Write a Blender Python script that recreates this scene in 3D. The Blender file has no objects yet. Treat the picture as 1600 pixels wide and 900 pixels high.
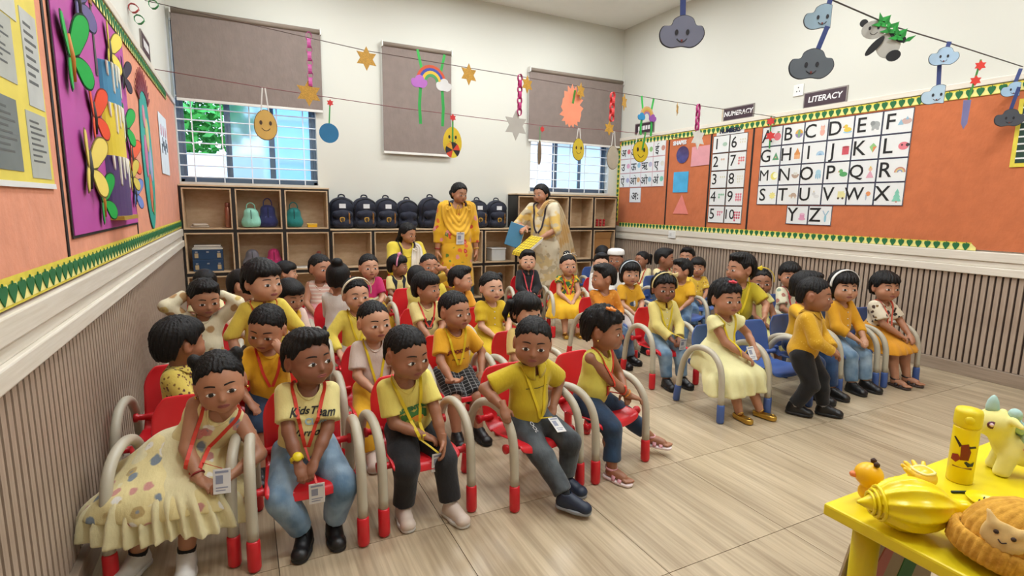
import bpy, bmesh, math, random
import numpy as np
from mathutils import Matrix, Vector

SC = bpy.context.scene
COL = SC.collection
# ------------------------------------------------------------------ camera
cam_d = bpy.data.cameras.new('camera'); cam = bpy.data.objects.new('camera', cam_d); COL.objects.link(cam)
PITCH, YAW, ROLL = .155, .469, .017
_f = Vector((math.sin(YAW) * math.cos(PITCH), math.cos(YAW) * math.cos(PITCH), -math.sin(PITCH)))
_r = Vector((math.cos(YAW), -math.sin(YAW), 0)); _u = _r.cross(_f)
_rt = _r * math.cos(ROLL) + _u * math.sin(ROLL); _up = -_r * math.sin(ROLL) + _u * math.cos(ROLL)
cam.matrix_world = Matrix(((_rt.x, _up.x, -_f.x, 0), (_rt.y, _up.y, -_f.y, 0), (_rt.z, _up.z, -_f.z, 1.38), (0, 0, 0, 1)))
cam_d.sensor_width = 36; cam_d.lens = 18.72; cam_d.clip_start = .02
SC.camera = cam
# ------------------------------------------------------------------ daylight
W = bpy.data.worlds.new('sky'); SC.world = W; W.use_nodes = True
_t = W.node_tree; _bg = _t.nodes['Background']
_sky = _t.nodes.new('ShaderNodeTexSky'); _sky.sky_type = 'PREETHAM'; _sky.turbidity = 4.0; _sky.sun_direction = (.3, -.5, .8)
_t.links.new(_sky.outputs[0], _bg.inputs[0]); _bg.inputs[1].default_value = 6.0
# ------------------------------------------------------------------ room lamps (ceiling panels, above the frame)
LAMP_XY = [(.7, 1.2), (2.5, 1.2), (4.1, 1.2), (.7, 3.5), (2.5, 3.5), (4.1, 3.5), (.7, 5.8), (2.5, 5.8), (4.1, 5.8), (2.5, -1.0)]
CEIL = 4.1
for _x, _y in LAMP_XY:
    _l = bpy.data.lights.new('panel_light', 'AREA'); _l.shape = 'SQUARE'; _l.size = .58; _l.energy = 35; _l.color = (.95, 1.0, 1.03)
    _o = bpy.data.objects.new('panel_light', _l); COL.objects.link(_o); _o.location = (_x, _y, CEIL - .045)
# ------------------------------------------------------------------ exposure
SC.view_settings.view_transform = 'Standard'; SC.view_settings.look = 'None'; SC.view_settings.gamma = 1; SC.view_settings.use_curve_mapping = False
SC.view_settings.exposure = -0.08
XL, XR, YB, YF = -.61, 5.486, 7.1, -2.6
# ------------------------------------------------------------------ helpers
V = lambda *a: np.array(a, dtype=np.float64)
R = math.radians

def link(o, parent=None):
    COL.objects.link(o)
    if parent is not None:
        o.parent = parent
    return o

def tag(o, label=None, cat=None, group=None, kind=None):
    if label: o['label'] = label
    if cat: o['category'] = cat
    if group: o['group'] = group
    if kind: o['kind'] = kind
    return o

def empty(name, loc=(0, 0, 0), rz=0.0):
    o = bpy.data.objects.new(name, None)
    o.empty_display_size = 0.05
    o.location = loc
    o.rotation_euler = (0, 0, rz)
    return link(o)

def np_mesh(name, v, f, mat=None, smooth=True, col=None):
    """mesh from numpy verts and an (n,k) face array or list of such arrays"""
    me = bpy.data.meshes.new(name)
    v = np.asarray(v, dtype=np.float32)
    fl = f if isinstance(f, list) else [f]
    fl = [np.asarray(a, dtype=np.int32) for a in fl if len(a)]
    me.vertices.add(len(v)); me.vertices.foreach_set('co', v.ravel())
    li = np.concatenate([a.ravel() for a in fl])
    st = []; c = 0
    for a in fl:
        st.append(c + np.arange(len(a)) * a.shape[1]); c += a.size
    st = np.concatenate(st).astype(np.int32)
    me.loops.add(len(li)); me.loops.foreach_set('vertex_index', li)
    me.polygons.add(len(st)); me.polygons.foreach_set('loop_start', st)
    if smooth:
        me.polygons.foreach_set('use_smooth', np.ones(len(st), dtype=bool))
    if col is not None:
        ca = me.color_attributes.new('Col', 'FLOAT_COLOR', 'POINT')
        c4 = np.ones((len(v), 4), dtype=np.float32); c4[:, :3] = col
        ca.data.foreach_set('color', c4.ravel())
    me.update(calc_edges=True)
    if mat is not None:
        for m in (mat if isinstance(mat, (list, tuple)) else [mat]):
            me.materials.append(m)
    return me

def add(name, me, parent=None, M=None, mat=None):
    if mat is not None and not len(me.materials):
        me.materials.append(mat)
    o = bpy.data.objects.new(name, me)
    if M is not None:
        o.matrix_local = M if isinstance(M, Matrix) else to_m(M)
    link(o, parent)
    if mat is not None and me.materials[0] is not mat:
        o.material_slots[0].link = 'OBJECT'; o.material_slots[0].material = mat
    return o

def to_m(M):
    return Matrix([[float(x) for x in r] for r in M])

class MB:
    """collects simple solids into one mesh"""
    def __init__(s): s.v = []; s.f = []; s.mi = []; s.n = 0; s.cur = 0
    def raw(s, v, f):
        s.v += [tuple(map(float, p)) for p in v]
        for q in f:
            s.f.append(tuple(int(i) + s.n for i in q)); s.mi.append(s.cur)
        s.n += len(v); return s
    def box(s, x0, x1, y0, y1, z0, z1):
        v = [(x, y, z) for x in (x0, x1) for y in (y0, y1) for z in (z0, z1)]
        return s.raw(v, [(0, 1, 3, 2), (4, 6, 7, 5), (0, 4, 5, 1), (2, 3, 7, 6), (0, 2, 6, 4), (1, 5, 7, 3)])
    def prism(s, pts, a, b, axis='y'):
        """outline pts (2D, counter-clockwise) extruded from a to b along axis"""
        n = len(pts)
        def P(p, t):
            return {'y': (p[0], t, p[1]), 'x': (t, p[0], p[1]), 'z': (p[0], p[1], t)}[axis]
        v = [P(p, a) for p in pts] + [P(p, b) for p in pts]
        f = [tuple(range(n)), tuple(range(2 * n - 1, n - 1, -1))]
        f += [(i, i + n, (i + 1) % n + n, (i + 1) % n) for i in range(n)]
        return s.raw(v, f)
    def tube(s, pts, r, n=10, cap=True, up=(0, 0, 1)):
        v, f = tube_geo(pts, r, n, cap, up); return s.raw(v, f)
    def lathe(s, prof, n=20, o=(0, 0, 0), axis='z'):
        """prof: list of (r, h)"""
        v = []; f = []
        for r, h in prof:
            for i in range(n):
                a = 2 * math.pi * i / n; c, q = r * math.cos(a), r * math.sin(a)
                p = {'z': (c, q, h), 'y': (c, h, q), 'x': (h, c, q)}[axis]
                v.append((p[0] + o[0], p[1] + o[1], p[2] + o[2]))
        for j in range(len(prof) - 1):
            for i in range(n):
                k = (i + 1) % n
                f.append((j * n + i, j * n + k, (j + 1) * n + k, (j + 1) * n + i))
        f.append(tuple(range(n - 1, -1, -1))); b = (len(prof) - 1) * n
        f.append(tuple(range(b, b + n)))
        return s.raw(v, f)
    def mesh(s, name, mat=None, smooth=False):
        me = bpy.data.meshes.new(name); me.from_pydata(s.v, [], s.f)
        bm = bmesh.new(); bm.from_mesh(me); bmesh.ops.recalc_face_normals(bm, faces=bm.faces); bm.to_mesh(me); bm.free()
        if mat is not None:
            for m in (mat if isinstance(mat, (list, tuple)) else [mat]): me.materials.append(m)
        if any(s.mi): me.polygons.foreach_set('material_index', s.mi)
        if smooth:
            me.polygons.foreach_set('use_smooth', [True] * len(me.polygons))
        me.update(); return me
    def obj(s, name, mat=None, parent=None, smooth=False, bevel=0.0, seg=2):
        o = bpy.data.objects.new(name, s.mesh(name, mat, smooth)); link(o, parent)
        if bevel:
            m = o.modifiers.new('bevel', 'BEVEL'); m.width = bevel; m.segments = seg; m.limit_method = 'ANGLE'; m.angle_limit = R(40)
        return o

def tube_geo(pts, r, n=10, cap=True, up=(0, 0, 1)):
    P = np.asarray(pts, float); m = len(P)
    rr = np.full(m, r) if np.isscalar(r) else np.asarray(r, float)
    T = np.gradient(P, axis=0); T /= np.linalg.norm(T, axis=1)[:, None] + 1e-12
    u = np.asarray(up, float)
    if abs(T[0] @ u) > .95: u = V(1, 0, 0)
    v = []; a = 2 * np.pi * np.arange(n) / n
    for i in range(m):
        u = u - T[i] * (T[i] @ u); u /= np.linalg.norm(u) + 1e-12
        w = np.cross(T[i], u)
        v.append(P[i] + rr[i] * (np.cos(a)[:, None] * u + np.sin(a)[:, None] * w))
    v = np.concatenate(v); f = []
    for j in range(m - 1):
        for i in range(n):
            k = (i + 1) % n; f.append((j * n + i, j * n + k, (j + 1) * n + k, (j + 1) * n + i))
    if cap:
        f.append(tuple(range(n - 1, -1, -1))); f.append(tuple(range((m - 1) * n, m * n)))
    return v, f

def bez(pts, n=16):
    """smooth polyline through pts (Catmull-Rom)"""
    P = [np.asarray(p, float) for p in pts]; P = [2 * P[0] - P[1]] + P + [2 * P[-1] - P[-2]]
    out = []
    for i in range(1, len(P) - 2):
        for t in np.linspace(0, 1, n, endpoint=False):
            a, b, c, d = P[i - 1:i + 3]
            out.append(.5 * ((2 * b) + (c - a) * t + (2 * a - 5 * b + 4 * c - d) * t * t + (3 * b - a - 3 * c + d) * t ** 3))
    out.append(P[-2]); return np.array(out)

# ------------------------------------------------------------------ distance-field modelling
class Field:
    def __init__(s, lo, hi, h):
        s.lo = np.asarray(lo, float); s.h = h
        s.n = np.maximum(np.ceil((np.asarray(hi, float) - s.lo) / h).astype(int) + 1, 4)
        s.ax = [(s.lo[i] + h * np.arange(s.n[i])).astype(np.float32) for i in range(3)]
        s.v = np.full(tuple(s.n), .06, np.float32)
    def blk(s, lo, hi):
        a = np.clip(np.floor((np.asarray(lo) - s.lo) / s.h).astype(int), 0, s.n)
        b = np.clip(np.ceil((np.asarray(hi) - s.lo) / s.h).astype(int) + 1, 0, s.n)
        if np.any(b <= a): return None
        sl = tuple(slice(a[i], b[i]) for i in range(3))
        return sl, s.ax[0][sl[0]][:, None, None], s.ax[1][sl[1]][None, :, None], s.ax[2][sl[2]][None, None, :]
    def put(s, fn, lo, hi, k=.01, sub=False):
        pad = .03 + k
        q = s.blk(np.asarray(lo) - pad, np.asarray(hi) + pad)
        if q is None: return s
        sl, X, Y, Z = q; d = fn(X, Y, Z); a = s.v[sl]
        if sub:
            d = -d; hh = np.maximum(k - np.abs(a - d), 0) / k; s.v[sl] = np.maximum(a, d) + hh * hh * k * .25
        else:
            hh = np.maximum(k - np.abs(a - d), 0) / k; s.v[sl] = np.minimum(a, d) - hh * hh * k * .25
        return s
    def rc(s, a, b, r1, r2, k=.01, sub=False):
        a = np.asarray(a, float); b = np.asarray(b, float); d = b - a; L = max(d @ d, 1e-9); m = max(r1, r2)
        def fn(X, Y, Z):
            t = np.clip(((X - a[0]) * d[0] + (Y - a[1]) * d[1] + (Z - a[2]) * d[2]) / L, 0, 1).astype(np.float32)
            return np.sqrt((X - a[0] - t * d[0]) ** 2 + (Y - a[1] - t * d[1]) ** 2 + (Z - a[2] - t * d[2]) ** 2) - (r1 + (r2 - r1) * t)
        return s.put(fn, np.minimum(a, b) - m, np.maximum(a, b) + m, k, sub)
    def ell(s, c, r, k=.01, M=None, sub=False):
        c = np.asarray(c, float); r = np.asarray(r, float); m = max(r) if M is not None else r
        def fn(X, Y, Z):
            x, y, z = X - c[0], Y - c[1], Z - c[2]
            if M is not None:
                x, y, z = (M[0][i] * x + M[1][i] * y + M[2][i] * z for i in range(3)) if False else \
                    [M[0, i] * x + M[1, i] * y + M[2, i] * z for i in range(3)]
            a = (x / r[0]) ** 2 + (y / r[1]) ** 2 + (z / r[2]) ** 2
            b = (x / r[0] ** 2) ** 2 + (y / r[1] ** 2) ** 2 + (z / r[2] ** 2) ** 2
            a = np.sqrt(a); return a * (a - 1) / np.sqrt(b + 1e-9)
        return s.put(fn, c - m, c + m, k, sub)
    def union(s, o, k=.012):
        hh = np.maximum(k - np.abs(s.v - o.v), 0) / k; s.v = np.minimum(s.v, o.v) - hh * hh * k * .25; return s
    def cut(s, p, n, k=.004, where=None):
        """remove everything on the +n side of the plane through p (inside box where=(lo,hi))"""
        p = np.asarray(p, float); n = np.asarray(n, float); n = n / np.linalg.norm(n)
        lo, hi = where if where is not None else (s.lo, s.lo + s.n * s.h)
        q = s.blk(lo, hi)
        if q is None: return s
        sl, X, Y, Z = q
        d = ((X - p[0]) * n[0] + (Y - p[1]) * n[1] + (Z - p[2]) * n[2]).astype(np.float32)
        a = s.v[sl]; hh = np.maximum(k - np.abs(a - d), 0) / k; s.v[sl] = np.maximum(a, d) + hh * hh * k * .25
        return s
    def ripple(s, amp, freq=30., seed=0):
        rs = np.random.RandomState(seed)
        X, Y, Z = s.ax[0][:, None, None], s.ax[1][None, :, None], s.ax[2][None, None, :]
        for i in range(3):
            w = rs.normal(size=3); w /= np.linalg.norm(w); w *= freq * (1 + .8 * i); ph = rs.uniform(0, 6.28, 3)
            s.v += (amp / (1 + .6 * i)) * np.sin(w[0] * X + ph[0] + 1.3 * np.sin(w[1] * .6 * Y + ph[1])) * np.sin(w[2] * Z + w[1] * Y + ph[2])
        return s
    def at(s, P):
        q = (np.asarray(P, float) - s.lo) / s.h
        q = np.clip(q, 0, s.n - 1.001); i = q.astype(int); t = q - i; out = 0
        for dx in (0, 1):
            for dy in (0, 1):
                for dz in (0, 1):
                    w = (t[:, 0] if dx else 1 - t[:, 0]) * (t[:, 1] if dy else 1 - t[:, 1]) * (t[:, 2] if dz else 1 - t[:, 2])
                    out = out + w * s.v[i[:, 0] + dx, i[:, 1] + dy, i[:, 2] + dz]
        return out
    def hit(s, P, d, far=.3, off=.002):
        """move points P along direction(s) d until they meet the surface; returns points lifted by off"""
        P = np.asarray(P, float).copy(); d = np.asarray(d, float); d = d / np.linalg.norm(d, axis=-1, keepdims=True); t = np.zeros(len(P)); done = np.zeros(len(P), bool)
        st = s.h * .7
        for _ in range(int(far / st)):
            done |= s.at(P + t[:, None] * d) < off
            if done.all(): break
            t = np.where(done, t, t + st)
        lo, hi = t - st, t.copy()
        for _ in range(5):
            m = (lo + hi) / 2; ins = s.at(P + m[:, None] * d) < off; hi = np.where(ins, m, hi); lo = np.where(ins, lo, m)
        t = np.where(done, hi, np.nan)
        if np.isnan(t).any():
            good = ~np.isnan(t); t = np.where(good, t, np.nanmedian(t) if good.any() else far * .5)
        return P + t[:, None] * d
    def mesh(s):
        v = s.v; h = s.h
        v[0] = v[-1] = .05; v[:, 0] = v[:, -1] = .05; v[:, :, 0] = v[:, :, -1] = .05
        I = (v < 0)
        c = I[:-1, :-1, :-1].astype(np.uint8)
        for o in ((1, 0, 0), (0, 1, 0), (0, 0, 1), (1, 1, 0), (1, 0, 1), (0, 1, 1), (1, 1, 1)):
            c += I[o[0]:I.shape[0] - 1 + o[0], o[1]:I.shape[1] - 1 + o[1], o[2]:I.shape[2] - 1 + o[2]]
        ci = np.argwhere((c > 0) & (c < 8)); m = len(ci)
        idx = np.full(c.shape, -1, np.int32); idx[ci[:, 0], ci[:, 1], ci[:, 2]] = np.arange(m)
        P = np.zeros((m, 3)); cnt = np.zeros(m)
        cor = {o: v[ci[:, 0] + o[0], ci[:, 1] + o[1], ci[:, 2] + o[2]] for o in [(x, y, z) for x in (0, 1) for y in (0, 1) for z in (0, 1)]}
        for o in cor:
            for ax in range(3):
                if o[ax] == 0:
                    o2 = tuple(1 if i == ax else o[i] for i in range(3)); a, b = cor[o], cor[o2]
                    k = (a < 0) != (b < 0); t = np.where(k, a / np.where(k, a - b, 1), 0)
                    for i in range(3): P[:, i] += np.where(k, o[i] + (t if i == ax else 0), 0)
                    cnt += k
        P = (ci + P / cnt[:, None]) * h + s.lo
        Q = []
        for ax in range(3):
            b, d = (ax + 1) % 3, (ax + 2) % 3
            s1 = [slice(None)] * 3; s2 = [slice(None)] * 3; s1[ax] = slice(0, -1); s2[ax] = slice(1, None)
            for k in (b, d): s1[k] = s2[k] = slice(1, -1)
            A = I[tuple(s1)]; B = I[tuple(s2)]; e = np.argwhere(A != B); neg = A[e[:, 0], e[:, 1], e[:, 2]]
            e = e.copy(); e[:, b] += 1; e[:, d] += 1
            def g(db, dd):
                q = e.copy(); q[:, b] += db; q[:, d] += dd; return idx[q[:, 0], q[:, 1], q[:, 2]]
            q = np.stack([g(-1, -1), g(0, -1), g(0, 0), g(-1, 0)], 1)
            q[~neg] = q[~neg][:, ::-1]; Q.append(q)
        Q = np.concatenate(Q)
        return P, Q[(Q >= 0).all(1)]

def rot(ax, a):
    c, s = math.cos(a), math.sin(a)
    return np.array({'x': [[1, 0, 0], [0, c, -s], [0, s, c]], 'y': [[c, 0, s], [0, 1, 0], [-s, 0, c]], 'z': [[c, -s, 0], [s, c, 0], [0, 0, 1]]}[ax])

def frame(M3, t, s=1.0, mirror=False):
    M = np.eye(4); A = np.asarray(M3, float) * s
    if mirror: A = A @ np.diag([-1, 1, 1])
    M[:3, :3] = A; M[:3, 3] = t; return M

def nrm(a): a = np.asarray(a, float); return a / (np.linalg.norm(a) + 1e-12)

def ik(a, t, l1, l2, pole):
    a = np.asarray(a, float); t = np.asarray(t, float); d = t - a; L = np.linalg.norm(d); L2 = min(max(L, abs(l1 - l2) + .01), (l1 + l2) * .998)
    d = d / (L + 1e-9); t = a + d * L2
    c = (l1 * l1 + L2 * L2 - l2 * l2) / (2 * L2); hgt = math.sqrt(max(l1 * l1 - c * c, 0))
    p = np.asarray(pole, float); p = nrm(p - d * (p @ d))
    return a + d * c + p * hgt, t
# ------------------------------------------------------------------ materials
_MC = {}
def hexc(c):
    if isinstance(c, str):
        c = c.lstrip('#'); c = c if len(c) == 6 else ''.join(x + x for x in c); c = [int(c[i:i + 2], 16) / 255 for i in (0, 2, 4)]
        return tuple(x / 12.92 if x <= .04045 else ((x + .055) / 1.055) ** 2.4 for x in c)
    return tuple(c)

class NT:
    def __init__(s, name):
        s.m = bpy.data.materials.new(name); s.m.use_nodes = True; s.t = s.m.node_tree; s.p = s.t.nodes['Principled BSDF']
        s.co = None
    def n(s, typ, **kw):
        q = s.t.nodes.new(typ)
        for k, v in kw.items():
            if k.startswith('i_'):
                key = k[2:].replace('_', ' ')
                q.inputs[key].default_value = v
            else: setattr(q, k, v)
        return q
    def l(s, a, b): s.t.links.new(a, b)
    def coord(s, what='Object', scale=(1, 1, 1), rotz=(0, 0, 0)):
        if s.co is None: s.co = s.n('ShaderNodeTexCoord')
        mp = s.n('ShaderNodeMapping'); mp.inputs['Scale'].default_value = scale; mp.inputs['Rotation'].default_value = rotz
        s.l(s.co.outputs[what], mp.inputs['Vector']); return mp.outputs[0]
    def ramp(s, fac, stops, interp='LINEAR'):
        r = s.n('ShaderNodeValToRGB'); r.color_ramp.interpolation = interp; e = r.color_ramp.elements
        while len(e) < len(stops): e.new(.5)
        for i, (p, c) in enumerate(stops):
            e[i].position = p; e[i].color = (*hexc(c), 1) if isinstance(c, (str, tuple, list)) else (c, c, c, 1)
        s.l(fac, r.inputs[0]); return r.outputs[0]
    def mix(s, fac, a, b, mode='MIX'):
        q = s.n('ShaderNodeMix'); q.data_type = 'RGBA'; q.blend_type = mode
        for val, k in ((fac, 0), (a, 6), (b, 7)):
            if isinstance(val, bpy.types.NodeSocket): s.l(val, q.inputs[k])
            elif k == 0: q.inputs[k].default_value = val
            else: q.inputs[k].default_value = (*hexc(val), 1)
        return q.outputs[2]
    def math(s, op, a, b=0.0, c=0.0):
        q = s.n('ShaderNodeMath'); q.operation = op
        for i, val in enumerate((a, b, c)):
            if isinstance(val, bpy.types.NodeSocket): s.l(val, q.inputs[i])
            else: q.inputs[i].default_value = val
        return q.outputs[0]
    def bump(s, h, st=.3, dist=.002):
        b = s.n('ShaderNodeBump'); b.inputs['Strength'].default_value = st; b.inputs['Distance'].default_value = dist
        s.l(h, b.inputs['Height']); s.l(b.outputs[0], s.p.inputs['Normal'])
    def noise(s, co, scale, detail=2., rough=.5):
        q = s.n('ShaderNodeTexNoise'); q.inputs['Scale'].default_value = scale; q.inputs['Detail'].default_value = detail; q.inputs['Roughness'].default_value = rough
        s.l(co, q.inputs['Vector']); return q.outputs[0]
    def set(s, col=None, rough=None, **kw):
        if col is not None:
            if isinstance(col, bpy.types.NodeSocket): s.l(col, s.p.inputs['Base Color'])
            else: s.p.inputs['Base Color'].default_value = (*hexc(col), 1)
        if rough is not None:
            if isinstance(rough, bpy.types.NodeSocket): s.l(rough, s.p.inputs['Roughness'])
            else: s.p.inputs['Roughness'].default_value = rough
        for k, v in kw.items(): s.p.inputs[k.replace('_', ' ')].default_value = v
        return s.m

def plain(name, col, rough=.5, var=.06, scale=8., bump=0., **kw):
    """one colour with slight mottling and fine relief"""
    key = ('plain', name)
    if key in _MC: return _MC[key]
    t = NT(name); co = t.coord(); nz = t.noise(co, scale, 3)
    a = hexc(col); lo = tuple(x * (1 - var) for x in a); hi = tuple(min(x * (1 + var), 1) for x in a)
    t.set(t.ramp(nz, [(.3, lo), (.7, hi)]), rough, **kw)
    if bump: t.bump(t.noise(co, scale * 25, 2), bump, .001)
    _MC[key] = t.m; return t.m

def fabric(col, pat=None, cols=(), scale=1., rough=.85, sheen=.15):
    key = ('fab', str(col), pat, str(cols), scale)
    if key in _MC: return _MC[key]
    t = NT('fabric'); co = t.coord(); a = hexc(col)
    nz = t.noise(co, 9., 3)
    base = t.ramp(nz, [(.3, tuple(x * .93 for x in a)), (.7, tuple(min(1, x * 1.05) for x in a))])
    if pat in ('dots', 'floral', 'print'):
        # scattered motifs: distance to random cell points, a second set offsets and mixes colours
        sc = {'dots': 34, 'floral': 26, 'print': 18}[pat] * scale
        wob = t.n('ShaderNodeTexNoise'); wob.inputs['Scale'].default_value = sc * 1.6; t.l(co, wob.inputs['Vector'])
        va = t.n('ShaderNodeVectorMath'); va.operation = 'MULTIPLY_ADD'; t.l(wob.outputs[1], va.inputs[0])
        va.inputs[1].default_value = (.022 / scale,) * 3; t.l(co, va.inputs[2])
        vo = t.n('ShaderNodeTexVoronoi'); vo.inputs['Scale'].default_value = sc; t.l(va.outputs[0], vo.inputs['Vector'])
        thr = {'dots': .22, 'floral': .36, 'print': .42}[pat]
        m = t.ramp(vo.outputs['Distance'], [(thr * .8, 1.), (thr, 0.)])
        sp = t.n('ShaderNodeSeparateColor'); t.l(vo.outputs['Color'], sp.inputs[0])
        st = [(i / max(len(cols), 1), c) for i, c in enumerate(cols)]
        mc = t.ramp(sp.outputs[0], st, 'CONSTANT')
        if pat != 'dots':
            inner = t.ramp(vo.outputs['Distance'], [(thr * .25, 1.), (thr * .4, 0.)])
            mc = t.mix(t.math('MULTIPLY', inner, .8), mc, cols[-1])
        base = t.mix(m, base, mc)
    elif pat == 'plaid':
        s3 = t.n('ShaderNodeSeparateXYZ'); t.l(co, s3.inputs[0])
        fx = t.math('FRACT', t.math('MULTIPLY', s3.outputs[0], 38 * scale)); fz = t.math('FRACT', t.math('MULTIPLY', t.math('ADD', s3.outputs[1], s3.outputs[2]), 38 * scale))
        g = t.math('MAXIMUM', t.math('LESS_THAN', fx, .12), t.math('LESS_THAN', fz, .12))
        base = t.mix(g, base, cols[0])
    elif pat == 'stripe':
        s3 = t.n('ShaderNodeSeparateXYZ'); t.l(co, s3.inputs[0])
        g = t.math('LESS_THAN', t.math('FRACT', t.math('MULTIPLY', s3.outputs[2], 40 * scale)), .4); base = t.mix(g, base, cols[0])
    elif pat == 'blotch':
        g = t.ramp(t.noise(co, 14 * scale, 2), [(.5, 0.), (.56, 1.)]); base = t.mix(g, base, cols[0])
        if len(cols) > 1:
            g = t.ramp(t.noise(t.coord(scale=(1.3, 1.1, 1.7)), 17 * scale, 2), [(.56, 0.), (.6, 1.)]); base = t.mix(g, base, cols[1])
    elif pat == 'denim':
        g = t.ramp(t.noise(co, 7 * scale, 3), [(.40, 0.), (.68, 1.)]); base = t.mix(g, base, cols[0])
    t.set(base, rough); t.p.inputs['Sheen Weight'].default_value = sheen
    b = t.noise(t.coord(), 260., 1); fo = t.noise(t.coord(scale=(1.6, 1, .8)), 13., 3, .55); t.bump(t.math('ADD', t.math('MULTIPLY', fo, 9.), t.math('MULTIPLY', b, .5)), .32, .0022)
    _MC[key] = t.m; return t.m

SKIN = ['#8a5a42', '#9b6a4f', '#b07d60', '#c39376', '#d2a488', '#774c38']
def skin(i):
    key = ('skin', i)
    if key in _MC: return _MC[key]
    t = NT('skin'); a = hexc(SKIN[i]); co = t.coord()
    at = t.n('ShaderNodeVertexColor'); at.layer_name = 'Col'
    base = t.ramp(t.noise(co, 18., 3), [(.3, tuple(x * .92 for x in a)), (.7, tuple(x * 1.06 for x in a))])
    t.set(t.mix(1., base, at.outputs[0], 'MULTIPLY'), .48)
    t.p.inputs['Subsurface Weight'].default_value = .12; t.p.inputs['Subsurface Radius'].default_value = (.012, .005, .003); t.p.inputs['Subsurface Scale'].default_value = .6
    t.bump(t.noise(co, 180., 2), .06, .001); _MC[key] = t.m; return t.m

def hair_mat(col='#0d0a0a'):
    key = ('hair', col)
    if key in _MC: return _MC[key]
    t = NT('hair'); co = t.coord(scale=(9, 9, 1.6)); nz = t.noise(co, 26., 3, .6); a = hexc(col)
    t.set(t.ramp(nz, [(.3, tuple(x * .5 for x in a)), (.7, tuple(min(1, x * 1.4 + .002) for x in a))]), .52); t.p.inputs['Specular IOR Level'].default_value = .28
    t.bump(nz, .8, .004); _MC[key] = t.m; return t.m

def vcol(name, rough=.3, **kw):
    key = ('vcol', name)
    if key in _MC: return _MC[key]
    t = NT(name); at = t.n('ShaderNodeVertexColor'); at.layer_name = 'Col'; t.set(at.outputs[0], rough, **kw); _MC[key] = t.m; return t.m
# ------------------------------------------------------------------ the room
def struct(o, label=None): o['kind'] = 'structure'; return o
def tile_mat():
    t = NT('wood_tile'); oi = t.n('ShaderNodeObjectInfo'); geo = t.n('ShaderNodeNewGeometry')
    va = t.n('ShaderNodeVectorMath'); va.operation = 'MULTIPLY_ADD'; t.l(oi.outputs['Random'], va.inputs[0]); va.inputs[1].default_value = (37, 61, 0); t.l(geo.outputs['Position'], va.inputs[2])
    mp = t.n('ShaderNodeMapping'); mp.inputs['Scale'].default_value = (15, .9, 1); t.l(va.outputs[0], mp.inputs[0])
    n1 = t.n('ShaderNodeTexNoise'); n1.inputs['Scale'].default_value = 1.0; n1.inputs['Detail'].default_value = 6; n1.inputs['Roughness'].default_value = .62; n1.inputs['Distortion'].default_value = .35; t.l(mp.outputs[0], n1.inputs[0])
    mp2 = t.n('ShaderNodeMapping'); mp2.inputs['Scale'].default_value = (5, .5, 1); t.l(va.outputs[0], mp2.inputs[0]); n2 = t.noise(mp2.outputs[0], 1.0, 3)
    mp3 = t.n('ShaderNodeMapping'); mp3.inputs['Scale'].default_value = (70, 2.2, 1); t.l(va.outputs[0], mp3.inputs[0]); n3 = t.noise(mp3.outputs[0], 1.0, 2)
    c = t.ramp(n1.outputs[0], [(.28, '#7f6f58'), (.44, '#9f8d72'), (.56, '#b6a589'), (.72, '#cab99d')])
    c = t.mix(.45, c, t.ramp(n2, [(.35, '#8c7b62'), (.65, '#c6b598')])); c = t.mix(.22, c, t.ramp(n3, [(.35, '#6f5e4a'), (.6, '#cbb99d')]))
    t.set(c, .30); t.p.inputs['Specular IOR Level'].default_value = .45; t.bump(n3, .05, .0006); return t.m
def wood(name, a, b, rough=.45, sc=(2, 2, 14)):
    t = NT(name); co = t.coord(scale=sc); n = t.noise(co, 3.0, 4, .6); t.set(t.ramp(n, [(.3, a), (.7, b)]), rough); return t.m
WALLP = plain('wall paint', '#d3d2c8', .75, .012, 1.2, .03)
fl = MB(); fl.box(XL - .2, XR + .2, YF - .2, YB + .2, -.08, -.006); floor = struct(fl.obj('floor', plain('grout', '#5d5044', .8)))
TP = .665; tb = MB(); tb.box(-TP / 2 + .0015, TP / 2 - .0015, -TP / 2 + .0015, TP / 2 - .0015, -.008, 0); tme = tb.mesh('tile', tile_mat())
for i in range(-2, 8):
    for j in range(-4, 9):
        cx = .72 + TP * (i + .5); cy = 2.03 + TP * (j - .5); 
        if cx < XL - .3 or cx > XR + .3 or cy > YB + .35: continue
        add('tile', tme, floor, Matrix.Translation((cx, cy, 0)))
def wall(name, *boxes):
    m = MB(); [m.box(*b) for b in boxes]; return struct(m.obj(name, WALLP))
WA = (-.585, .875, 1.575, 3.30); WB = (3.87, 5.30, 1.585, 3.22)     # two window openings: x0, x1, z0, z1
wall('wall_back', (XL - .15, WA[0], YB, YB + .18, 0, CEIL), (WA[0], WA[1], YB, YB + .18, 0, WA[2]), (WA[0], WA[1], YB, YB + .18, WA[3], CEIL), (WA[1], WB[0], YB, YB + .18, 0, CEIL),
     (WB[0], WB[1], YB, YB + .18, 0, WB[2]), (WB[0], WB[1], YB, YB + .18, WB[3], CEIL), (WB[1], XR + .15, YB, YB + .18, 0, CEIL))
wall('wall_left', (XL - .15, XL, YF, YB, 0, CEIL)); wall('wall_right', (XR, XR + .15, YF, YB, 0, CEIL)); wall('wall_front', (XL - .15, XR + .15, YF - .15, YF, 0, CEIL))
m = MB(); m.box(XL - .15, XR + .15, YF - .15, YB + .18, CEIL, CEIL + .1); struct(m.obj('ceiling', plain('ceiling paint', '#efeee9', .8, .01)))
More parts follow.
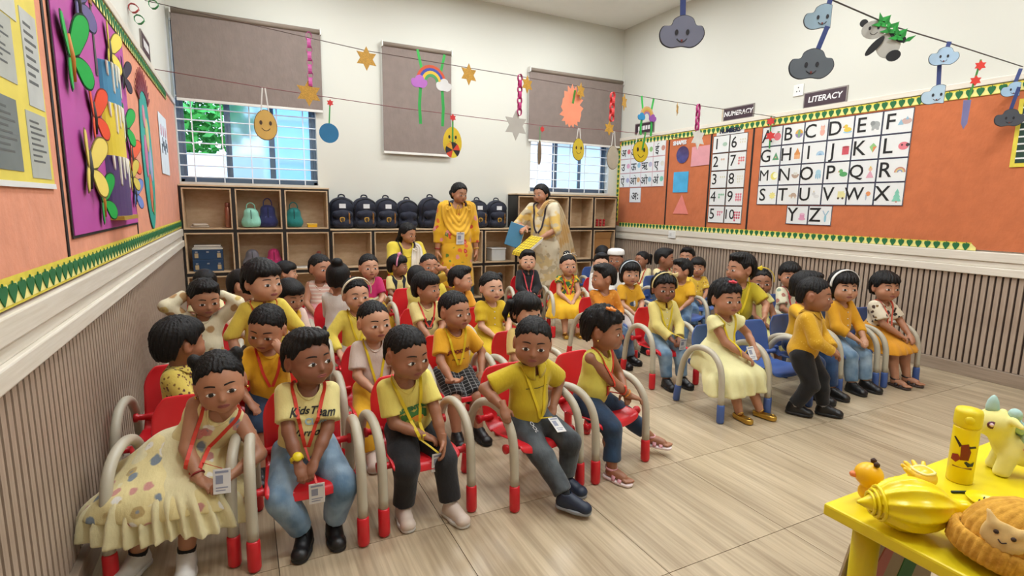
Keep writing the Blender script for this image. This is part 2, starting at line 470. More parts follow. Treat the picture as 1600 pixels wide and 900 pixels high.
for k, (x_, y_) in enumerate(LAMP_XY):
    ro = empty('ceiling_light', (x_, y_, CEIL)); tag(ro, 'white square ceiling panel lamp, ' + ['front left', 'front middle', 'front right', 'centre left', 'centre middle', 'centre right', 'back left', 'back middle', 'back right', 'behind the camera'][k] + ' of the ceiling', 'lamp', 'ceiling panel lamps')
    m = MB(); m.box(-.31, .31, -.31, -.295, -.04, 0); m.box(-.31, .31, .295, .31, -.04, 0); m.box(-.31, -.295, -.295, .295, -.04, 0); m.box(.295, .31, -.295, .295, -.04, 0); m.obj('frame', plain('white metal', '#e8e8e6', .4), ro)
    t = _MC.get('lampmat')
    if t is None: t = NT('lamp diffuser'); t.set('#ffffff', .5); t.p.inputs['Emission Color'].default_value = (1, .97, .92, 1); t.p.inputs['Emission Strength'].default_value = 4; _MC['lampmat'] = t = t.m
    m = MB(); m.box(-.295, .295, -.295, .295, -.02, -.01); m.obj('diffuser', t, ro)

# ---- slatted wainscot, ledges, skirting on both side walls
SLAT = wood('slat wood', '#9c8877', '#b6a391', .5, (12, 12, 1.2)); DARK = plain('slat backing', '#33251d', .7)
LEDGE = wood('ledge laminate', '#d6cdbd', '#e4ddd0', .4, (30, 1.2, 30))
PITCH_S = .047; sm_ = MB(); sm_.box(-.0155, .0155, 0, .014, 0, .765); slat_me = sm_.mesh('slat', SLAT)
for side, X, sg in (('left', XL, 1), ('right', XR, -1)):
    m = MB(); m.box(min(X, X + sg * .006), max(X, X + sg * .006), -.2, YB, .10, .88); bk = struct(m.obj('trim_%d' % (1 if side == 'left' else 2), DARK))
    y = .02 if side == 'right' else .62; i = 0
    Mr = rot('z', R(-90 if sg == 1 else 90)) if True else None
    while y < YB - .02:
        Mx = np.eye(4); Mx[:3, :3] = np.stack([V(0, sg * -1, 0), V(sg, 0, 0), V(0, 0, 1)], 1); Mx[:3, 3] = (X + sg * .005, y, .108); add('slat', slat_me, bk, Mx); y += PITCH_S
    def band(nm, w, z0, z1, y0=-.2):
        m = MB(); m.box(min(X, X + sg * w), max(X, X + sg * w), y0, YB, z0, z1); return struct(m.obj(nm, LEDGE, None, False, .006))
    n0 = 3 if side == 'left' else 7
    band('trim_%d' % n0, .040, .872, .938); band('trim_%d' % (n0 + 1), .024, .938, .985); band('trim_%d' % (n0 + 2), .036, .985, 1.062)
    m = MB(); m.box(min(X, X + sg * .03), max(X, X + sg * .03), -.2, YB, 2.405, 2.455); struct(m.obj('trim_%d' % (n0 + 3), LEDGE, None, False, .005))
    m = MB(); m.box(min(X, X + sg * .045), max(X, X + sg * .045), -.2, YB, 0, .105); struct(m.obj('baseboard_' + side, wood('skirting wood', '#8b7a69', '#a2907e', .5, (20, 1, 20)), None, False, .003))

# ---- windows: aluminium sliders with tinted panes, white security bars, what lies outside
ALU = plain('aluminium', '#6f8296', .35, .03, Metallic=.6); WBAR = plain('white bars', '#e9edf0', .4)
gl = NT('tinted glass'); gl.set('#e6f4fa', .02); gl.p.inputs['Transmission Weight'].default_value = 1.0; gl.p.inputs['IOR'].default_value = 1.05; GLASS = gl.m
fg = NT('frosted blue pane'); fg.set('#bfe0f2', .4); fg.p.inputs['Transmission Weight'].default_value = .8; fg.p.inputs['IOR'].default_value = 1.05; FROST = fg.m
for k, (x0, x1, z0, z1) in enumerate((WA, WB)):
    m = MB(); yy = YB + .10
    for b in ((x0, x1, z0, z0 + .035), (x0, x1, z1 - .035, z1), (x0, x0 + .035, z0, z1), (x1 - .035, x1, z0, z1)): m.box(b[0], b[1], yy, yy + .06, b[2], b[3])
    w_ = struct(m.obj('window_%d' % (k + 1), ALU)); n = 3; dx = (x1 - x0 - .07) / n
    for i in range(n):
        a = x0 + .035 + dx * i; m = MB(); o = .0 if i % 2 else .025
        for b in ((a, a + .032, z0 + .035, z1 - .035), (a + dx - .032, a + dx, z0 + .035, z1 - .035), (a + .032, a + dx - .032, z0 + .035, z0 + .067), (a + .032, a + dx - .032, z1 - .067, z1 - .035)): m.box(b[0], b[1], yy + o, yy + o + .025, b[2], b[3])
        s_ = m.obj('sash', ALU, w_); m = MB(); m.box(a + .032, a + dx - .032, yy + o + .010, yy + o + .016, z0 + .067, z1 - .067); m.obj('pane', FROST if i else GLASS, s_)
    m = MB(); m.box(x0 - .02, x1 + .02, YB - .02, YB + .1, z0 - .03, z0); m.obj('sill', plain('sill stone', '#c9c6bd', .4), w_)
    for i in range(8):
        z = z0 + .06 + i * .125; mm = MB(); mm.tube([(x0, YB + .045, z), (x1, YB + .045, z)], .0075, 6); mm.obj('bar', WBAR, w_)
    for i in range(5):
        x = x0 + (x1 - x0) * (i + .5) / 5; mm = MB(); mm.box(x - .006, x + .006, YB + .038, YB + .05, z0, z0 + 1.0); mm.obj('bar', WBAR, w_)
def outside():
    WH = plain('outside render', '#dcd8cf', .8)
    m = MB(); m.box(-2.5, .35, 9.2, 9.35, .2, 2.05); tag(m.obj('boundary_wall', WH), 'pale boundary wall outside the left window', 'wall')
    m = MB(); m.box(-2.5, .35, 9.15, 9.4, 2.05, 2.12); 
    m2 = empty('neighbour_house', (0, 0, 0)); tag(m2, 'white neighbouring building outside the right window', 'building')
    mm = MB(); mm.box(3.2, 9.5, 10.0, 10.3, 0, 2.9); mm.obj('wall', WH, m2); mm = MB(); mm.box(3.0, 9.7, 9.7, 10.4, 2.9, 3.05); mm.obj('roof_slab', plain('slab', '#c9c6c0', .8), m2)
    m3 = empty('blue_glass_building', (0, 0, 0)); tag(m3, 'tall blue glazed building outside the left window', 'building'); mm = MB(); mm.box(.45, 3.1, 11.0, 11.3, 0, 6); mm.obj('wall', plain('blue cladding', '#a9cfe3', .5), m3)
    for i in range(6):
        mm = MB(); mm.box(.45, 3.1, 10.96, 11.0, .6 + i * .75, .66 + i * .75); mm.obj('ledge', WH, m3)
    m = MB(); m.box(-14, 20, YB + .3, 30, -.3, -.1); struct(m.obj('ground', plain('earth', '#a59a86', .9)))
    rs = np.random.RandomState(4); n = 2600; c = rs.normal(size=(n, 3)); c /= np.linalg.norm(c, axis=1)[:, None]; c *= (rs.rand(n) ** .4)[:, None] * V(1.5, .9, 1.0); c += V(-1.05, 11.2, 3.0)
    a = rs.normal(size=(n, 3)); a /= np.linalg.norm(a, axis=1)[:, None]; b = np.cross(a, rs.normal(size=(n, 3))); b /= np.linalg.norm(b, axis=1)[:, None]; L = .11
    v = np.stack([c - a * L, c + b * L * .4, c + a * L, c - b * L * .4], 1).reshape(-1, 3); q = np.arange(4 * n).reshape(-1, 4)
    tr = empty('garden_tree', (-1.05, 11.2, -.1)); tag(tr, 'bushy green tree above the boundary wall outside the left window', 'tree')
    o = add('leaves', np_mesh('leaves', v - V(-1.05, 11.2, -.1), q, plain('leaf', '#3f9a35', .6, .3, 3.), False), tr); o['kind'] = 'stuff'
    mm = MB(); mm.tube([(0, 0, 0), (.05, 0, 1.4), (0, 0, 2.8)], [.12, .09, .05], 10); mm.obj('trunk', plain('bark', '#5b4634', .9), tr)
outside()
# ---- roller blinds
BL = fabric('#857770', scale=1.0, rough=.9, sheen=.05)
for (x0, x1, z0, z1, lab) in ((-.56, .955, 2.475, 3.37, 'wide taupe roller blind half lowered over the left window'), (1.69, 2.61, 2.04, 3.35, 'narrow taupe roller blind fully lowered between the windows'), (3.80, 5.465, 2.33, 3.30, 'taupe roller blind half lowered over the right window')):
    r = empty('roller_blind', ((x0 + x1) / 2, YB - .045, z1)); tag(r, lab, 'blind'); hw = (x1 - x0) / 2; H_ = z1 - z0
    m = MB(); m.box(-hw, hw, -.002, .002, -H_, -.02); m.obj('blind_fabric', BL, r)
    m = MB(); m.tube([(-hw, 0, 0), (hw, 0, 0)], .028, 14); m.obj('roller', plain('blind roller', '#837568', .6), r, True)
    m = MB(); m.box(-hw, hw, -.008, .008, -H_ - .03, -H_); m.obj('bottom_rail', plain('blind rail', '#dedcd6', .4), r, False, .003)
    m = MB(); m.tube([(-hw - .012, 0, 0), (-hw - .012, -.012, -.7), (-hw - .012, 0, -1.35 if lab[0] == 'n' else -.9)], .0025, 6); m.obj('pull_cord', plain('cord white', '#d8d6d0', .5), r)
    for s in (-1, 1): m = MB(); m.box(s * hw - .006, s * hw + .006, -.035, .043, -.035, .035); m.obj('bracket', plain('blind rail', '#dedcd6', .4), r)
# one more window behind the closed narrow blind is hidden by it; only its blind shows
WR = lambda y, z, d=.0: np.array([[0, 0, -1, XR - d], [-1, 0, 0, y], [0, 1, 0, z], [0, 0, 0, 1.0]])
WL = lambda y, z, d=.0: np.array([[0, 0, 1, XL + d], [1, 0, 0, y], [0, 1, 0, z], [0, 0, 0, 1.0]])
WK = lambda x, z, d=.0: np.array([[1, 0, 0, x], [0, 0, -1, YB - d], [0, 1, 0, z], [0, 0, 0, 1.0]])
# ---- pin boards, their paper borders and black joints
OR_ = fabric('#c56f45', rough=.95, sheen=.05); OL_ = fabric('#dc9273', rough=.95, sheen=.05)
BT = plain('black tape', '#1c1614', .6); YP = plain('yellow paper', '#dccb45', .7, .1, 20.); GP = plain('green paper', '#1d6a3a', .7, .1, 20.)
heart = [(.0, -.042), (.012, -.024), (.024, -.004), (.027, .012), (.020, .024), (.009, .026), (0, .018), (-.009, .026), (-.020, .024), (-.027, .012), (-.024, -.004), (-.012, -.024)]
hm_ = MB(); hm_.prism(heart, 0, .003, 'z'); hm_.prism([(-.003, .018), (.003, .018), (.004, .032), (0, .036)], 0, .003, 'z'); heart_me = hm_.mesh('paper_heart', GP)
zz_ = MB(); zz_.prism([(-.036, -.03), (.036, -.03), (.036, -.004), (0, .030), (-.036, -.004)], 0, .0015, 'z'); zig_me = zz_.mesh('paper_point', plain('pale yellow paper', '#e9e08a', .7, .1, 20.))
def border(M, n, pitch, label, vertical=False, sc=1.0, bw=.07, ang=0, hx=1.0, hy=1.0):
    r = empty('paper_border'); r.matrix_world = to_m(M); tag(r, label, 'border'); L = n * pitch
    m = MB(); m.prism([(0, -bw / 2), (L, -bw / 2), (L, bw / 2), (0, bw / 2)], .0, .0012, 'z'); m.obj('paper_strip', YP, r)
    for i in range(n):
        A = np.eye(4); A[:3, 3] = ((i + .5) * pitch, .002, .0032); A[:3, :3] = rot('z', R(ang)) @ np.diag([sc * hx, sc * hy, 1]); add('paper_heart', heart_me, r, A)
        A = np.eye(4); A[:3, 3] = ((i + .5) * pitch + pitch / 2, -.004 if not ang else .004, .0014); A[:3, :3] = rot('z', R(ang)) * np.diag([pitch / .072, sc, 1]); add('paper_point', zig_me, r, A)
m = MB(); m.box(-7.07 + .4, -.4 + .4, -.66, .66, 0, .014); bo = m.obj('pin_board', OR_); bo.matrix_world = to_m(WR(.4, 1.735, .0015)); tag(bo, 'long orange pin board on the right wall with alphabet charts', 'pin board')
for y in (5.94, 5.17, 4.53): m = MB(); m.box(-.012, .012, -.61, .61, 0, .004); o = m.obj('black_joint', BT, bo); o.matrix_local = to_m(np.array([[1, 0, 0, -(y - .4)], [0, 1, 0, 0], [0, 0, 1, .014], [0, 0, 0, 1.]]))
m = MB(); m.box(-3.0, YB - .01, -.66, .66, 0, .014); bl = m.obj('pin_board', OL_); bl.matrix_world = to_m(WL(0, 1.735, .0015)); tag(bl, 'long orange pin board on the left wall with craft charts', 'pin board')
for y in (2.56, 4.118): m = MB(); m.box(-.012, .012, -.61, .61, 0, .004); o = m.obj('black_joint', BT, bl); o.matrix_local = to_m(np.array([[1, 0, 0, y], [0, 1, 0, 0], [0, 0, 1, .014], [0, 0, 0, 1.]]))
border(WR(7.02, 2.362, .0205), 84, .0735, 'yellow border with green hearts along the top of right board', bw=.075)
border(WR(6.98, 1.098, .0205), 66, .0715, 'yellow border with green hearts along the bottom of right board', sc=.95, bw=.064)
Mv = WR(7.055, 1.14, .0205); Mv[:3, :3] = Mv[:3, :3] @ rot('z', R(90)); border(Mv, 16, .076, 'upright yellow border with green hearts in the far right corner', ang=-90, sc=.9)
border(WL(1.7, 1.115, .0205), 75, .0715, 'yellow border with green hearts along the bottom of left board', bw=.085, hx=1.2, hy=.82)
border(WL(3.2, 2.362, .0205), 42, .0735, 'yellow border with green hearts along the top of left board')
# ------------------------------------------------------------------ people: heads, hair, hands, shoes
LODH = {0: .0042, 1: .0060, 2: .0080}
LODB = {0: .0078, 1: .0104, 2: .0125}
EYE = V(.0315, 0, -.012)
_HC = {}
def head_field(h, var=0):
    rs = np.random.RandomState(var); j = lambda a: rs.uniform(-a, a)
    F = Field((-.1, -.125, -.17), (.1, .125, .125), h)
    chub = j(.003); jw = j(.003)
    F.ell((0, .012, .022), (.072, .086, .078), .01)
    F.ell((0, -.012, -.018), (.069, .068, .072), .03)
    F.ell((0, -.022, -.050), (.055 + jw, .052, .041), .03)
    for s in (-1, 1): F.ell((s * .036, -.045, -.040), (.030 + chub, .028, .027), .02)
    F.ell((0, -.062, -.076), (.018, .015, .013), .018)
    F.ell((0, -.064, -.055), (.024, .0155, .017), .014)
    for s in (-1, 1): F.ell((s * .0315, -.097, -.010), (.023, .018, .013), .016, sub=True)
    for s in (-1, 1): F.ell((s * .0315, -.0650, -.012), (.0170, .0140, .0135), .006)   # lids over the eyeball
    F.rc((0, -.070, .000), (0, -.0875, -.0325), .0060, .0085 + j(.001), .010)
    for s in (-1, 1): F.rc((s * .008, -.079, -.0355), (s * .0105, -.077, -.036), .0058, .0056, .006)
    F.ell((0, -.079, -.0525), (.0140, .0058, .0044), .005); F.ell((0, -.077, -.0610), (.0125, .0062, .0050), .005)
    for s in (-1, 1):
        F.ell((s * .076, .012, -.012), (.0100, .019, .029), .006)
        F.ell((s * .087, .004, -.010), (.0075, .011, .018), .005, sub=True)
    F.rc((0, .012, -.06), (0, .022, -.15), .035, .036, .02)
    return F

def grid_faces(nu, nv):
    i, j = np.meshgrid(np.arange(nu - 1), np.arange(nv - 1), indexing='ij'); a = (i * nv + j).ravel()
    return np.stack([a, a + nv, a + nv + 1, a + 1], 1)

def head_parts(var, lod, gaze=0.0, open_=1.0):
    """cached head shell (verts, quads, colours) and meshes of the eyes, brows and lips, all in head space"""
    key = ('head', var, lod)
    if key not in _HC:
        F = head_field(LODH[lod], var); v, q = F.mesh(); F2 = F if lod == 0 else head_field(.004, var)
        # ears, nose tip and cheeks are a little redder (pigment, not light)
        c = np.ones((len(v), 3)); w = np.exp(-((np.abs(v[:, 0]) - .036) ** 2 + (v[:, 1] + .066) ** 2 + (v[:, 2] + .035) ** 2) / .0006)
        w2 = np.exp(-(np.abs(v[:, 0]) - .078) ** 2 / .0001 - (v[:, 2] + .01) ** 2 / .0012)
        k = np.clip(w * .8 + w2 * .7, 0, 1)[:, None]; c = c * (1 - k) + k * V(1.0, .84, .80)
        _HC[key] = (v, q, c, F2)
    v, q, c, F2 = _HC[key]
    key2 = ('face', var, lod, gaze, open_)
    if key2 not in _HC:
        nu, nv = (37, 25) if lod == 0 else (21, 15)
        out = {}
        for s in (-1, 1):
            u = np.linspace(-1, 1, nu)[:, None]; w = np.linspace(-1, 1, nv)[None, :]
            hw = .0158; top = .0086 * open_; bot = .0062 * open_
            sh = (1 - np.abs(u) ** 2.2); X = s * (EYE[0] + u * hw * s) + 0 * w
            Zr = np.where(w > 0, w * top, w * bot) * sh + (.0012 * u * s * np.sign(u * s) if False else 0)
            P = np.stack([X, np.full_like(X, -.16), EYE[2] + Zr], -1).reshape(-1, 3)
            P = F2.hit(P, (0, 1, 0), .2, .0008)
            gx = gaze * .005
            xr = (P[:, 0] - s * EYE[0] - gx); zr = P[:, 2] - EYE[2] - .0008; rr = np.sqrt(xr ** 2 + zr ** 2)
            P[:, 1] -= .0012 * (sh + 0 * w).ravel() * (1 - np.abs((w + 0 * u).ravel()) ** 2)
            col = np.tile(V(.84, .81, .78), (len(P), 1))
            col[rr < .0082] = V(.028, .014, .008); col[rr < .0040] = V(.002, .002, .002)
            wl = (w + 0 * u).ravel(); ul = np.abs((u + 0 * w).ravel())
            col[wl > .80] = V(.012, .008, .007); col[(wl < -.93) | (ul > .96)] = V(.10, .05, .035)
            out['eye', s] = np_mesh('eye', P, grid_faces(nu, nv)[:, ::-1] if s < 9 else None, vcol('eye', .18), True, col)
            # brow
            n = 9; uu = np.linspace(-1, 1, n); cx = s * (.031 + uu * .0175); cz = .0145 + .0032 * (1 - (uu - .2) ** 2) - .0018 * uu
            th = .0026 * (1.05 - .75 * np.clip(uu, 0, 1) ** 2)
            P = np.concatenate([np.stack([cx, np.full(n, -.16), cz + k * th], 1) for k in (-1, 1)]); P = F2.hit(P, (0, 1, 0), .2, .0004)
            Pm = (P[:n] + P[n:]) / 2; Pm[:, 1] -= .0018
            P = np.concatenate([P[:n], Pm, P[n:]])
            f = [(i + a * n, i + 1 + a * n, i + 1 + (a + 1) * n, i + (a + 1) * n) for i in range(n - 1) for a in (0, 1)]
            f = [t if s > 0 else t[::-1] for t in f]
            out['brow', s] = np_mesh('eyebrow', P, np.array(f), hair_mat(), True)
        nu, nv = 25, 13; u = np.linspace(-1, 1, nu)[:, None]; w = np.linspace(-1, 1, nv)[None, :]
        sh = np.sqrt(np.clip(1 - np.abs(u) ** 2.5, 0, 1)); bow = 1 - .22 * np.exp(-(u / .16) ** 2)
        Z = -.0570 + np.where(w > 0, w * .0066 * sh * bow, w * .0072 * sh) - .0012 * u * u
        P = np.stack([u * .0195 + 0 * w, np.full((nu, nv), -.16), Z], -1).reshape(-1, 3); P = F2.hit(P, (0, 1, 0), .2, .0009)
        wl = (w + 0 * u).ravel(); P[:, 1] -= .0011 * (1 - np.abs(np.abs(wl) - .45) / .6).clip(0)
        col = np.tile(V(.30, .085, .075), (len(P), 1)); col[np.abs(wl) < .10] = V(.055, .018, .015)
        out['lips'] = np_mesh('lips', P, grid_faces(nu, nv)[:, ::-1], vcol('lips', .4), True, col)
        _HC[key2] = out
    return v, q, c, _HC[key2]

def hair_mesh(style, lod):
    key = ('hair', style, lod)
    if key in _HC: return _HC[key]
    h = {0: .0048, 1: .0060, 2: .0078}[lod]; n1 = 0.
    F = Field((-.17, -.13, -.20), (.17, .21, .19), h)
    st = style.split('+')[0]; extra = style.split('+')[1:]
    t = {'short': .011, 'crop': .007, 'buzz': .0045, 'bowl': .016, 'bob': .017, 'sleek': .0075, 'bangs': .015, 'curly': .017, 'adult': .014, 'swept': .012}[st]
    c = V(0, .015, .024)
    F.ell(c, V(.072, .086, .078) + t, .01); F.ell((0, .035, -.02), V(.064, .062, .062) + t, .02)
    if st == 'short': F.ell((.008, -.030, .082), (.058, .052, .026), .02)
    if st == 'swept': F.ell((-.012, -.040, .080), (.060, .048, .028), .02); F.ell((.03, -.05, .065), (.035, .03, .022), .02)
    if st in ('bowl', 'bangs', 'bob'): F.ell((0, -.036, .055), (.064, .050, .040), .02)
    if st == 'bob': [F.ell((s * .062, .015, -.035), (.024, .055, .055), .02) for s in (-1, 1)]
    if st == 'curly': F.ripple(.006, 120., 3)
    # strands: fine ridges running down from the crown
    X, Y, Z = F.ax[0][:, None, None], F.ax[1][None, :, None], F.ax[2][None, None, :]
    th = np.arctan2(X, Y - .02 + 1e-6); F.v = F.v + (.0024 * np.sin(th * 29 + 70 * Z) + .0017 * np.sin(th * 53 + 45 * Z + 2 * np.sin(th * 7))) if lod < 2 else F.v
    # hairline (height of the lower edge as a function of y)
    ys = [-.12, -.075, -.055, -.040, -.022, .000, .024, .040, .062, .12]
    zs = {'short': [.062, .058, .050, .030, -.004, .012, .030, .012, -.056, -.062], 'crop': [.060, .056, .050, .034, .004, .020, .030, .016, -.05, -.056],
          'swept': [.052, .046, .044, .026, .000, .010, .030, .010, -.056, -.062],
          'buzz': [.066, .062, .056, .040, .010, .018, .030, .014, -.046, -.05], 'bowl': [.036, .034, .030, .020, -.012, -.004, .026, .0, -.064, -.07],
          'bangs': [.020, .020, .020, .012, -.03, -.045, -.045, -.06, -.08, -.09], 'bob': [.032, .032, .030, .016, -.05, -.075, -.085, -.09, -.09, -.09],
          'sleek': [.066, .062, .056, .036, .006, -.004, .020, -.022, -.056, -.06], 'curly': [.050, .046, .042, .026, -.006, .006, .024, .0, -.058, -.062],
          'adult': [.070, .066, .058, .036, -.004, -.022, -.02, -.05, -.085, -.09]}[st]
    zl = np.interp(F.ax[1], ys, zs).astype(np.float32)[None, :, None] + .0045 * np.sin(X * 150 + 40 * Y) + .003 * np.sin(X * 330 + 1)
    d = (zl - Z) * .8
    fr = np.clip((-.03 - Y) / .03, 0, 1)
    d = np.maximum(d, -9 + 0 * d); k = .008; a = F.v; hh = np.maximum(k - np.abs(a - d), 0) / k; F.v = (np.maximum(a, d) + hh * hh * k * .25).astype(np.float32)
    for e in extra:
        if e == 'pigtails':
            for s in (-1, 1): F.rc((s * .070, .03, .035), (s * .092, .035, .052), .016, .017, .008); F.rc((s * .095, .036, .05), (s * .122, .042, -.01), .022, .017, .012); F.rc((s * .122, .042, -.01), (s * .116, .04, -.055), .017, .004, .01)
        if e == 'puffs':
            for s in (-1, 1): F.ell((s * .066, .03, .082), (.022, .022, .026), .01)
        if e == 'bun': F.ell((0, .055, .108), (.038, .036, .032), .012)
        if e == 'lowbun': F.ell((0, .125, -.02), (.042, .036, .040), .012)
        if e == 'ponytail': F.rc((0, .095, .045), (0, .135, .045), .018, .024, .01); F.rc((0, .138, .04), (0, .152, -.06), .026, .010, .015)
        if e == 'sideponytail': F.rc((.06, .05, .06), (.09, .06, .07), .016, .018, .01); F.rc((.095, .06, .07), (.115, .07, -.04), .022, .008, .012)
        if e == 'long': F.rc((0, .085, -.02), (0, .115, -.12), .040, .034, .03); F.rc((0, .115, -.12), (0, .105, -.20), .034, .02, .02)
        if e == 'tuft': F.rc((.0, -.01, .098), (.012, -.02, .122), .012, .003, .01); F.rc((-.02, .01, .10), (-.035, .01, .125), .011, .003, .01); F.rc((.03, .02, .098), (.05, .02, .118), .011, .003, .01)
    v, q = F.mesh(); _HC[key] = np_mesh('hair', v, q, hair_mat()); return _HC[key]

def hand_geo(curl, lod):
    """right hand: wrist at origin, fingers along +z, palm facing -y, thumb on +x"""
    key = ('hand', curl, lod)
    if key in _HC: return _HC[key]
    h = {0: .0029, 1: .0036, 2: .0048}[lod]
    F = Field((-.05, -.075, -.035), (.06, .04, .115), h)
    F.rc((0, 0, -.03), (0, 0, .004), .0185, .0165, .01)
    F.ell((0, 0, .028), (.0235, .0125, .030), .014)
    lens = [(.0165, .033, .0068), (.0058, .037, .0070), (-.0052, .034, .0067), (-.0155, .026, .0060)]
    for i, (x, L, r) in enumerate(lens):
        a = R(curl + i * 4); p = V(x * .9, 0, .050 - .002 * abs(i - 1)); ang = a * .6
        for sgm, fr in enumerate((.45, .32, .26)):
            d = V(x * .45, -math.sin(ang), math.cos(ang)); d = nrm(d); q = p + d * L * fr
            F.rc(p, q, r * (1 - .08 * sgm), r * (.94 - .1 * sgm), .0022); p = q; ang += a * .75
    d1 = nrm(V(.75, -.30, .62)); p = V(.016, -.003, .012); q = p + d1 * .021; F.rc(p, q, .0088, .0075, .006)
    d2 = nrm(V(.35, -.45 - curl * .004, .80)); q2 = q + d2 * .020; F.rc(q, q2, .0074, .0058, .002)
    v, q = F.mesh(); _HC[key] = (v, q); return v, q

def shoe_parts(style):
    """meshes in shoe space: ankle axis at origin on z, ground at z=0, toe towards -y"""
    key = ('shoe', style)
    if key in _HC: return _HC[key]
    out = []; h = .0042
    if style in ('sneaker', 'school', 'velcro', 'boot'):
        top = .078 if style == 'boot' else .062
        F = Field((-.05, -.13, -.005), (.05, .06, .10), h)
        F.rc((0, -.085, .024), (0, -.02, .030), .029, .031, .02); F.rc((0, .018, .030), (0, .012, top), .031, .028, .03); F.ell((0, -.095, .024), (.031, .026, .021), .015)
        F.rc((0, -.05, .040), (0, -.005, .058), .023, .025, .02)
        F.rc((0, .002, top + .004), (0, .004, top + .05), .021, .026, .004, sub=True); F.cut((0, 0, .010), (0, 0, -1), .003)
        v, q = F.mesh(); out.append(('upper', np_mesh('upper', v, q), 0))
        F = Field((-.05, -.14, -.004), (.05, .07, .03), h)
        F.rc((0, -.088, .010), (0, -.05, .010), .033, .034, .02); F.rc((0, -.05, .01), (0, .018, .010), .033, .033, .02); F.cut((0, 0, .019), (0, 0, 1), .004); F.cut((0, 0, .0005), (0, 0, -1), .004)
        v, q = F.mesh(); out.append(('sole', np_mesh('sole', v, q), 1))
        if style == 'velcro':
            for y in (-.048, -.028):
                a = np.linspace(-1.2, 1.2, 9); P = [(.0315 * math.sin(x), y - .012 * math.cos(x), .030 + .033 * math.cos(x) - (y + .028) * -.35) for x in a]
                m = MB(); vv, ff = ribbon_geo(np.array(P), np.tile(V(0, 1, .35), (9, 1)), .013, .003); m.raw(vv, ff); out.append(('strap', m.mesh('strap', None, True), 2))
        if style in ('sneaker', 'school'):
            m = MB()
            for y in (-.062, -.048, -.034):
                z = .052 + (y + .062) * .55; m.tube([(-.014, y, z - .003), (0, y - .002, z + .004), (.014, y, z - .003)], .0022, 6)
            m.tube(bez([(0, -.03, .070), (.014, -.034, .076), (.018, -.042, .066)], 4), .0018, 6); m.tube(bez([(0, -.03, .070), (-.014, -.034, .076), (-.018, -.044, .064)], 4), .0018, 6)
            out.append(('lace', m.mesh('lace', None, True), 2))
    elif style == 'flat':
        F = Field((-.05, -.13, -.005), (.05, .06, .06), h)
        F.rc((0, -.085, .018), (0, .015, .022), .028, .027, .02); F.cut((0, 0, .034), (0, 0, 1), .004)
        F.ell((0, -.022, .050), (.024, .045, .030), .006, sub=True); F.cut((0, 0, .002), (0, 0, -1), .003)
        v, q = F.mesh(); out.append(('upper', np_mesh('upper', v, q), 0)); m = MB()
        m.tube([(.026, -.01, .026), (.018, -.02, .046), (0, -.026, .052), (-.018, -.02, .046), (-.026, -.01, .026)], .0032, 6); m.tube([(.022 * math.cos(a), .004 + .022 * math.sin(a), .062) for a in np.linspace(0, 6.28, 17)], .003, 6, False)
        out.append(('strap', m.mesh('strap', None, True), 0))
        m = MB(); m.lathe([(.001, .0), (.009, .001), (.011, .004), (.005, .008), (.001, .008)], 10, (0, -.088, .036)); out.append(('ornament', m.mesh('ornament', None, True), 2))
    elif style == 'sandal':
        F = Field((-.05, -.14, -.004), (.05, .07, .035), h)
        F.rc((0, -.088, .010), (0, -.05, .010), .032, .033, .02); F.rc((0, -.05, .01), (0, .02, .010), .032, .031, .02); F.cut((0, 0, .017), (0, 0, 1), .004); F.cut((0, 0, .0005), (0, 0, -1), .004)
        v, q = F.mesh(); out.append(('sole', np_mesh('sole', v, q), 1))
        for (y, r, zz) in ((-.066, .030, .022), (-.030, .031, .034)):
            a = np.linspace(-1.55, 1.55, 11); P = np.array([((r + .003) * math.sin(x), y + .004 * math.cos(x), .012 + (zz) * math.cos(x)) for x in a])
            m = MB(); vv, ff = ribbon_geo(P, np.tile(V(0, 1, .2), (11, 1)), .020, .004); m.raw(vv, ff); out.append(('strap', m.mesh('strap', None, True), 0))
        a = np.linspace(0, math.pi * 2, 17); P = np.array([(.029 * math.cos(x), .006 + .030 * math.sin(x), .060 + .004 * math.sin(x)) for x in a])
        m = MB(); vv, ff = ribbon_geo(P, np.tile(V(0, 0, 1), (17, 1)), .011, .004); m.raw(vv, ff); out.append(('strap', m.mesh('strap', None, True), 0))
        F = Field((-.05, -.13, -.005), (.05, .06, .06), h)   # the bare foot inside
        F.rc((0, -.070, .030), (0, .012, .036), .022, .024, .02); F.rc((0, .0, .05), (0, -.05, .036), .022, .018, .02)
        for i, x in enumerate((-.019, -.009, .000, .010, .020)): F.rc((x * .9, -.080, .027), (x, -.098 - .005 * (i if i < 4 else 3), .0245), .0082, .0066 + .0012 * (i == 4), .003)
        F.cut((0, 0, .016), (0, 0, -1), .003); v, q = F.mesh(); out.append(('foot', np_mesh('foot', v, q, None, True, np.ones((len(v), 3))), 3))
    _HC[key] = out; return out

def ribbon_geo(P, side, w, th):
    """flat strap with thickness along P; side = width direction at each point"""
    P = np.asarray(P, float); T = np.gradient(P, axis=0); T /= np.linalg.norm(T, axis=1)[:, None] + 1e-9
    S = np.asarray(side, float); S = S - T * (S * T).sum(1)[:, None]; S /= np.linalg.norm(S, axis=1)[:, None] + 1e-9; N = np.cross(T, S)
    ww = (np.full(len(P), w) if np.isscalar(w) else np.asarray(w))[:, None] * .5
    r = np.stack([P - S * ww - N * th / 2, P + S * ww - N * th / 2, P + S * ww + N * th / 2, P - S * ww + N * th / 2], 1); n = len(P)
    f = [(4 * i + a, 4 * i + (a + 1) % 4, 4 * i + 4 + (a + 1) % 4, 4 * i + 4 + a) for i in range(n - 1) for a in range(4)]
    f += [(3, 2, 1, 0), (4 * n - 4, 4 * n - 3, 4 * n - 2, 4 * n - 1)]
    return r.reshape(-1, 3), f

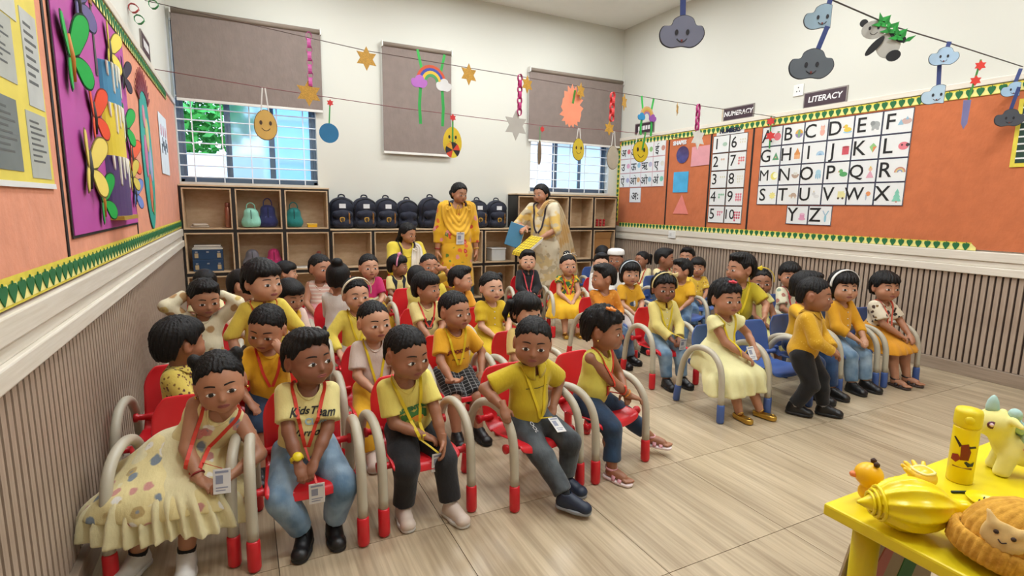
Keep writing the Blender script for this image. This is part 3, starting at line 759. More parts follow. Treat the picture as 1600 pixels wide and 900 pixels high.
_TX = {}
def text_geo(s, size=1.0, extrude=0.0, shear=0.0, bold=0.0, align='CENTER', space=1.0):
    key = (s, size, extrude, shear, bold, align, space)
    if key not in _TX:
        cu = bpy.data.curves.new('lettering', 'FONT'); cu.body = s; cu.size = size; cu.extrude = extrude; cu.shear = shear; cu.offset = bold
        cu.align_x = align; cu.align_y = 'CENTER'; cu.resolution_u = 3; cu.space_character = space
        o = bpy.data.objects.new('lettering', cu); COL.objects.link(o)
        me = bpy.data.meshes.new_from_object(o.evaluated_get(bpy.context.evaluated_depsgraph_get()))
        v = [tuple(q.co) for q in me.vertices]; f = [tuple(p.vertices) for p in me.polygons]
        bpy.data.objects.remove(o); bpy.data.curves.remove(cu); bpy.data.meshes.remove(me); _TX[key] = (v, f)
    return _TX[key]
# ------------------------------------------------------------------ people: the figure itself
KID = dict(stand=.455, thigh=.215, shin=.208, hipw=.052, sh=.255, sw=.086, neck=.272, head=.130, hs=1.1, ua=.160, fa=.138, lim=1.0, hand=1.0)
ADULT = dict(stand=.500, thigh=.243, shin=.222, hipw=.052, sh=.305, sw=.100, neck=.325, head=.088, hs=.67, ua=.176, fa=.150, lim=.92, hand=.98)
HEADBAND_T = .016

def make_person(label, x, y, rz, S=1.0, lod=1, sit=True, hz=None, lean=4, side=0, twist=0, head=(0, 0, 0), gaze=0.0, eyes=1.0, var=0,
                hl=None, hr=None, curl=(28, 28), dl=None, dr=None, pl=None, pr=None, el=None, er=None, al=None, ar=None, kl=None, kr=None, toe=(6, -6), shz=0.0,
                sk=2, hair='short', top=None, bottom=None, skirt=None, shoe=None, lanyard=None, extras=(), D=None, zbase=0.0, group='children seated for the class', trunk=1.0):
    D = D or KID; lm = D['lim']; rnd = random.Random(sum(map(ord, label)))
    hz = hz if hz is not None else (.346 if sit else D['stand'])
    H = V(0, 0, hz); T = rot('z', R(twist)) @ rot('x', R(lean)) @ rot('y', R(side)); tp = lambda *a: H + T @ V(*a)
    Hd = rot('z', R(head[0])) @ rot('y', R(head[2])) @ rot('x', R(head[1]))
    hs = D['hs']; neck = tp(0, .004, D['neck']); hc = neck + T @ V(0, -.004, .03) * hs + Hd @ V(0, -.012, D['head'] - .03 * hs)
    shd = {s: tp(s * D['sw'], 0, D['sh']) for s in (1, -1)}; hip = {s: V(s * D['hipw'], 0, hz) for s in (1, -1)}
    if sit:
        al = V(.07, -.235, .062) if al is None else V(*al); ar = V(-.07, -.235, .062) if ar is None else V(*ar)
        kp = V(0, -1, .6)
        for a_ in (al, ar): a_[2] = .051 if a_[2] < .075 else a_[2]
    else:
        al = V(.055, .0, .055) if al is None else V(*al); ar = V(-.055, .0, .055) if ar is None else V(*ar); kp = V(0, -1, 0)
    if D is ADULT and not sit: al[2] = ar[2] = .035
    ank = {1: al, -1: ar}; knee = {}
    for s, kk in ((1, kl), (-1, kr)): knee[s], ank[s] = ik(hip[s], ank[s], D['thigh'], D['shin'], kp + V(s * .12, 0, 0) if kk is None else V(*kk))
    if sit:
        hl = V(.035, -.175, .385) if hl is None else V(*hl); hr = V(-.035, -.175, .385) if hr is None else V(*hr)
    else:
        hl = tp(.125, -.02, -.02) if hl is None else V(*hl); hr = tp(-.125, -.02, -.02) if hr is None else V(*hr)
    wri = {1: hl, -1: hr}; elb = {}
    for s, e in ((1, el), (-1, er)): elb[s], wri[s] = ik(shd[s], wri[s], D['ua'], D['fa'], V(s * 1.0, .35, -.4) if e is None else V(*e))
    pts = [hc] + [d[s] for d in (shd, hip, ank, knee, wri, elb) for s in (1, -1)]
    lo = np.min(pts, 0) - .12; hi = np.max(pts, 0) + .12; lo[2] = max(lo[2], -.01)
    # ---- bare body
    F = Field(lo, hi, LODB[lod])
    def trunk_of(F, g, k=.03):
        F.ell(H + V(0, .004, .018), V(.090 * trunk, .076 * trunk, .070) + g * 1.25, k); F.ell(tp(0, -.008 * trunk, .095), V(.091 * trunk, .076 * trunk, .090) + g, k, T)
        F.ell(tp(0, .0, .190), V(.092, .066, .085) + g, k, T); F.rc(tp(-D['sw'] * .72, .004, D['sh'] - .018), tp(D['sw'] * .72, .004, D['sh'] - .018), .040 + g, .040 + g, k)
    trunk_of(F, -.004)
    F.rc(tp(0, .008, D['sh'] - .02), hc + Hd @ V(0, .016, -.09) * hs, .036 * (hs + .15 if hs < 1 else 1), .032 * (hs + .12 if hs < 1 else 1), .03)
    for s in (1, -1):
        F.rc(shd[s], elb[s], .0335 * lm, .0255 * lm, .02); F.rc(elb[s], elb[s] * .55 + wri[s] * .45, .0255 * lm, .0245 * lm, .01); F.rc(elb[s] * .55 + wri[s] * .45, wri[s], .0245 * lm, .0178 * lm, .01)
        F.rc(hip[s], knee[s], .060 * lm, .041 * lm, .02); c = knee[s] * .68 + ank[s] * .32 + V(0, .010, 0)
        F.rc(knee[s], c, .040 * lm, .0385 * lm, .012); F.rc(c, ank[s], .0385 * lm, .0255 * lm, .012)
    vb, qb = F.mesh(); vs = [vb]; qs = [qb]; cs = [np.ones((len(vb), 3))]; n = len(vb)
    hv, hq, hcol, face = head_parts(var, lod, gaze, eyes)
    Mh = frame(Hd, hc, hs); vs.append(hv @ Mh[:3, :3].T + hc); qs.append(hq + n); cs.append(hcol); n += len(hv)
    hm = {}
    for s, cu, dd, pp in ((1, curl[0], dl, pl), (-1, curl[1], dr, pr)):
        gv, gq = hand_geo(cu, lod); fd = nrm(wri[s] - elb[s]); z = nrm(fd if dd is None else V(*dd)); pn = V(0, 0, -1.) if pp is None else V(*pp)
        if pp is None and abs(z[2]) > .8: pn = V(-s, 0.2, 0)
        yy = -(pn - z * (pn @ z)); yy = nrm(yy); xx = np.cross(yy, z); A = np.stack([xx, yy, z], 1) * D['hand']
        if s == 1: A = A @ np.diag([-1, 1, 1])
        g = gv @ A.T + wri[s]; vs.append(g); qs.append((gq if s == -1 else gq[:, ::-1]) + n); cs.append(np.ones((len(g), 3))); n += len(g); hm[s] = (A, wri[s])
    root = bpy.data.objects.new('person', np_mesh('person', np.concatenate(vs), np.concatenate(qs), skin(sk), True, np.concatenate(cs)))
    link(root); root.location = (x, y, zbase); root.rotation_euler = (0, 0, R(rz)); root.scale = (S, S, S)
    tag(root, label, 'person', group)
    # ---- face and hair
    if eyes is not None:
        for s in (1, -1): add('eye', face['eye', s], root, Mh); add('eyebrow', face['brow', s], root, Mh)
        add('lips', face['lips'], root, Mh)
    if hair: add('hair', hair_mesh(hair, lod), root, Mh)
    # ---- top
    FS = F
    if top:
        kind = top.get('sleeve', 'tee'); g = top.get('g', .0095); FS = Field(lo, hi, LODB[lod]); trunk_of(FS, g)
        fr = {'none': 0, 'cap': .35, 'tee': .78, 'elbow': 1.15, 'three': 1.6, 'long': 1.93}[kind]
        for s in (1, -1):
            a, b, c = shd[s], elb[s], wri[s]; fl = top.get('flare', .010); G = Field(lo, hi, LODB[lod])
            if fr > 0:
                G.rc(a, a + (b - a) * min(fr, 1), .032 * lm + g, .029 * lm + g + (fl if fr <= 1 else .002), .02)
                if fr > 1: G.rc(b, b + (c - b) * (fr - 1), .028 * lm + g, .021 * lm + g * .9 + fl * .35, .015)
                if top.get('puff'): G.ell(a + (b - a) * .25, (.052, .052, .046), .01)
                u = nrm(b - a) if fr <= 1 else nrm(c - b); e = a + (b - a) * fr if fr <= 1 else b + (c - b) * (fr - 1)
                G.cut(e, u, .003, (e - .09, e + .09)); FS.union(G, .014)
            else:
                FS.rc(a + T @ V(-s * .028, 0, -.002), a + T @ V(-s * .03, 0, -.05), .034 + g * .6, .03 + g, .02)
        amp = top.get('wr', .0034); FS.ripple(amp, 24, rnd.randint(0, 9999))
        FS.cut(tp(0, 0, -top.get('hem', .045 if sit else .075)), T @ V(0, 0, -1), .006)
        nk = top.get('neck', .046); FS.ell(tp(0, -.012, D['neck'] + .004), (nk, nk * 1.15, .040), .006, T, sub=True)
        v, q = FS.mesh(); shirt = add(top.get('name', 'shirt'), np_mesh('shirt', v, q, top['mat']), root)
        if top.get('collar'):
            cm = top.get('cmat', top['mat']); FL = Field(lo, hi, LODB[lod]); FL.v = np.minimum(FS.v, F.v); n_ = 33
            a = np.linspace(.16, 2 * np.pi - .16, n_); sa, ca = np.sin(a), -np.cos(a); rows = []
            for r, off, zz, ff in ((.045, .005, .024, 0), (.052, .010, .020, .1), (.064, .005, -.004, .3), (.075, .004, -.018, 1.)):
                rr = r; P = np.stack([sa * rr, ca * rr * np.where(ca < 0, .84, 1.0) - .006, np.full(n_, D['neck'] + zz)], 1)
                if ff >= .3: P[:, 2] = D['neck'] + .10; P = P @ T.T + H; P = FL.hit(P, T @ V(0, 0, -1), .22, off); Lc = (P - H) @ T; Lc[:, 2] = np.clip(Lc[:, 2], D['neck'] - .052, D['neck'] + .02); P = Lc @ T.T + H
                else: P = P @ T.T + H
                rows.append(P)
            G_ = np.stack(rows, 1).reshape(-1, 3); nv_ = 4; c0 = tp(0, 0, D['neck'] - .02); dn = nrm3(G_ - c0) * .004; q = grid_faces(n_, nv_); N = len(G_)
            ed = np.concatenate([np.arange(nv_), np.arange(1, n_) * nv_ + nv_ - 1, (n_ - 1) * nv_ + np.arange(nv_ - 2, -1, -1), np.arange(n_ - 2, 0, -1) * nv_]); e2 = np.roll(ed, -1)
            add('collar', np_mesh('collar', np.concatenate([G_ + dn, G_ - dn * .3]), np.concatenate([q, q[:, ::-1] + N, np.stack([ed, e2, e2 + N, ed + N], 1)]), cm), shirt)
        elif top.get('rib', True) and lod < 2:
            a = np.linspace(0, 2 * np.pi, 33); P = np.stack([nk * 1.02 * np.sin(a), -.012 - nk * 1.17 * np.cos(a), np.full(33, D['neck'] + .06)], 1) @ T.T + H
            P = FS.hit(P, T @ V(0, 0, -1), .16, .001); m = MB(); m.tube(P, .0036, 6, False); m.obj('neckband', top.get('cmat', top['mat']), shirt, True)
        for (s, size, zz, col, *r) in top.get('text', ()):
            tv, tf = text_geo(s, size, 0, r[0] if r else 0, r[1] if len(r) > 1 else .0)
            P = np.array([tp(p[0] + (r[2] if len(r) > 2 else 0), -.22, zz + p[1]) for p in tv]); P = FS.hit(P, T @ V(0, 1, 0), .22, .0035)
            bm_me = bpy.data.meshes.new('print'); bm_me.from_pydata([tuple(p) for p in P], [], tf); bm_me.materials.append(plain('ink ' + str(col), col, .7)); add('print', bm_me, shirt)
        for (outl, zz, xx, col) in top.get('motif', ()):
            vv, ff = disc_fill(outl); P = np.array([tp(xx + p[0], -.22, zz + p[1]) for p in vv]); P = FS.hit(P, T @ V(0, 1, 0), .22, .003)
            add('print', np_mesh('print', P, np.array(ff), plain('ink ' + str(col), col, .7), False), shirt)
        if top.get('buttons'):
            m = MB(); P = FS.hit([tp(0, -.22, z) for z in np.linspace(.03, D['neck'] - .05, 5)], T @ V(0, 1, 0), .22, .001)
            for p in P: m.lathe([(.0001, -.004), (.0052, -.003), (.0055, .0), (.0001, .001)], 8, p, 'y')
            m.obj('button', plain('button', top['buttons'], .4), shirt, True)
    # ---- trousers, shorts
    if bottom:
        g = bottom.get('g', .010); FB = Field(lo, hi, LODB[lod]); FB.ell(H + V(0, .004, .018), V(.090 * trunk, .076 * trunk, .068) + g * .8, .02)
        fr = bottom.get('len', 1.86)
        for s in (1, -1):
            a, b, c = hip[s], knee[s], ank[s]; FB.rc(a, a + (b - a) * min(fr, 1), .062 * lm + g, (.045 if fr > 1 else .05) * lm + g, .015)
            if fr > 1: e = b + (c - b) * (fr - 1); FB.rc(b, e, .043 * lm + g, (.031 * lm + g + bottom.get('flare', .002)), .012)
            else: e = a + (b - a) * fr
            u = nrm(c - b) if fr > 1 else nrm(b - a); FB.cut(e, u, .003, (e - .07, e + .07))
        FB.ripple(bottom.get('wr', .0036), 30, rnd.randint(0, 9999)); FB.cut(H + V(0, 0, .048), (0, 0, 1), .004)
        v, q = FB.mesh(); tr = add(bottom.get('name', 'trousers'), np_mesh('trousers', v, q, bottom['mat']), root)
        for (s, size, sd, col) in bottom.get('text', ()):
            tv, tf = text_geo(s, size); a, b = hip[sd], knee[sd]; u = nrm(b - a)
            P = np.array([a + u * (.13 + p[0]) + V(p[1], 0, .20) for p in tv]); P = FB.hit(P, (0, 0, -1), .25, .002)
            me = bpy.data.meshes.new('print'); me.from_pydata([tuple(p) for p in P], [], tf); me.materials.append(plain('ink ' + str(col), col, .7)); add('print', me, tr)
    # ---- skirt of a dress (seated: over the lap, standing: to the hem)
    for skirt in (skirt if isinstance(skirt, (list, tuple)) else [skirt] if skirt else []):
        w = skirt.get('w', 1.0); hem = skirt.get('hem', .13); FK = Field(lo - V(.12, .1, .0), hi + V(.12, .08, 0), LODB[lod])
        if sit:
            FK.ell(H + V(0, .005, .04), (.108 * w, .100, .080), .03)
            for s in (1, -1):
                kx = knee[s] + V(s * .022 * w, 0, .0); FK.rc(hip[s] + V(0, 0, .02), kx, .078 * w, .068 * w, .05); FK.rc(kx, kx + V(s * .02 * w, -.03 * w, -.09), .064 * w, .060 * w, .04)
                FK.rc(hip[s] + V(s * .06 * w, .0, .0), kx + V(s * .075 * w, .03, -.03), .045 * w, .060 * w, .05); FK.rc(kx + V(s * .075 * w, .03, -.03), kx + V(s * .09 * w, .02, -.10), .05 * w, .06 * w, .04)
                FK.rc(hip[s] + V(s * .055 * w, .03, .0), hip[s] + V(s * (.08 + .05 * (w > 1.2)) * w, .04, -.04), .045 * w, .04 * w, .05)
            FK.rc(tp(0, 0, .10), tp(0, 0, .02), .085, .10, .04); kc = (knee[1] + knee[-1]) / 2; FK.rc(H + V(0, -.02, .03), kc + V(0, .0, .0), .08, .072 * w, .05); FK.rc(kc, kc + V(0, -.03 * w, -.10), .066 * w, .06 * w, .05)
            X, Y, Z = FK.ax[0][:, None, None], FK.ax[1][None, :, None], FK.ax[2][None, None, :]; th = np.arctan2(X, -(Y + .09))
            FK.v = FK.v + (np.clip((.34 - Z) / .1, 0, 1) * skirt.get('ruf', .007) * np.sin(th * skirt.get('nr', 17) + 12 * Z)).astype(np.float32)
            FK.cut((0, 0, hz - hem), (0, 0, -1), .005)
        else:
            top_z = hz + .05; bot = skirt['bot']; fl = skirt.get('fl', .16)
            c2 = (ank[1] + ank[-1]) / 2; FK.rc(tp(0, 0, .10), V(0, 0, hz), .080 * w, .110 * w, .03); FK.rc(V(0, 0, hz), V(c2[0] * .5, c2[1] * .5, bot), .112 * w, fl * w, .03)
            FK.ell(V(0, .02, hz - .02), (.115 * w, .105 * w, .09), .03)
            X, Y, Z = FK.ax[0][:, None, None], FK.ax[1][None, :, None], FK.ax[2][None, None, :]; th = np.arctan2(X, Y + 1e-6)
            FK.v = FK.v + (np.clip((hz - Z) / .3, 0, 1) * skirt.get('ruf', .006) * np.sin(th * skirt.get('nr', 13) + 3 * Z)).astype(np.float32); FK.cut((0, 0, bot), (0, 0, -1), .005)
        FK.ripple(.003, 24, rnd.randint(0, 9999)); v, q = FK.mesh(); sk_o = add(skirt.get('name', 'skirt'), np_mesh('skirt', v, q, skirt['mat']), root)
    # ---- shoes and socks
    if shoe:
        for s, ty in ((1, toe[0]), (-1, toe[1])):
            A = rot('z', R(ty)) @ rot('x', R(-shoe.get('pitch', 0))); base = ank[s] + A @ V(0, 0, -.05 if D is KID else -.035)
            base[2] = max(base[2], .0); ks = 1.0 if D is KID else .95
            M = frame(A, base, ks); so = None
            for (nm, me, mi) in shoe_parts(shoe['style']):
                if so is None: so = add('shoe', me, root, M, shoe['mats'][min(mi, 2)]); continue
                add(nm, me, so, None, shoe['mats'][mi] if mi < 3 else skin(sk))
            if shoe.get('sock'):
                m = MB(); u = nrm(knee[s] - ank[s]); hh = shoe.get('sockh', .05); m.tube([ank[s] - V(0, 0, .012), ank[s] + u * hh * .5, ank[s] + u * hh], [.030, .0298, .0325], 14); m.obj('sock', fabric(shoe['sock']), root, True)
    # ---- lanyard with a card
    if lanyard:
        mat = lanyard['mat']; tipz = lanyard.get('tip', .06); lx = lanyard.get('x', 0.0); M = MB(); tip = None; FL = Field(lo, hi, LODB[lod]); FL.v = np.minimum(FS.v, F.v)
        for s in (1, -1):
            key = [V(s * .046, .030, D['neck'] + .012), V(s * .056, -.020, D['neck'] - .004), V(s * .050, -.060, D['neck'] - .030), V(s * .034 + lx * .3, -.075, .17), V(s * .006 + lx, -.08, tipz)]
            P = bez([tp(*p) for p in key], 6); far = P - (T @ V(0, .12, 0)); w = np.clip(np.arange(len(P)) / len(P) * 2.4 - .35, 0, 1)[:, None]
            dr_ = nrm3((1 - w) * (T @ V(-s * .35, .1, -1)) + w * (T @ V(0, 1, 0))); P = FL.hit(P - dr_ * .10, dr_, .22, .004)
            Sd = np.tile(T @ V(1, 0, 0), (len(P), 1)) * w + (1 - w) * (T @ V(.3 * s, -.95, 0)) * s; vv, ff = ribbon_geo(P, Sd, .0135, .0022); M.raw(vv, ff); tip = P[-1]
        lo_ = M.obj('lanyard', mat, root, False)
        ca = lanyard.get('card', None)
        if ca is not None:
            # the card hangs (or lies) at a place given in the figure's own space
            ce = V(*ca) if not np.isscalar(ca) else tip + T @ V(0, -.006, -.075); A = rot('x', R(lanyard.get('flat', 8))) @ rot('z', R(lanyard.get('cz', 0)))
            m = MB(); vv, ff = ribbon_geo([tip, (tip + ce + A @ V(0, 0, .05)) / 2 + V(0, -.004, 0), ce + A @ V(0, -.002, .047)], np.tile(T @ V(1, 0, 0), (3, 1)), .008, .002); m.raw(vv, ff); m.obj('strap', mat, lo_)
            m = MB(); m.box(-.029, .029, -.0015, .0015, -.045, .045); co = m.obj('id_card', plain('card', '#dcdcdc', .3), lo_, bevel=.002); co.matrix_local = to_m(frame(A, ce))
            m = MB(); m.box(-.020, .004, -.0022, -.0016, -.008, .022); m.box(-.022, .022, -.0022, -.0016, .030, .038); m.box(-.020, .020, -.0022, -.0016, -.024, -.020); m.box(-.020, .012, -.0022, -.0016, -.034, -.030)
            po = m.obj('card_print', plain('card print', '#8d93a8', .5), lo_); po.matrix_local = to_m(frame(A, ce))
    ctx = dict(root=root, T=T, H=H, tp=tp, Hd=Hd, hc=hc, Mh=Mh, FS=FS, F=F, wri=wri, elb=elb, shd=shd, knee=knee, ank=ank, hs=hs, D=D, hm=hm, hip=hip)
    for e in extras: EX[e[0]](ctx, *e[1:])
    return ctx

def nrm3(a): return a / (np.linalg.norm(a, axis=1)[:, None] + 1e-9)

def disc_fill(outl):
    """outline polygon -> fan triangles around its centre, two rings so it can follow a curved surface"""
    P = np.asarray(outl, float); c = P.mean(0); n = len(P); v = [c] + [c + (p - c) * .5 for p in P] + list(P); f = []
    for i in range(n):
        k = (i + 1) % n; f += [(0, 1 + i, 1 + k, 1 + k), (1 + i, 1 + n + i, 1 + n + k, 1 + k)]
    tri = [(a, b, c_) if c_ == d else None for a, b, c_, d in f]
    out = []
    for t, q in zip(tri, f):
        if t: out += [t]
        else: out += [(q[0], q[1], q[2]), (q[0], q[2], q[3])]
    return np.array(v), out

def circ(r, n=14, rx=None): return [(r * math.cos(2 * math.pi * i / n), (rx or r) * math.sin(2 * math.pi * i / n)) for i in range(n)]

# ---- worn extras; each works in the figure's own space
EX = {}
def ex(fn): EX[fn.__name__] = fn; return fn
@ex
def headband(c, col, tilt=10, w=.014, bow=None, t=.018):
    a = np.linspace(-1.75, 1.75, 31); P = np.stack([(.074 + t) * np.sin(a), np.full(31, -.012), .022 + (.080 + t) * np.cos(a)], 1); P = (P - V(0, 0, .02)) @ rot('x', R(tilt)).T + V(0, 0, .02)
    m = MB(); vv, ff = ribbon_geo(P, np.tile(rot('x', R(tilt)) @ V(0, 1, 0), (31, 1)), w, .005); m.raw(vv, ff); o = m.obj('headband', plain('band ' + col, col, .4), c['root'], True); o.matrix_local = to_m(c['Mh'])
    if bow:
        m = MB(); k = 15; m.prism([(0, .0), (.030, .020), (.036, .0), (.030, -.018)], -.006, .006); m.prism([(0, .0), (-.030, -.018), (-.036, .0), (-.030, .020)], -.006, .006); m.lathe([(.001, -.010), (.009, -.008), (.009, .008), (.001, .010)], 10, (0, 0, 0), 'y')
        b = m.obj('bow', plain('band ' + bow[0], bow[0], .5), o, True, .003); b.matrix_local = to_m(frame(rot('y', R(bow[1])) @ np.eye(3), P[int(bow[2])] * 1.03, bow[3] if len(bow) > 3 else 1.0))
@ex
def hair_ball(c, col, *pts):
    for p in pts:
        m = MB(); m.lathe([(.001, -.011), (.008, -.009), (.0115, 0), (.008, .009), (.001, .011)], 10); o = m.obj('hair_tie', plain('tie ' + col, col, .35), c['root'], True); o.matrix_local = to_m(c['Mh'] @ frame(np.eye(3), V(*p)))
@ex
def clip(c, col, p, ang=0, s=1.0):
    m = MB(); m.prism([(-.018, -.004), (.0, -.007), (.018, -.004), (.020, .003), (0, .006), (-.020, .003)], -.004, .004); m.lathe([(.001, -.008), (.007, -.007), (.007, -.002), (.001, -.001)], 8, (0, 0, 0), 'y')
    o = m.obj('hair_clip', plain('clip ' + col, col, .35), c['root'], False, .0015); p = V(*p); n = nrm(p - V(0, .015, .02)); x = nrm(np.cross(V(0, 0, 1) if abs(n[2]) < .9 else V(0, 1, 0), n)); z = np.cross(n, x)
    o.matrix_local = to_m(c['Mh'] @ frame(np.stack([x, -n, np.cross(x, -n)], 1) @ rot('y', R(ang)), p, s))
@ex
def bracelet(c, s, col, r=.0225, w=.006, face=None):
    d = nrm(c['wri'][s] - c['elb'][s]); p = c['wri'][s] - d * .022; a = np.linspace(0, 2 * np.pi, 21); u = nrm(np.cross(d, V(0, 0, 1))); k = np.cross(d, u); P = p + (r * np.cos(a))[:, None] * u + (r * np.sin(a))[:, None] * k
    m = MB(); vv, ff = ribbon_geo(P, np.tile(d, (21, 1)), w, .004); m.raw(vv, ff); o = m.obj('wrist_watch' if face else 'bracelet', plain('band ' + col, col, .35), c['root'], True)
    if face:
        n = nrm(V(0, -.5, 1) - d * (V(0, -.5, 1) @ d)); m = MB(); m.lathe([(.001, 0), (.017, 0), (.019, .004), (.016, .010), (.001, .011)], 16); f = m.obj('watch_face', plain('band ' + face, face, .3), o, True)
        x = nrm(np.cross(d, n)); f.matrix_local = to_m(frame(np.stack([x, np.cross(n, x), n], 1), p + n * r)); m = MB(); m.lathe([(.0005, .011), (.008, .011), (.008, .0125), (.0005, .0125)], 12); g = m.obj('watch_dial', plain('dial', '#f2e9c8', .3), o, True); g.matrix_local = f.matrix_local
@ex
def earring(c, col='#d8b45a'):
    for s in (1, -1):
        m = MB(); m.lathe([(.0005, -.005), (.004, -.003), (.005, 0), (.004, .003), (.0005, .005)], 8); o = m.obj('earring', plain('gold', col, .25, Metallic=.9), c['root'], True); o.matrix_local = to_m(c['Mh'] @ frame(np.eye(3), V(s * .082, .006, -.042)))
@ex
def skullcap(c, col='#e8e6e2'):
    m = MB(); m.lathe([(.091, .058), (.093, .072), (.090, .098), (.080, .116), (.05, .126), (.001, .128)], 24, (0, .014, -.004)); m.v = [(a, b * 1.14 - .002, z) for a, b, z in m.v]
    o = m.obj('skullcap', fabric(col), c['root'], True); o.matrix_local = to_m(c['Mh'])
@ex
def tiara(c, col='#e6e2da'):
    m = MB(); a = np.linspace(-1.0, 1.0, 15); P = np.stack([.088 * np.sin(a), -.03 - .02 * np.cos(a), .070 + .045 * np.cos(a)], 1); m.tube(P, .004, 6)
    for i in (3, 5, 7, 9, 11): m.tube([P[i], P[i] + V(0, -.004, .018 + .010 * (i == 7))], [.005, .002], 6)
    o = m.obj('tiara', plain('silver', col, .25, Metallic=.8), c['root'], True); o.matrix_local = to_m(c['Mh'])
@ex
def vest(c, mat, open_=.03):
    """open waistcoat over the shirt"""
    F = c['FS']; T, H, tp = c['T'], c['H'], c['tp']; G = Field(F.lo, F.lo + (F.n - 1) * F.h, F.h); D = c['D']
    G.ell(H + V(0, .004, .018), V(.088, .074, .070) + .018, .03); G.ell(tp(0, -.008, .095), V(.086, .073, .085) + .018, .03, T); G.ell(tp(0, 0, .19), V(.092, .066, .085) + .018, .03, T)
    G.rc(tp(-.062, .004, D['sh'] - .016), tp(.062, .004, D['sh'] - .016), .057, .057, .03)
    G.cut(tp(0, 0, -.03), T @ V(0, 0, -1)); G.ell(tp(0, -.012, D['neck'] + .004), (.055, .065, .06), .006, T, sub=True)
    for s in (1, -1): G.rc(c['shd'][s] + T @ V(s * .03, 0, .0), c['shd'][s] + T @ V(s * .01, 0, -.03), .05, .045, .006, sub=True)
    G.rc(tp(0, -.12, -.02), tp(0, -.10, .30), open_ + .04, open_ + .03, .004, sub=True)
    v, q = G.mesh(); add('waistcoat', np_mesh('waistcoat', v, q, mat), c['root'])
@ex
def sash(c, mat, keys, w, folds=5, amp=.006, name='dupatta', d=(0, 1, 0), hitto=True, fl=None):
    """cloth band with pleats laid on the figure along keys (torso space)"""
    T, tp = c['T'], c['tp']; P = bez([tp(*k) for k in keys], 8); n = len(P); nv = folds * 6 + 1; ww = np.interp(np.linspace(0, 1, n), np.linspace(0, 1, len(keys)), w) if not np.isscalar(w) else np.full(n, w)
    tg = np.gradient(P, axis=0); tg /= np.linalg.norm(tg, axis=1)[:, None]; back = T @ V(*d); Sd = np.cross(tg, back); Sd /= np.linalg.norm(Sd, axis=1)[:, None] + 1e-9
    u = np.linspace(-.5, .5, nv); G = P[:, None, :] + Sd[:, None, :] * (u[None, :, None] * ww[:, None, None]); g = G.reshape(-1, 3)
    if hitto: g = c['FS'].hit(g - back * .14, back, .34, .006)
    ph = amp * (1 + np.sin(np.linspace(0, folds * 2 * np.pi, nv)))[None, :] + 0 * ww[:, None]; g = g - back * ph.reshape(-1)[:, None]
    q = grid_faces(n, nv); N = len(g); g2 = g + back * .003
    ed = np.concatenate([np.arange(nv), np.arange(1, n) * nv + nv - 1, (n - 1) * nv + np.arange(nv - 2, -1, -1), np.arange(n - 2, 0, -1) * nv]); e2 = np.roll(ed, -1)
    f = np.concatenate([q, q[:, ::-1] + N, np.stack([ed, e2, e2 + N, ed + N], 1)]); add(name, np_mesh(name, np.concatenate([g, g2]), f, mat), c['root'])
# ------------------------------------------------------------------ chairs
RED = plain('red plastic', '#d3202b', .32, .03); BLU = plain('blue plastic', '#44609f', .34, .03); TUBE = plain('grey tube', '#b9b29f', .38, .04)
def shell_mesh():
    prof = bez([(-.185, .235), (-.170, .268), (-.10, .276), (0, .266), (.085, .270), (.135, .300), (.160, .360), (.185, .460), (.205, .560)], 5)
    nu = 15; v = []; n = len(prof); s_ = np.linspace(0, 1, n); keep = []
    for j, (y, z) in enumerate(prof):
        t = s_[j]; w = .155 if t < .55 else .155 + .012 * (t - .55)
        if t > .86: w *= math.sqrt(max(1 - ((t - .86) / .15) ** 2 * .62, .05))
        if t < .10: w *= math.sqrt(max(1 - ((.10 - t) / .10) ** 2 * .35, .05))
        for i in range(nu):
            u = -1 + 2 * i / (nu - 1); x = u * w
            dz = .016 * abs(u) ** 3 * (1 if t < .5 else 0); dy = -.022 * abs(u) ** 2.5 * (1 if t >= .5 else (t / .5) * .3)
            v.append((x, y + dy, z + dz))
    f = []
    for j in range(n - 1):
        for i in range(nu - 1):
            t = (s_[j] + s_[j + 1]) / 2; u = -1 + 2 * (i + .5) / (nu - 1)
            if .585 < t < .665 and abs(u) < .46: continue      # hand slot low in the backrest
            a = j * nu + i; f.append((a, a + 1, a + nu + 1, a + nu))
    me = bpy.data.meshes.new('seat_shell'); me.from_pydata(v, [], f); o = bpy.data.objects.new('tmp', me); COL.objects.link(o)
    md = o.modifiers.new('s', 'SOLIDIFY'); md.thickness = .010; md.offset = 0; md = o.modifiers.new('b', 'SUBSURF'); md.levels = 1; md.render_levels = 1
    dg = bpy.context.evaluated_depsgraph_get(); me2 = bpy.data.meshes.new_from_object(o.evaluated_get(dg)); bpy.data.objects.remove(o); me2.name = 'seat_shell'
    me2.polygons.foreach_set('use_smooth', [True] * len(me2.polygons)); return me2
SHELL = shell_mesh(); SHELL.materials.append(RED)
FP = bez([(.235, .0), (.215, .14), (.185, .30), (.120, .405), (.03, .448), (-.07, .445), (-.145, .40), (-.185, .32), (-.197, .20), (-.205, 0)], 5)
def frame_mesh():
    m = MB(); m.tube([(0, y, z) for y, z in FP if z > .085], .0205, 12, True, (1, 0, 0)); return m.mesh('side_frame', TUBE, True)
FRM = frame_mesh()
def cap_mesh(front):
    P = [q for q in FP if q[1] < .115 and (q[0] < 0) == front]; P = sorted(P, key=lambda q: q[1]); a, b = P[0], P[-1]; d = (b - a) / np.linalg.norm(b - a); Q = [a + d * t for t in (.0, .005, .014, .10, .118, .124)]
    m = MB(); m.tube([(0, q[0], q[1]) for q in Q], [.014, .021, .0245, .0245, .0240, .0215], 14, True, (1, 0, 0)); return m.mesh('foot_cap', None, True)
CAPF, CAPR = cap_mesh(True), cap_mesh(False)
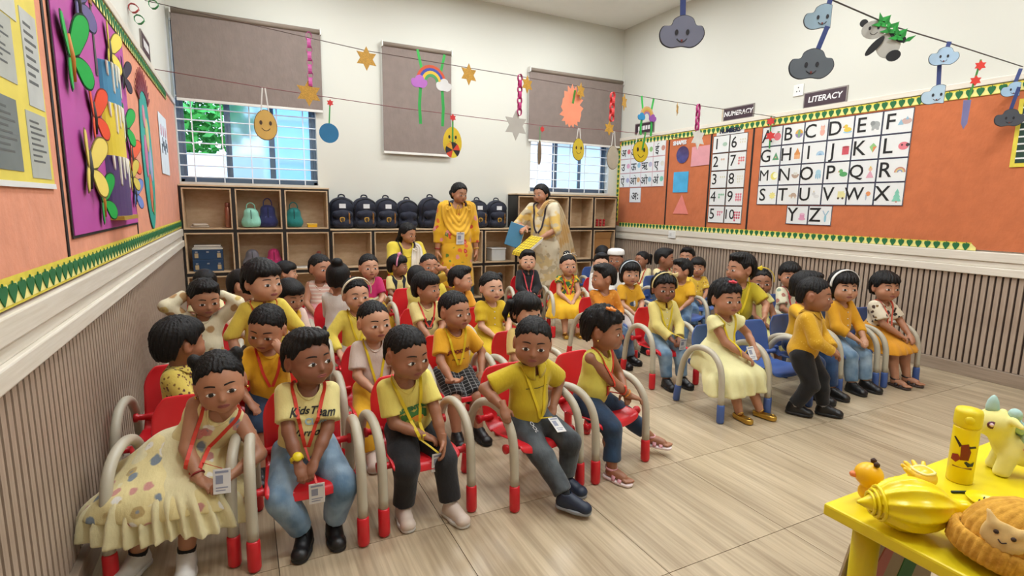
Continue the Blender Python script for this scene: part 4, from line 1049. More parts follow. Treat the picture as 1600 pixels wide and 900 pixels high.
for me in (CAPF, CAPR): me.materials.append(RED)
kb = MB(); kb.lathe([(.001, -.030), (.017, -.028), (.019, -.02), (.015, .0), (.015, .040), (.022, .044), (.022, .058), (.001, .060)], 12, (0, 0, 0), 'x'); KNOB = kb.mesh('connector', None, True); KNOB.materials.append(RED)
def chair(x, y, rz, col, label, dx=0.0):
    mt = RED if col == 'red' else BLU
    r = empty('kids_chair', (x, y, 0), R(rz)); tag(r, label, 'chair', 'small plastic chairs of the class')
    add('seat_shell', SHELL, r, None, mt)
    for s in (1, -1):
        f = add('side_frame', FRM, r, Matrix.Translation((s * .200, 0, 0)))
        add('foot_cap', CAPF, f, None, mt); add('foot_cap', CAPR, f, None, mt)
        add('connector', KNOB, r, to_m(frame(np.diag([s, 1, 1]) if s > 0 else rot('z', math.pi), V(s * .150, -.13, .270))), mt); add('connector', KNOB, r, to_m(frame(np.eye(3) if s > 0 else rot('z', math.pi), V(s * .140, .12, .325))), mt)
    return r

# ------------------------------------------------------------------ open shelving
PLY = wood('birch ply', '#b89a78', '#cbb190', .5, (3, 3, 9)); PLY2 = wood('ply edge', '#c9ae8b', '#d8c2a2', .5, (3, 3, 9)); BLK = plain('dark carcass', '#1d1917', .5)
YC = 6.80
def shelving(name, x0, x1, nx, z0s, label, sidex=()):
    r = empty(name, ((x0 + x1) / 2, YC, 0)); tag(r, label, 'shelf unit'); cx = (x0 + x1) / 2; w = (x1 - x0) / nx; D_ = YB - YC - .008; nz = len(z0s) - 1; g = .017
    m = MB()
    for i in range(nx + 1): x = x0 + w * i - cx; m.box(x - (g if 0 < i < nx else 0 if i == 0 else g), x + (g if 0 < i < nx else g if i == 0 else 0), 0, D_, 0, z0s[-1])
    for z in z0s: m.box(x0 - cx, x1 - cx, .002, D_, z - g if z > z0s[0] else 0, min(z + g, z0s[-1]))
    m.box(x0 - cx, x1 - cx, D_ - .006, D_, 0, z0s[-1]); m.obj('carcass', BLK, r)
    m = MB(); m.box(x0 - cx - .004, x1 - cx + .004, -.012, D_, z0s[-1], z0s[-1] + .016); m.obj('top_board', PLY2, r)
    for j in range(nz):
        H_ = z0s[j + 1] - z0s[j]; m = MB(); a, b, c, d = g + .002, w - g - .002, g + .002, H_ - g - .002; t = .014
        m.box(a, a + t, -.006, D_ - .008, c, d); m.box(b - t, b, -.006, D_ - .008, c, d); m.box(a + t, b - t, -.006, D_ - .008, c, c + t); m.box(a + t, b - t, -.006, D_ - .008, d - t, d); m.box(a + t, b - t, D_ - .014, D_ - .008, c + t, d - t)
        me = m.mesh('cubby', PLY)
        for i in range(nx): add('cubby', me, r, Matrix.Translation((x0 - cx + w * i, 0, z0s[j])))
    return r
ZS3 = [.06, .55, 1.035, 1.525]
shelving('shelf_unit', -.585, .955, 3, ZS3, 'tall black framed shelf unit of nine open wooden boxes under the left window')
shelving('shelf_unit', .96, 3.50, 5, [.06, .55, 1.035], 'low black framed shelf unit with navy backpacks on its top')
shelving('shelf_unit', 3.505, 5.265, 4, ZS3, 'tall wooden shelf unit with open boxes under the right window')

# ------------------------------------------------------------------ bags and boxes on the shelves
NAVY = fabric('#161a2c', rough=.8, sheen=.1); GOLD = plain('gold print', '#c79a3a', .5)
def backpack_meshes():
    F = Field((-.19, -.16, -.01), (.19, .16, .46), .009)
    F.rc((-.09, .03, .08), (.09, .03, .08), .085, .085, .02); F.rc((-.085, .03, .30), (.085, .03, .30), .085, .085, .06); F.rc((0, .03, .08), (0, .03, .32), .10, .095, .06); F.ell((0, .03, .34), (.13, .075, .085), .05)
    for s in (-1, 1): F.rc((s * .12, .03, .09), (s * .115, .03, .30), .05, .05, .04)
    F.cut((0, 0, .0), (0, 0, -1), .01); F.ripple(.004, 22, 5); a = F.mesh()
    G = Field((-.16, -.16, -.01), (.16, .02, .3), .008); G.rc((-.085, -.055, .06), (.085, -.055, .06), .05, .05, .02); G.rc((-.085, -.055, .19), (.085, -.055, .19), .05, .05, .05); G.rc((0, -.06, .06), (0, -.06, .2), .052, .05, .05); G.cut((0, 0, .004), (0, 0, -1), .01); b = G.mesh()
    return np_mesh('bag_body', *a, NAVY), np_mesh('front_pocket', *b, NAVY)
BAG, POCK = backpack_meshes()
zm = MB(); zm.tube(bez([(-.150, -.028, .10), (-.152, -.03, .24), (-.115, -.042, .365), (0, -.05, .408), (.115, -.042, .365), (.152, -.03, .24), (.150, -.028, .10)], 6), .005, 6); ZIP = zm.mesh('zip', plain('black zip', '#07080c', .4), True)
hm2 = MB(); hm2.tube(bez([(-.045, .04, .405), (-.035, .045, .448), (0, .047, .460), (.035, .045, .448), (.045, .04, .405)], 5), .010, 8); HANDLE = hm2.mesh('handle', NAVY, True)
lm_ = MB(); lm_.box(-.043, .043, -.075, -.068, .275, .335); LABEL = lm_.mesh('name_label', plain('paper label', '#dfe0e2', .6))
em_ = MB(); em_.prism([(0, -.042), (.026, -.018), (.034, .012), (.030, .034), (0, .042), (-.030, .034), (-.034, .012), (-.026, -.018)], 0, .004, 'y'); EMB = em_.mesh('emblem', GOLD)
em_ = MB(); em_.prism([(0, -.030), (.018, -.012), (.024, .010), (.020, .025), (0, .031), (-.020, .025), (-.024, .010), (-.018, -.012)], -.001, .004, 'y'); EMB2 = em_.mesh('emblem_field', plain('emblem dark', '#4a3612', .5))
sm2 = MB(); sm2.box(-.0015, .0015, -.002, 0, -.075, .085); [sm2.box(.006, .015, -.002, 0, -.07 + k * .016, -.060 + k * .016) for k in range(9)]; SPRT = sm2.mesh('side_print', plain('orange print', '#b57b28', .6))
stm = MB(); stm.tube(bez([(.10, .11, .36), (.12, .13, .25), (.11, .12, .1)], 5), .016, 8); stm.tube(bez([(-.10, .11, .36), (-.12, .13, .25), (-.11, .12, .1)], 5), .016, 8); STRAP = stm.mesh('shoulder_strap', NAVY, True)
def backpack(x, y, rz, label, full=True, tilt=0, s=.9, z=1.056):
    o = bpy.data.objects.new('backpack', BAG); link(o); o.location = (x, y, z); o.rotation_euler = (R(tilt), 0, R(rz)); o.scale = (s, s, s); tag(o, label, 'backpack', 'navy school backpacks on the low shelf unit')
    add('front_pocket', POCK, o); add('zip', ZIP, o); add('handle', HANDLE, o); add('shoulder_strap', STRAP, o)
    if full:
        add('name_label', LABEL, o, Matrix.Translation((0, -.006, .0))); e = add('emblem', EMB, o, Matrix.Translation((-.01, -.117, .115))); add('emblem_field', EMB2, e, Matrix.Translation((0, -.002, 0))); add('side_print', SPRT, o, Matrix.Translation((.078, -.110, .14)))
backpack(1.125, 6.94, -4, 'navy backpack beside the tall left shelf unit, leftmost of the row')
backpack(1.405, 6.93, 4, 'navy backpack second from the left end of the row with white label')
backpack(1.68, 6.93, 6, 'navy backpack third from the left end of the row with white label')
backpack(1.955, 6.95, 4, 'navy backpack lying turned aside left of the woman in floral kurta', False, 3, .86)
backpack(2.27, 6.94, 10, 'bulky navy backpack slumped right behind the shoulder of the woman in floral kurta', False, 3, .95)
backpack(2.66, 6.95, 0, 'navy backpack just right of the woman in floral kurta'); backpack(2.96, 6.94, 4, 'navy backpack in the middle of the three right ones with gold crest')
backpack(3.262, 6.95, 2, 'navy backpack beside the tall right shelf unit, rightmost of the row')
def soft_bag(x, y, z, w, d, h, col, label, name='lunch_bag', zipc='#0c1518', panel=None, strap=True, rz=0, tap=.8):
    F = Field((-w, -d, -.01), (w, d, h * 1.1), .007); rr = min(w, d) * .42
    F.rc((-w / 2 + rr, 0, rr), (w / 2 - rr, 0, rr), rr, rr, .01); F.rc((-w / 2 * tap + rr, 0, h - rr), (w / 2 * tap - rr, 0, h - rr), rr * .8, rr * .8, .02); F.rc((0, 0, rr), (0, 0, h - rr), max(w, d) * .40, rr, .05)
    for s in (-1, 1): F.rc((s * (w / 2 - rr), 0, rr), (s * (w / 2 * tap - rr), 0, h - rr), rr, rr * .8, .03)
    F.cut((0, 0, .003), (0, 0, -1), .005); F.ripple(.003, 30, int(x * 100) % 97); v, q = F.mesh(); o = bpy.data.objects.new(name, np_mesh(name, v, q, fabric(col))); link(o); o.location = (x, y, z + .006); o.rotation_euler = (0, 0, R(rz)); tag(o, label, 'bag')
    P = F.hit([(0, -d, t) for t in np.linspace(h * .45, h * .92, 8)], (0, 1, 0), .4, .002); m = MB(); m.tube(P, .0035, 6); m.obj('zip', plain('zip ' + zipc, zipc, .4), o, True)
    if strap: m = MB(); m.tube(bez([(-w * .25, 0, h * .9), (-w * .2, 0, h * 1.2), (0, 0, h * 1.32), (w * .2, 0, h * 1.2), (w * .25, 0, h * .9)], 5), .006, 8); m.obj('handle', fabric(col), o, True)
    if panel: P = F.hit([(px * w * .22, -d, pz * h) for px, pz in ((-1, .1), (1, .1), (-.8, .5), (.8, .5))], (0, 1, 0), .4, .003); m = MB(); m.raw(P, [(0, 1, 3, 2)]); m.obj('front_panel', fabric(panel), o)
    return o
Y0 = 6.83; t3 = 1.035 + .034; t2 = .55 + .034
soft_bag(.10, Y0 + .07, t3, .19, .13, .21, '#8cc9b4', 'mint green lunch bag with dark zip in the upper shelf box')
soft_bag(.28, Y0 + .09, t3, .19, .13, .25, '#23285a', 'navy blue lunch bag beside the mint one in upper shelf box', panel='#4a557c')
soft_bag(.56, Y0 + .08, t3, .19, .14, .22, '#12706c', 'teal lunch bag with hanging strap beside a yellow box')
def lathe_thing(name, label, cat, prof, mat, loc, rz=0, n=20, group=None):
    m = MB(); m.lathe(prof, n); o = m.obj(name, mat, None, True); o.location = loc; tag(o, label, cat, group); return o
b_ = lathe_thing('water_bottle', 'tall copper water bottle standing in the top left shelf box', 'bottle', [(.001, 0), (.032, .002), (.034, .01), (.034, .20), (.026, .225), (.024, .235)], plain('copper', '#9c6a58', .3, Metallic=.7), (-.135, Y0 + .05, t3))
m = MB(); m.lathe([(.026, .235), (.027, .24), (.027, .275), (.020, .283), (.001, .284)], 16); m.obj('cap', plain('copper cap', '#7d4f42', .35, Metallic=.5), b_, True)
m = MB(); m.box(-.055, .055, -.04, .04, 0, .035); o = m.obj('lunch_box', plain('yellow box', '#dca912', .4), None, False, .006); o.location = (.76, Y0 + .06, t3); tag(o, 'small yellow lunch box right of the teal lunch bag', 'box'); m = MB(); m.box(-.058, .058, -.043, .043, .035, .045); m.obj('lid', plain('yellow lid', '#e8c24a', .4), o, False, .003)
for i, (c_, l_) in enumerate((('#9c8d7c', 'brown folded cloth at the bottom of a small pile in top left shelf box'), ('#b7aa9a', 'beige folded cloth on top of a small pile in top left shelf box'))):
    m = MB(); m.box(-.09 + .02 * i, .09 - .015 * i, -.06, .06, 0, .022); o = m.obj('folded_cloth', fabric(c_), None, False, .009, 3); o.location = (-.42, Y0 + .08, t3 + i * .0225); o.rotation_euler.z = .2 * i; tag(o, l_, 'cloth')
DB = plain('dark blue board', '#1f3c5c', .45)
for i, (z_, l_) in enumerate(((t2, 'dark blue storage box at the bottom of the stack in left shelf'), (t2 + .131, 'dark blue storage box in the middle of the stack in left shelf'))):
    m = MB(); m.box(-.15, .15, -.08, .08, 0, .13 - .02 * i); o = m.obj('storage_box', DB, None, False, .004); o.location = (-.36, Y0 + .10, z_); tag(o, l_, 'box')
    [MB().box(sx - .018, sx + .018, -.084, -.079, .02, .07).obj('box_label', plain('tan label', '#b09a75', .6), o) for sx in (-.11, .11)]; [MB().box(sx - .012, sx + .012, -.084, -.079, .078, .093).obj('clasp', plain('clasp', '#aeb4ba', .3, Metallic=.7), o) for sx in (-.11, .0, .11)]
for i, (c_, w_) in enumerate((('#c9c4bb', .15), ('#3c3a3c', .14), ('#d8d3cc', .13))):
    m = MB(); m.box(-w_, w_, -.07, .07, 0, .016); o = m.obj('book', plain('book ' + c_, c_, .6), None, False, .002); o.location = (-.36, Y0 + .10, t2 + .2425 + .0165 * i); tag(o, ['pale book lying on the blue boxes, bottom of three', 'dark book lying between two pale books on the blue boxes', 'pale book lying on top of the blue boxes'][i], 'book', 'books on the blue boxes')
    m = MB(); m.box(-w_ + .004, w_ + .001, -.072, .068, .003, .013); m.obj('pages', plain('paper', '#e6e2d8', .7), o)
soft_bag(.09, Y0 + .08, t2, .20, .13, .22, '#6b6870', 'grey and white striped bag beside the pink bag', 'soft_bag', '#222222', '#d7d7de', False, tap=.5); soft_bag(.32, Y0 + .08, t2, .19, .13, .22, '#b02560', 'pink patterned bag beside the grey bag in left shelf', 'soft_bag', '#601030', '#d55a8a', False, tap=.5)
m = MB(); m.lathe([(.001, 0), (.030, .0), (.034, .05), (.026, .10), (.018, .13), (.026, .15), (.022, .18), (.001, .19)], 14); o = m.obj('cloth_doll', fabric('#b8a184'), None, True); o.location = (.83, Y0 + .10, t2); tag(o, 'small beige doll leaning at the right side of a shelf box', 'toy')
m = MB(); m.lathe([(.027, .147), (.032, .165), (.020, .192), (.001, .196)], 14); m.obj('hat', fabric('#8f4a3e'), o, True)
m = MB(); m.box(-.14, .14, -.11, .11, 0, .004); o = m.obj('paper_sheets', plain('paper', '#e6e2d8', .7)); o.location = (.69, Y0 + .13, t2); tag(o, 'flat stack of paper sheets in a lower shelf box', 'paper')
for r_ in range(3):
    for c_ in range(4):
        m = MB(); m.lathe([(.001, 0), (.020, .001), (.021, .03), (.017, .036), (.001, .037)], 10); o = m.obj('red_jar', plain('red plastic 2', '#b3242c', .35), None, True); o.location = (4.92 + c_ * .064, Y0 + .09, t3 + r_ * .038); tag(o, 'small red jar in the %s layer, %s from the left, on the right shelf' % (['bottom', 'middle', 'top'][r_], ['first', 'second', 'third', 'fourth'][c_]), 'jar', 'red jars on the right shelf')
def carton(x, z, w, h, label, rz=0):
    CB = plain('cardboard', '#a97b48', .8, .06); o = empty('cardboard_box', (x, Y0 + .10, z), R(rz)); tag(o, label, 'box'); m = MB(); t = .004
    for b in ((-w / 2, w / 2, -.1, .1, 0, t), (-w / 2, w / 2, -.1, -.1 + t, t, h), (-w / 2, w / 2, .1 - t, .1, t, h), (-w / 2, -w / 2 + t, -.1 + t, .1 - t, t, h), (w / 2 - t, w / 2, -.1 + t, .1 - t, t, h)): m.box(*b)
    m.obj('carton', CB, o); m = MB(); m.raw([(-w / 2, -.102, h), (w / 2, -.102, h), (w / 2 - .01, -.15, h + .10), (-w / 2 + .02, -.15, h + .10), (-w / 2, -.098, h), (w / 2, -.098, h), (w / 2 - .01, -.146, h + .10), (-w / 2 + .02, -.146, h + .10)], [(0, 1, 2, 3), (7, 6, 5, 4), (0, 4, 5, 1), (1, 5, 6, 2), (2, 6, 7, 3), (3, 7, 4, 0)]); m.obj('flap', plain('cardboard light', '#b98a55', .8), o)
    m = MB(); m.box(.02, .11, -.1025, -.1005, .05, .14); m.obj('paper_label', plain('paper label', '#dfe0e2', .6), o)
carton(5.02, t2, .33, .30, 'open cardboard box with raised flap in the right shelf')
m = MB(); m.box(-.12, .12, -.09, .09, 0, .16); o = m.obj('storage_box', plain('dark teal tub', '#2b4a52', .4), None, False, .01); o.location = (2.75, Y0 + .11, .06 + .034); tag(o, 'dark teal storage tub low in the shelf behind the children', 'box'); m = MB(); m.box(-.125, .125, -.095, .095, .16, .175); m.obj('lid', plain('tub lid', '#24383e', .4), o, False, .003)
m = MB(); m.box(-.11, .11, -.09, .09, 0, .17); o = m.obj('storage_box', plain('white tub', '#c9cccb', .4), None, False, .01); o.location = (3.25, Y0 + .11, t2); tag(o, 'white storage tub in the shelf beside the woman in cream', 'box'); m = MB(); m.box(-.115, .115, -.095, .095, .17, .185); m.obj('lid', plain('white lid', '#dcdedd', .4), o, False, .003)
# ------------------------------------------------------------------ yellow table with show objects, bottom right
TZ = .56
YT = plain('yellow laminate', '#e6d21e', .35, .02); YD = plain('yellow leg', '#d9c61d', .4)
tb_ = empty('yellow_table', (1.99, .30, 0)); tag(tb_, 'bright yellow low table covered with yellow show objects', 'table')
m = MB(); m.box(-.56, .56, -.55, .545, TZ - .035, TZ); m.obj('tabletop', YT, tb_, False, .006)
for sx in (-1, 1):
    for sy in (-1, 1): m = MB(); m.tube([(sx * .47, sy * .47, 0), (sx * .47, sy * .47, TZ - .03)], .034, 18); m.obj('leg', YD, tb_, True)
for s in (-1, 1): m = MB(); m.box(-.40, .40, s * .47 - .012, s * .47 + .012, TZ - .09, TZ - .035); m.obj('apron', YD, tb_)
YL = plain('yellow plastic', '#efd80f', .28, .03)
# flask
fk = empty('flask', (1.94, .745, TZ)); tag(fk, 'tall yellow flask with a dark printed figure standing on the table', 'bottle')
m = MB(); m.lathe([(.001, 0), (.030, 0), (.033, .004), (.033, .172), (.031, .178)], 28); m.obj('body', YL, fk, True)
m = MB(); m.lathe([(.031, .178), (.034, .182), (.035, .19), (.0345, .222), (.031, .232), (.001, .236)], 28); lid = m.obj('lid', plain('yellow lid plastic', '#e4cf1c', .45), fk, True)
m = MB(); m.lathe([(.001, -.040), (.012, -.039), (.013, -.032), (.001, -.03)], 14, (0, 0, .205), 'y'); bt = m.obj('button', plain('yellow lid plastic', '#e4cf1c', .45), lid, True); bt.rotation_euler.z = R(-62)
def wrap(outl, r, z, a0): return [(r * math.sin(a0 + x / r), -r * math.cos(a0 + x / r), z + y) for x, y in outl]
for outl, z, a, col in ([(-.006, -.022), (.010, -.020), (.013, .002), (.006, .022), (-.008, .016)], .105, -1.12, '#7a2418'), ([(-.026, .026), (-.022, .028), (-.006, .010), (-.010, .004)], .112, -1.12, '#2a1712'), ([(.004, .010), (.022, .012), (.024, .007), (.006, .003)], .112, -1.12, '#2a1712'), ([(-.026, -.022), (-.014, -.026), (-.004, -.014), (-.012, -.004), (-.024, -.008)], .100, -1.12, '#8b2b1c'), ([(.006, -.018), (.018, -.026), (.024, -.018), (.022, -.030), (.010, -.032), (.002, -.022)], .100, -1.12, '#1d2530'), ([(-.02, .0), (.02, .001), (.02, -.004), (-.02, -.003)], .056, -1.12, '#8a5a20'):
    vv, ff = disc_fill([(x_ * 1.25, y_ * 1.25) for x_, y_ in outl]); P = wrap(vv, .0344, z, a); m = MB(); m.raw(P, ff); m.obj('print', plain('ink ' + col, col, .5), fk)
# rubber duck (back turned aside)
F = Field((-.06, -.07, -.005), (.06, .07, .14), .004); F.ell((0, .005, .032), (.034, .043, .032), .01); F.rc((0, .035, .035), (0, .055, .058), .016, .007, .015); F.ell((0, -.016, .084), (.034, .036, .034), .012); F.cut((0, 0, .001), (0, 0, -1))
for s in (-1, 1): F.ell((s * .033, .004, .036), (.008, .024, .017), .004)
v, q = F.mesh(); dk = bpy.data.objects.new('toy_duck', np_mesh('toy_duck', v, q, plain('duck yellow', '#f0b914', .35, .03))); link(dk); dk.location = (1.555, .785, TZ); dk.rotation_euler.z = R(-135); tag(dk, 'small yellow toy duck with two dark tufts at the table corner', 'toy')
m = MB(); m.lathe([(.001, -.008), (.010, -.006), (.012, 0), (.008, .006), (.001, .008)], 10); bk_ = m.obj('beak', plain('duck beak', '#e2824a', .4), dk, True); bk_.location = (0, -.052, .080)
for s in (-1, 1): m = MB(); m.lathe([(.001, 0), (.007, .002), (.008, .010), (.001, .016)], 10); o = m.obj('tuft', plain('dark brown', '#3a1d10', .5), dk, True); o.location = (s * .013, -.004, .114)
# fluted lemon-shaped jar lying down
F = Field((-.09, -.13, -.09), (.09, .17, .09), .004); F.ell((0, 0, 0), (.072, .092, .072), .01); F.rc((0, -.085, 0), (0, -.122, 0), .024, .006, .015); F.rc((0, .08, 0), (0, .118, 0), .020, .020, .02)
X, Y, Z = F.ax[0][:, None, None], F.ax[1][None, :, None], F.ax[2][None, None, :]; F.v = (F.v + .0080 * np.abs(np.sin(np.arctan2(X, Z) * 5.5)) * np.clip(1.3 - (Y / .085) ** 2, 0, 1)).astype(np.float32)
v, q = F.mesh(); lj = bpy.data.objects.new('fluted_jar', np_mesh('fluted_jar', v, q, YL)); link(lj); lj.location = (1.505, .668, TZ + .0715); lj.rotation_euler = (R(4), 0, R(-128)); tag(lj, 'fluted yellow lemon shaped plastic jar lying near the table edge', 'jar')
for yy, rr in ((-.075, .043), (-.085, .034), (-.094, .027)): m = MB(); m.tube([(rr * math.cos(a), yy, rr * math.sin(a)) for a in np.linspace(0, 2 * math.pi, 25)], .004, 8, False); m.obj('ring', YL, lj, True)
# toy seashell / banana bunch behind the jar
F = Field((-.07, -.07, -.01), (.07, .07, .09), .004); F.ell((0, 0, .030), (.040, .036, .030), .01)
for i in range(5): a = R(-60 + 30 * i); F.rc((.03 * math.sin(a), .02 * math.cos(a), .035), (.058 * math.sin(a), .05 * math.cos(a), .055), .011, .006, .006)
F.cut((0, 0, .001), (0, 0, -1)); v, q = F.mesh(); sh_ = bpy.data.objects.new('toy_shell', np_mesh('toy_shell', v, q, plain('shell yellow', '#f2c83a', .25))); link(sh_); sh_.location = (1.79, .775, TZ); tag(sh_, 'shiny yellow shell toy with spikes between the jar and the flask', 'toy')
m = MB(); m.tube([(.028 * math.cos(a), .028 * math.sin(a), .052 + .002 * math.sin(3 * a)) for a in np.linspace(0, 6.28, 17)], .004, 6, False); m.obj('rim', plain('clear rim', '#f5e6a0', .15), sh_, True)
# plush pony
pl_ = plain('plush cream', '#e4dc8e', .95, .04, 30., .4); F = Field((-.08, -.12, -.005), (.08, .14, .22), .005)
F.ell((0, .045, .072), (.040, .066, .042), .02)
for s in (-1, 1): F.rc((s * .022, .0, .06), (s * .027, -.012, .014), .022, .020, .012); F.rc((s * .022, .090, .06), (s * .028, .098, .014), .024, .021, .012)
F.rc((0, -.005, .09), (0, -.028, .125), .032, .030, .02); F.ell((0, -.035, .145), (.045, .045, .040), .012); F.ell((0, -.072, .130), (.028, .022, .022), .015); F.cut((0, 0, .001), (0, 0, -1)); F.ripple(.0012, 90, 2)
for s in (-1, 1): F.rc((s * .036, -.008, .165), (s * .062, .004, .158), .012, .006, .006)
v, q = F.mesh(); py = bpy.data.objects.new('plush_pony', np_mesh('plush_pony', v, q, pl_)); link(py); py.location = (2.13, .71, TZ); py.rotation_euler.z = R(-142); py.scale = (1.12,) * 3; tag(py, 'cream plush pony with pale blue horn and mane on the table', 'toy')
BLP = plain('plush blue', '#a9c9c4', .95, .05, 30., .4); m = MB(); m.lathe([(.015, 0), (.016, .01), (.013, .028), (.006, .042), (.001, .046)], 12, (0, -.045, .178)); m.obj('horn', BLP, py, True)
F = Field((-.04, -.06, .05), (.04, .12, .22), .005)
for i in range(6): F.ell((.012 * (-1) ** i, .002 + .008 * i, .178 - .018 * i), (.018, .016, .018), .006)
v, q = F.mesh(); add('mane', np_mesh('mane', v, q, BLP), py); m = MB(); m.tube(bez([(0, .11, .09), (0, .14, .10), (.01, .155, .07), (0, .16, .04)], 5), [.012] * 8 + [.014] * 4 + [.008] * 4, 10); m.obj('tail', BLP, py, True)
for s in (-1, 1):
    m = MB(); m.lathe([(.001, -.003), (.010, -.002), (.011, .001), (.001, .003)], 14, (0, 0, 0), 'x'); e = m.obj('eye', plain('plush eye', '#5a2338', .3), py, True); e.location = (s * .0405, -.054, .148); m = MB(); m.lathe([(.0005, -.002), (.005, -.001), (.005, .003), (.0005, .004)], 10, (0, 0, 0), 'x'); g_ = m.obj('pupil', plain('plush pupil', '#e6c9d6', .3), e, True); g_.location = (s * .0025, -.001, .001)
    m = MB(); m.prism([(0, -.008), (.009, .002), (.008, .008), (0, .005), (-.008, .008), (-.009, .002)], -.001, .001, 'x'); h_ = m.obj('heart_patch', plain('heart pink', '#c9586a', .8), py); h_.location = (s * .0405, .03, .088)
# knitted hat
KN = NT('knit'); co = KN.coord(); KN.set(KN.ramp(KN.noise(co, 60, 2), [(.3, '#b88428'), (.7, '#d9a640')]), .95); KN.bump(KN.noise(co, 300, 1), .5, .002); KN = KN.m; m = MB(); n_ = 72; prof = [(.082, 0), (.090, .006), (.091, .045), (.087, .052), (.080, .050)]; vv = []; ff = []
def rib_lathe(prof, n, amp, k, o=(0, 0, 0)):
    v = []; f = []
    for j, (r, h) in enumerate(prof):
        for i in range(n): a = 2 * math.pi * i / n; rr = r * (1 + amp * abs(math.sin(a * k / 2))); v.append((rr * math.cos(a) + o[0] * h, rr * math.sin(a) + o[1] * h, h))
    for j in range(len(prof) - 1):
        for i in range(n): b = (i + 1) % n; f.append((j * n + i, j * n + b, (j + 1) * n + b, (j + 1) * n + i))
    return v, f
vv, ff = rib_lathe([(.074, .004), (.084, .0), (.092, .008), (.093, .045), (.088, .056), (.078, .054)], 180, .045, 36); m.raw(vv, ff); ht = m.obj('knitted_hat', KN, None, True); ht.location = (1.548, .508, TZ + .012); ht.rotation_euler = (R(8), R(10), 0); tag(ht, 'mustard brown knitted beanie with furry pompon on the table', 'hat')
m = MB(); vv, ff = rib_lathe([(.083, .045), (.087, .07), (.082, .10), (.066, .13), (.040, .152), (.012, .162), (.001, .163)], 180, .05, 22, (.10, -.15)); m.raw(vv, ff); m.obj('crown', KN, ht, True)
rs = np.random.RandomState(8); n = 1500; d = rs.normal(size=(n, 3)); d /= np.linalg.norm(d, axis=1)[:, None]; a = rs.normal(size=(n, 3)); s_ = np.cross(d, a); s_ /= np.linalg.norm(s_, axis=1)[:, None]; c = V(.050, -.072, .130)
v = np.stack([c + d * .012 - s_ * .0012, c + d * .012 + s_ * .0012, c + d * (.042 + .02 * rs.rand(n))[:, None] + a * .005], 1).reshape(-1, 3); pm = add('pompon', np_mesh('pompon', v, np.arange(3 * n).reshape(-1, 3), plain('pompon fur', '#d6952c', .9, .2, 40.), False), ht); pm['kind'] = 'stuff'
m = MB(); F = Field((-.05, -.02, -.04), (.05, .02, .04), .004); F.ell((0, 0, 0), (.034, .008, .026), .004); [F.rc((s * .018, 0, .015), (s * .032, 0, .034), .010, .004, .006) for s in (-1, 1)]; v, q = F.mesh(); pt = add('face_patch', np_mesh('face_patch', v, q, plain('patch fur', '#d9b878', .95, .1, 60., .5)), ht); pt.matrix_local = to_m(frame(rot('z', R(-72)) @ rot('x', R(-12)), V(-.078, -.022, .082), 1.25))
m = MB(); [m.lathe([(.0005, -.010), (.004, -.009), (.004, -.007), (.0005, -.006)], 8, (s * .012, 0, .005), 'y') for s in (-1, 1)]; m.tube(bez([(-.006, -.009, -.006), (0, -.010, -.010), (.006, -.009, -.006)], 4), .0012, 5); m.obj('stitched_face', plain('dark thread', '#3a2418', .7), pt, True)
# small flat yellow things between flask and hat
lm2 = lathe_thing('yellow_dish', 'shallow yellow dish with a painted face behind the hat', 'dish', [(.001, 0), (.040, 0), (.052, .012), (.050, .014), (.036, .004), (.001, .004)], YL, (1.86, .64, TZ)); m = MB(); m.tube(bez([(-.016, 0, .006), (0, -.010, .006), (.016, 0, .006)], 4), .0018, 6); [m.tube([(s * .014 - .005, .014, .006), (s * .014 + .005, .016, .006)], .0018, 6) for s in (-1, 1)]; m.obj('painted_face', plain('black ink', '#141414', .5), lm2, True)
m = MB(); m.tube([(0, 0, .006), (.06, -.03, .006)], .004, 8); o = m.obj('pencil', plain('dark green pencil', '#1c2a18', .5), None, True); o.location = (1.83, .715, TZ - .002); tag(o, 'short dark pencil lying at the foot of the flask', 'pencil')
F = Field((-.09, -.05, -.005), (.09, .05, .05), .005); F.ell((0, 0, .012), (.06, .03, .016), .01); F.ell((.045, .005, .022), (.022, .02, .016), .01); F.ell((-.04, -.004, .018), (.03, .022, .014), .01); F.ripple(.003, 60, 4); F.cut((0, 0, .001), (0, 0, -1)); v, q = F.mesh(); o = bpy.data.objects.new('yellow_scarf', np_mesh('yellow_scarf', v, q, plain('bright yellow cloth', '#ecd21a', .7))); link(o); o.location = (1.86, .52, TZ); o.rotation_euler.z = .3; tag(o, 'crumpled bright yellow cloth with pattern behind the hat', 'cloth')
# cardboard cut-out leaning under the table
m = MB(); cut = [(-.26, 0), (.30, 0), (.30, .40), (.10, .47), (-.08, .475), (-.20, .42), (-.25, .28)]; m.prism(cut, 0, .006, 'y'); cb = m.obj('cardboard_cutout', plain('card grey', '#b7a892', .8), None); cb.location = (1.73, .818, .0); cb.rotation_euler = (R(1), 0, 0); tag(cb, 'painted cardboard cut-out leaning against the table leg underneath', 'cut-out')
for nm, outl, col in (('painted_patch', [(-.10, .26), (.02, .40), (.06, .38), (-.02, .24)], '#c97b7b'), ('painted_patch', [(.02, .12), (.14, .34), (.22, .30), (.10, .08)], '#3f7d4e'), ('painted_patch', [(-.20, .05), (-.08, .22), (.0, .14), (-.10, .02)], '#ddd2c0'), ('painted_face', [(-.19, .32), (-.12, .42), (-.05, .38), (-.06, .28), (-.14, .26)], '#d8b08c')):
    m = MB(); m.prism(outl, -.003, 0, 'y'); m.obj(nm, plain('paint ' + col, col, .6), cb)
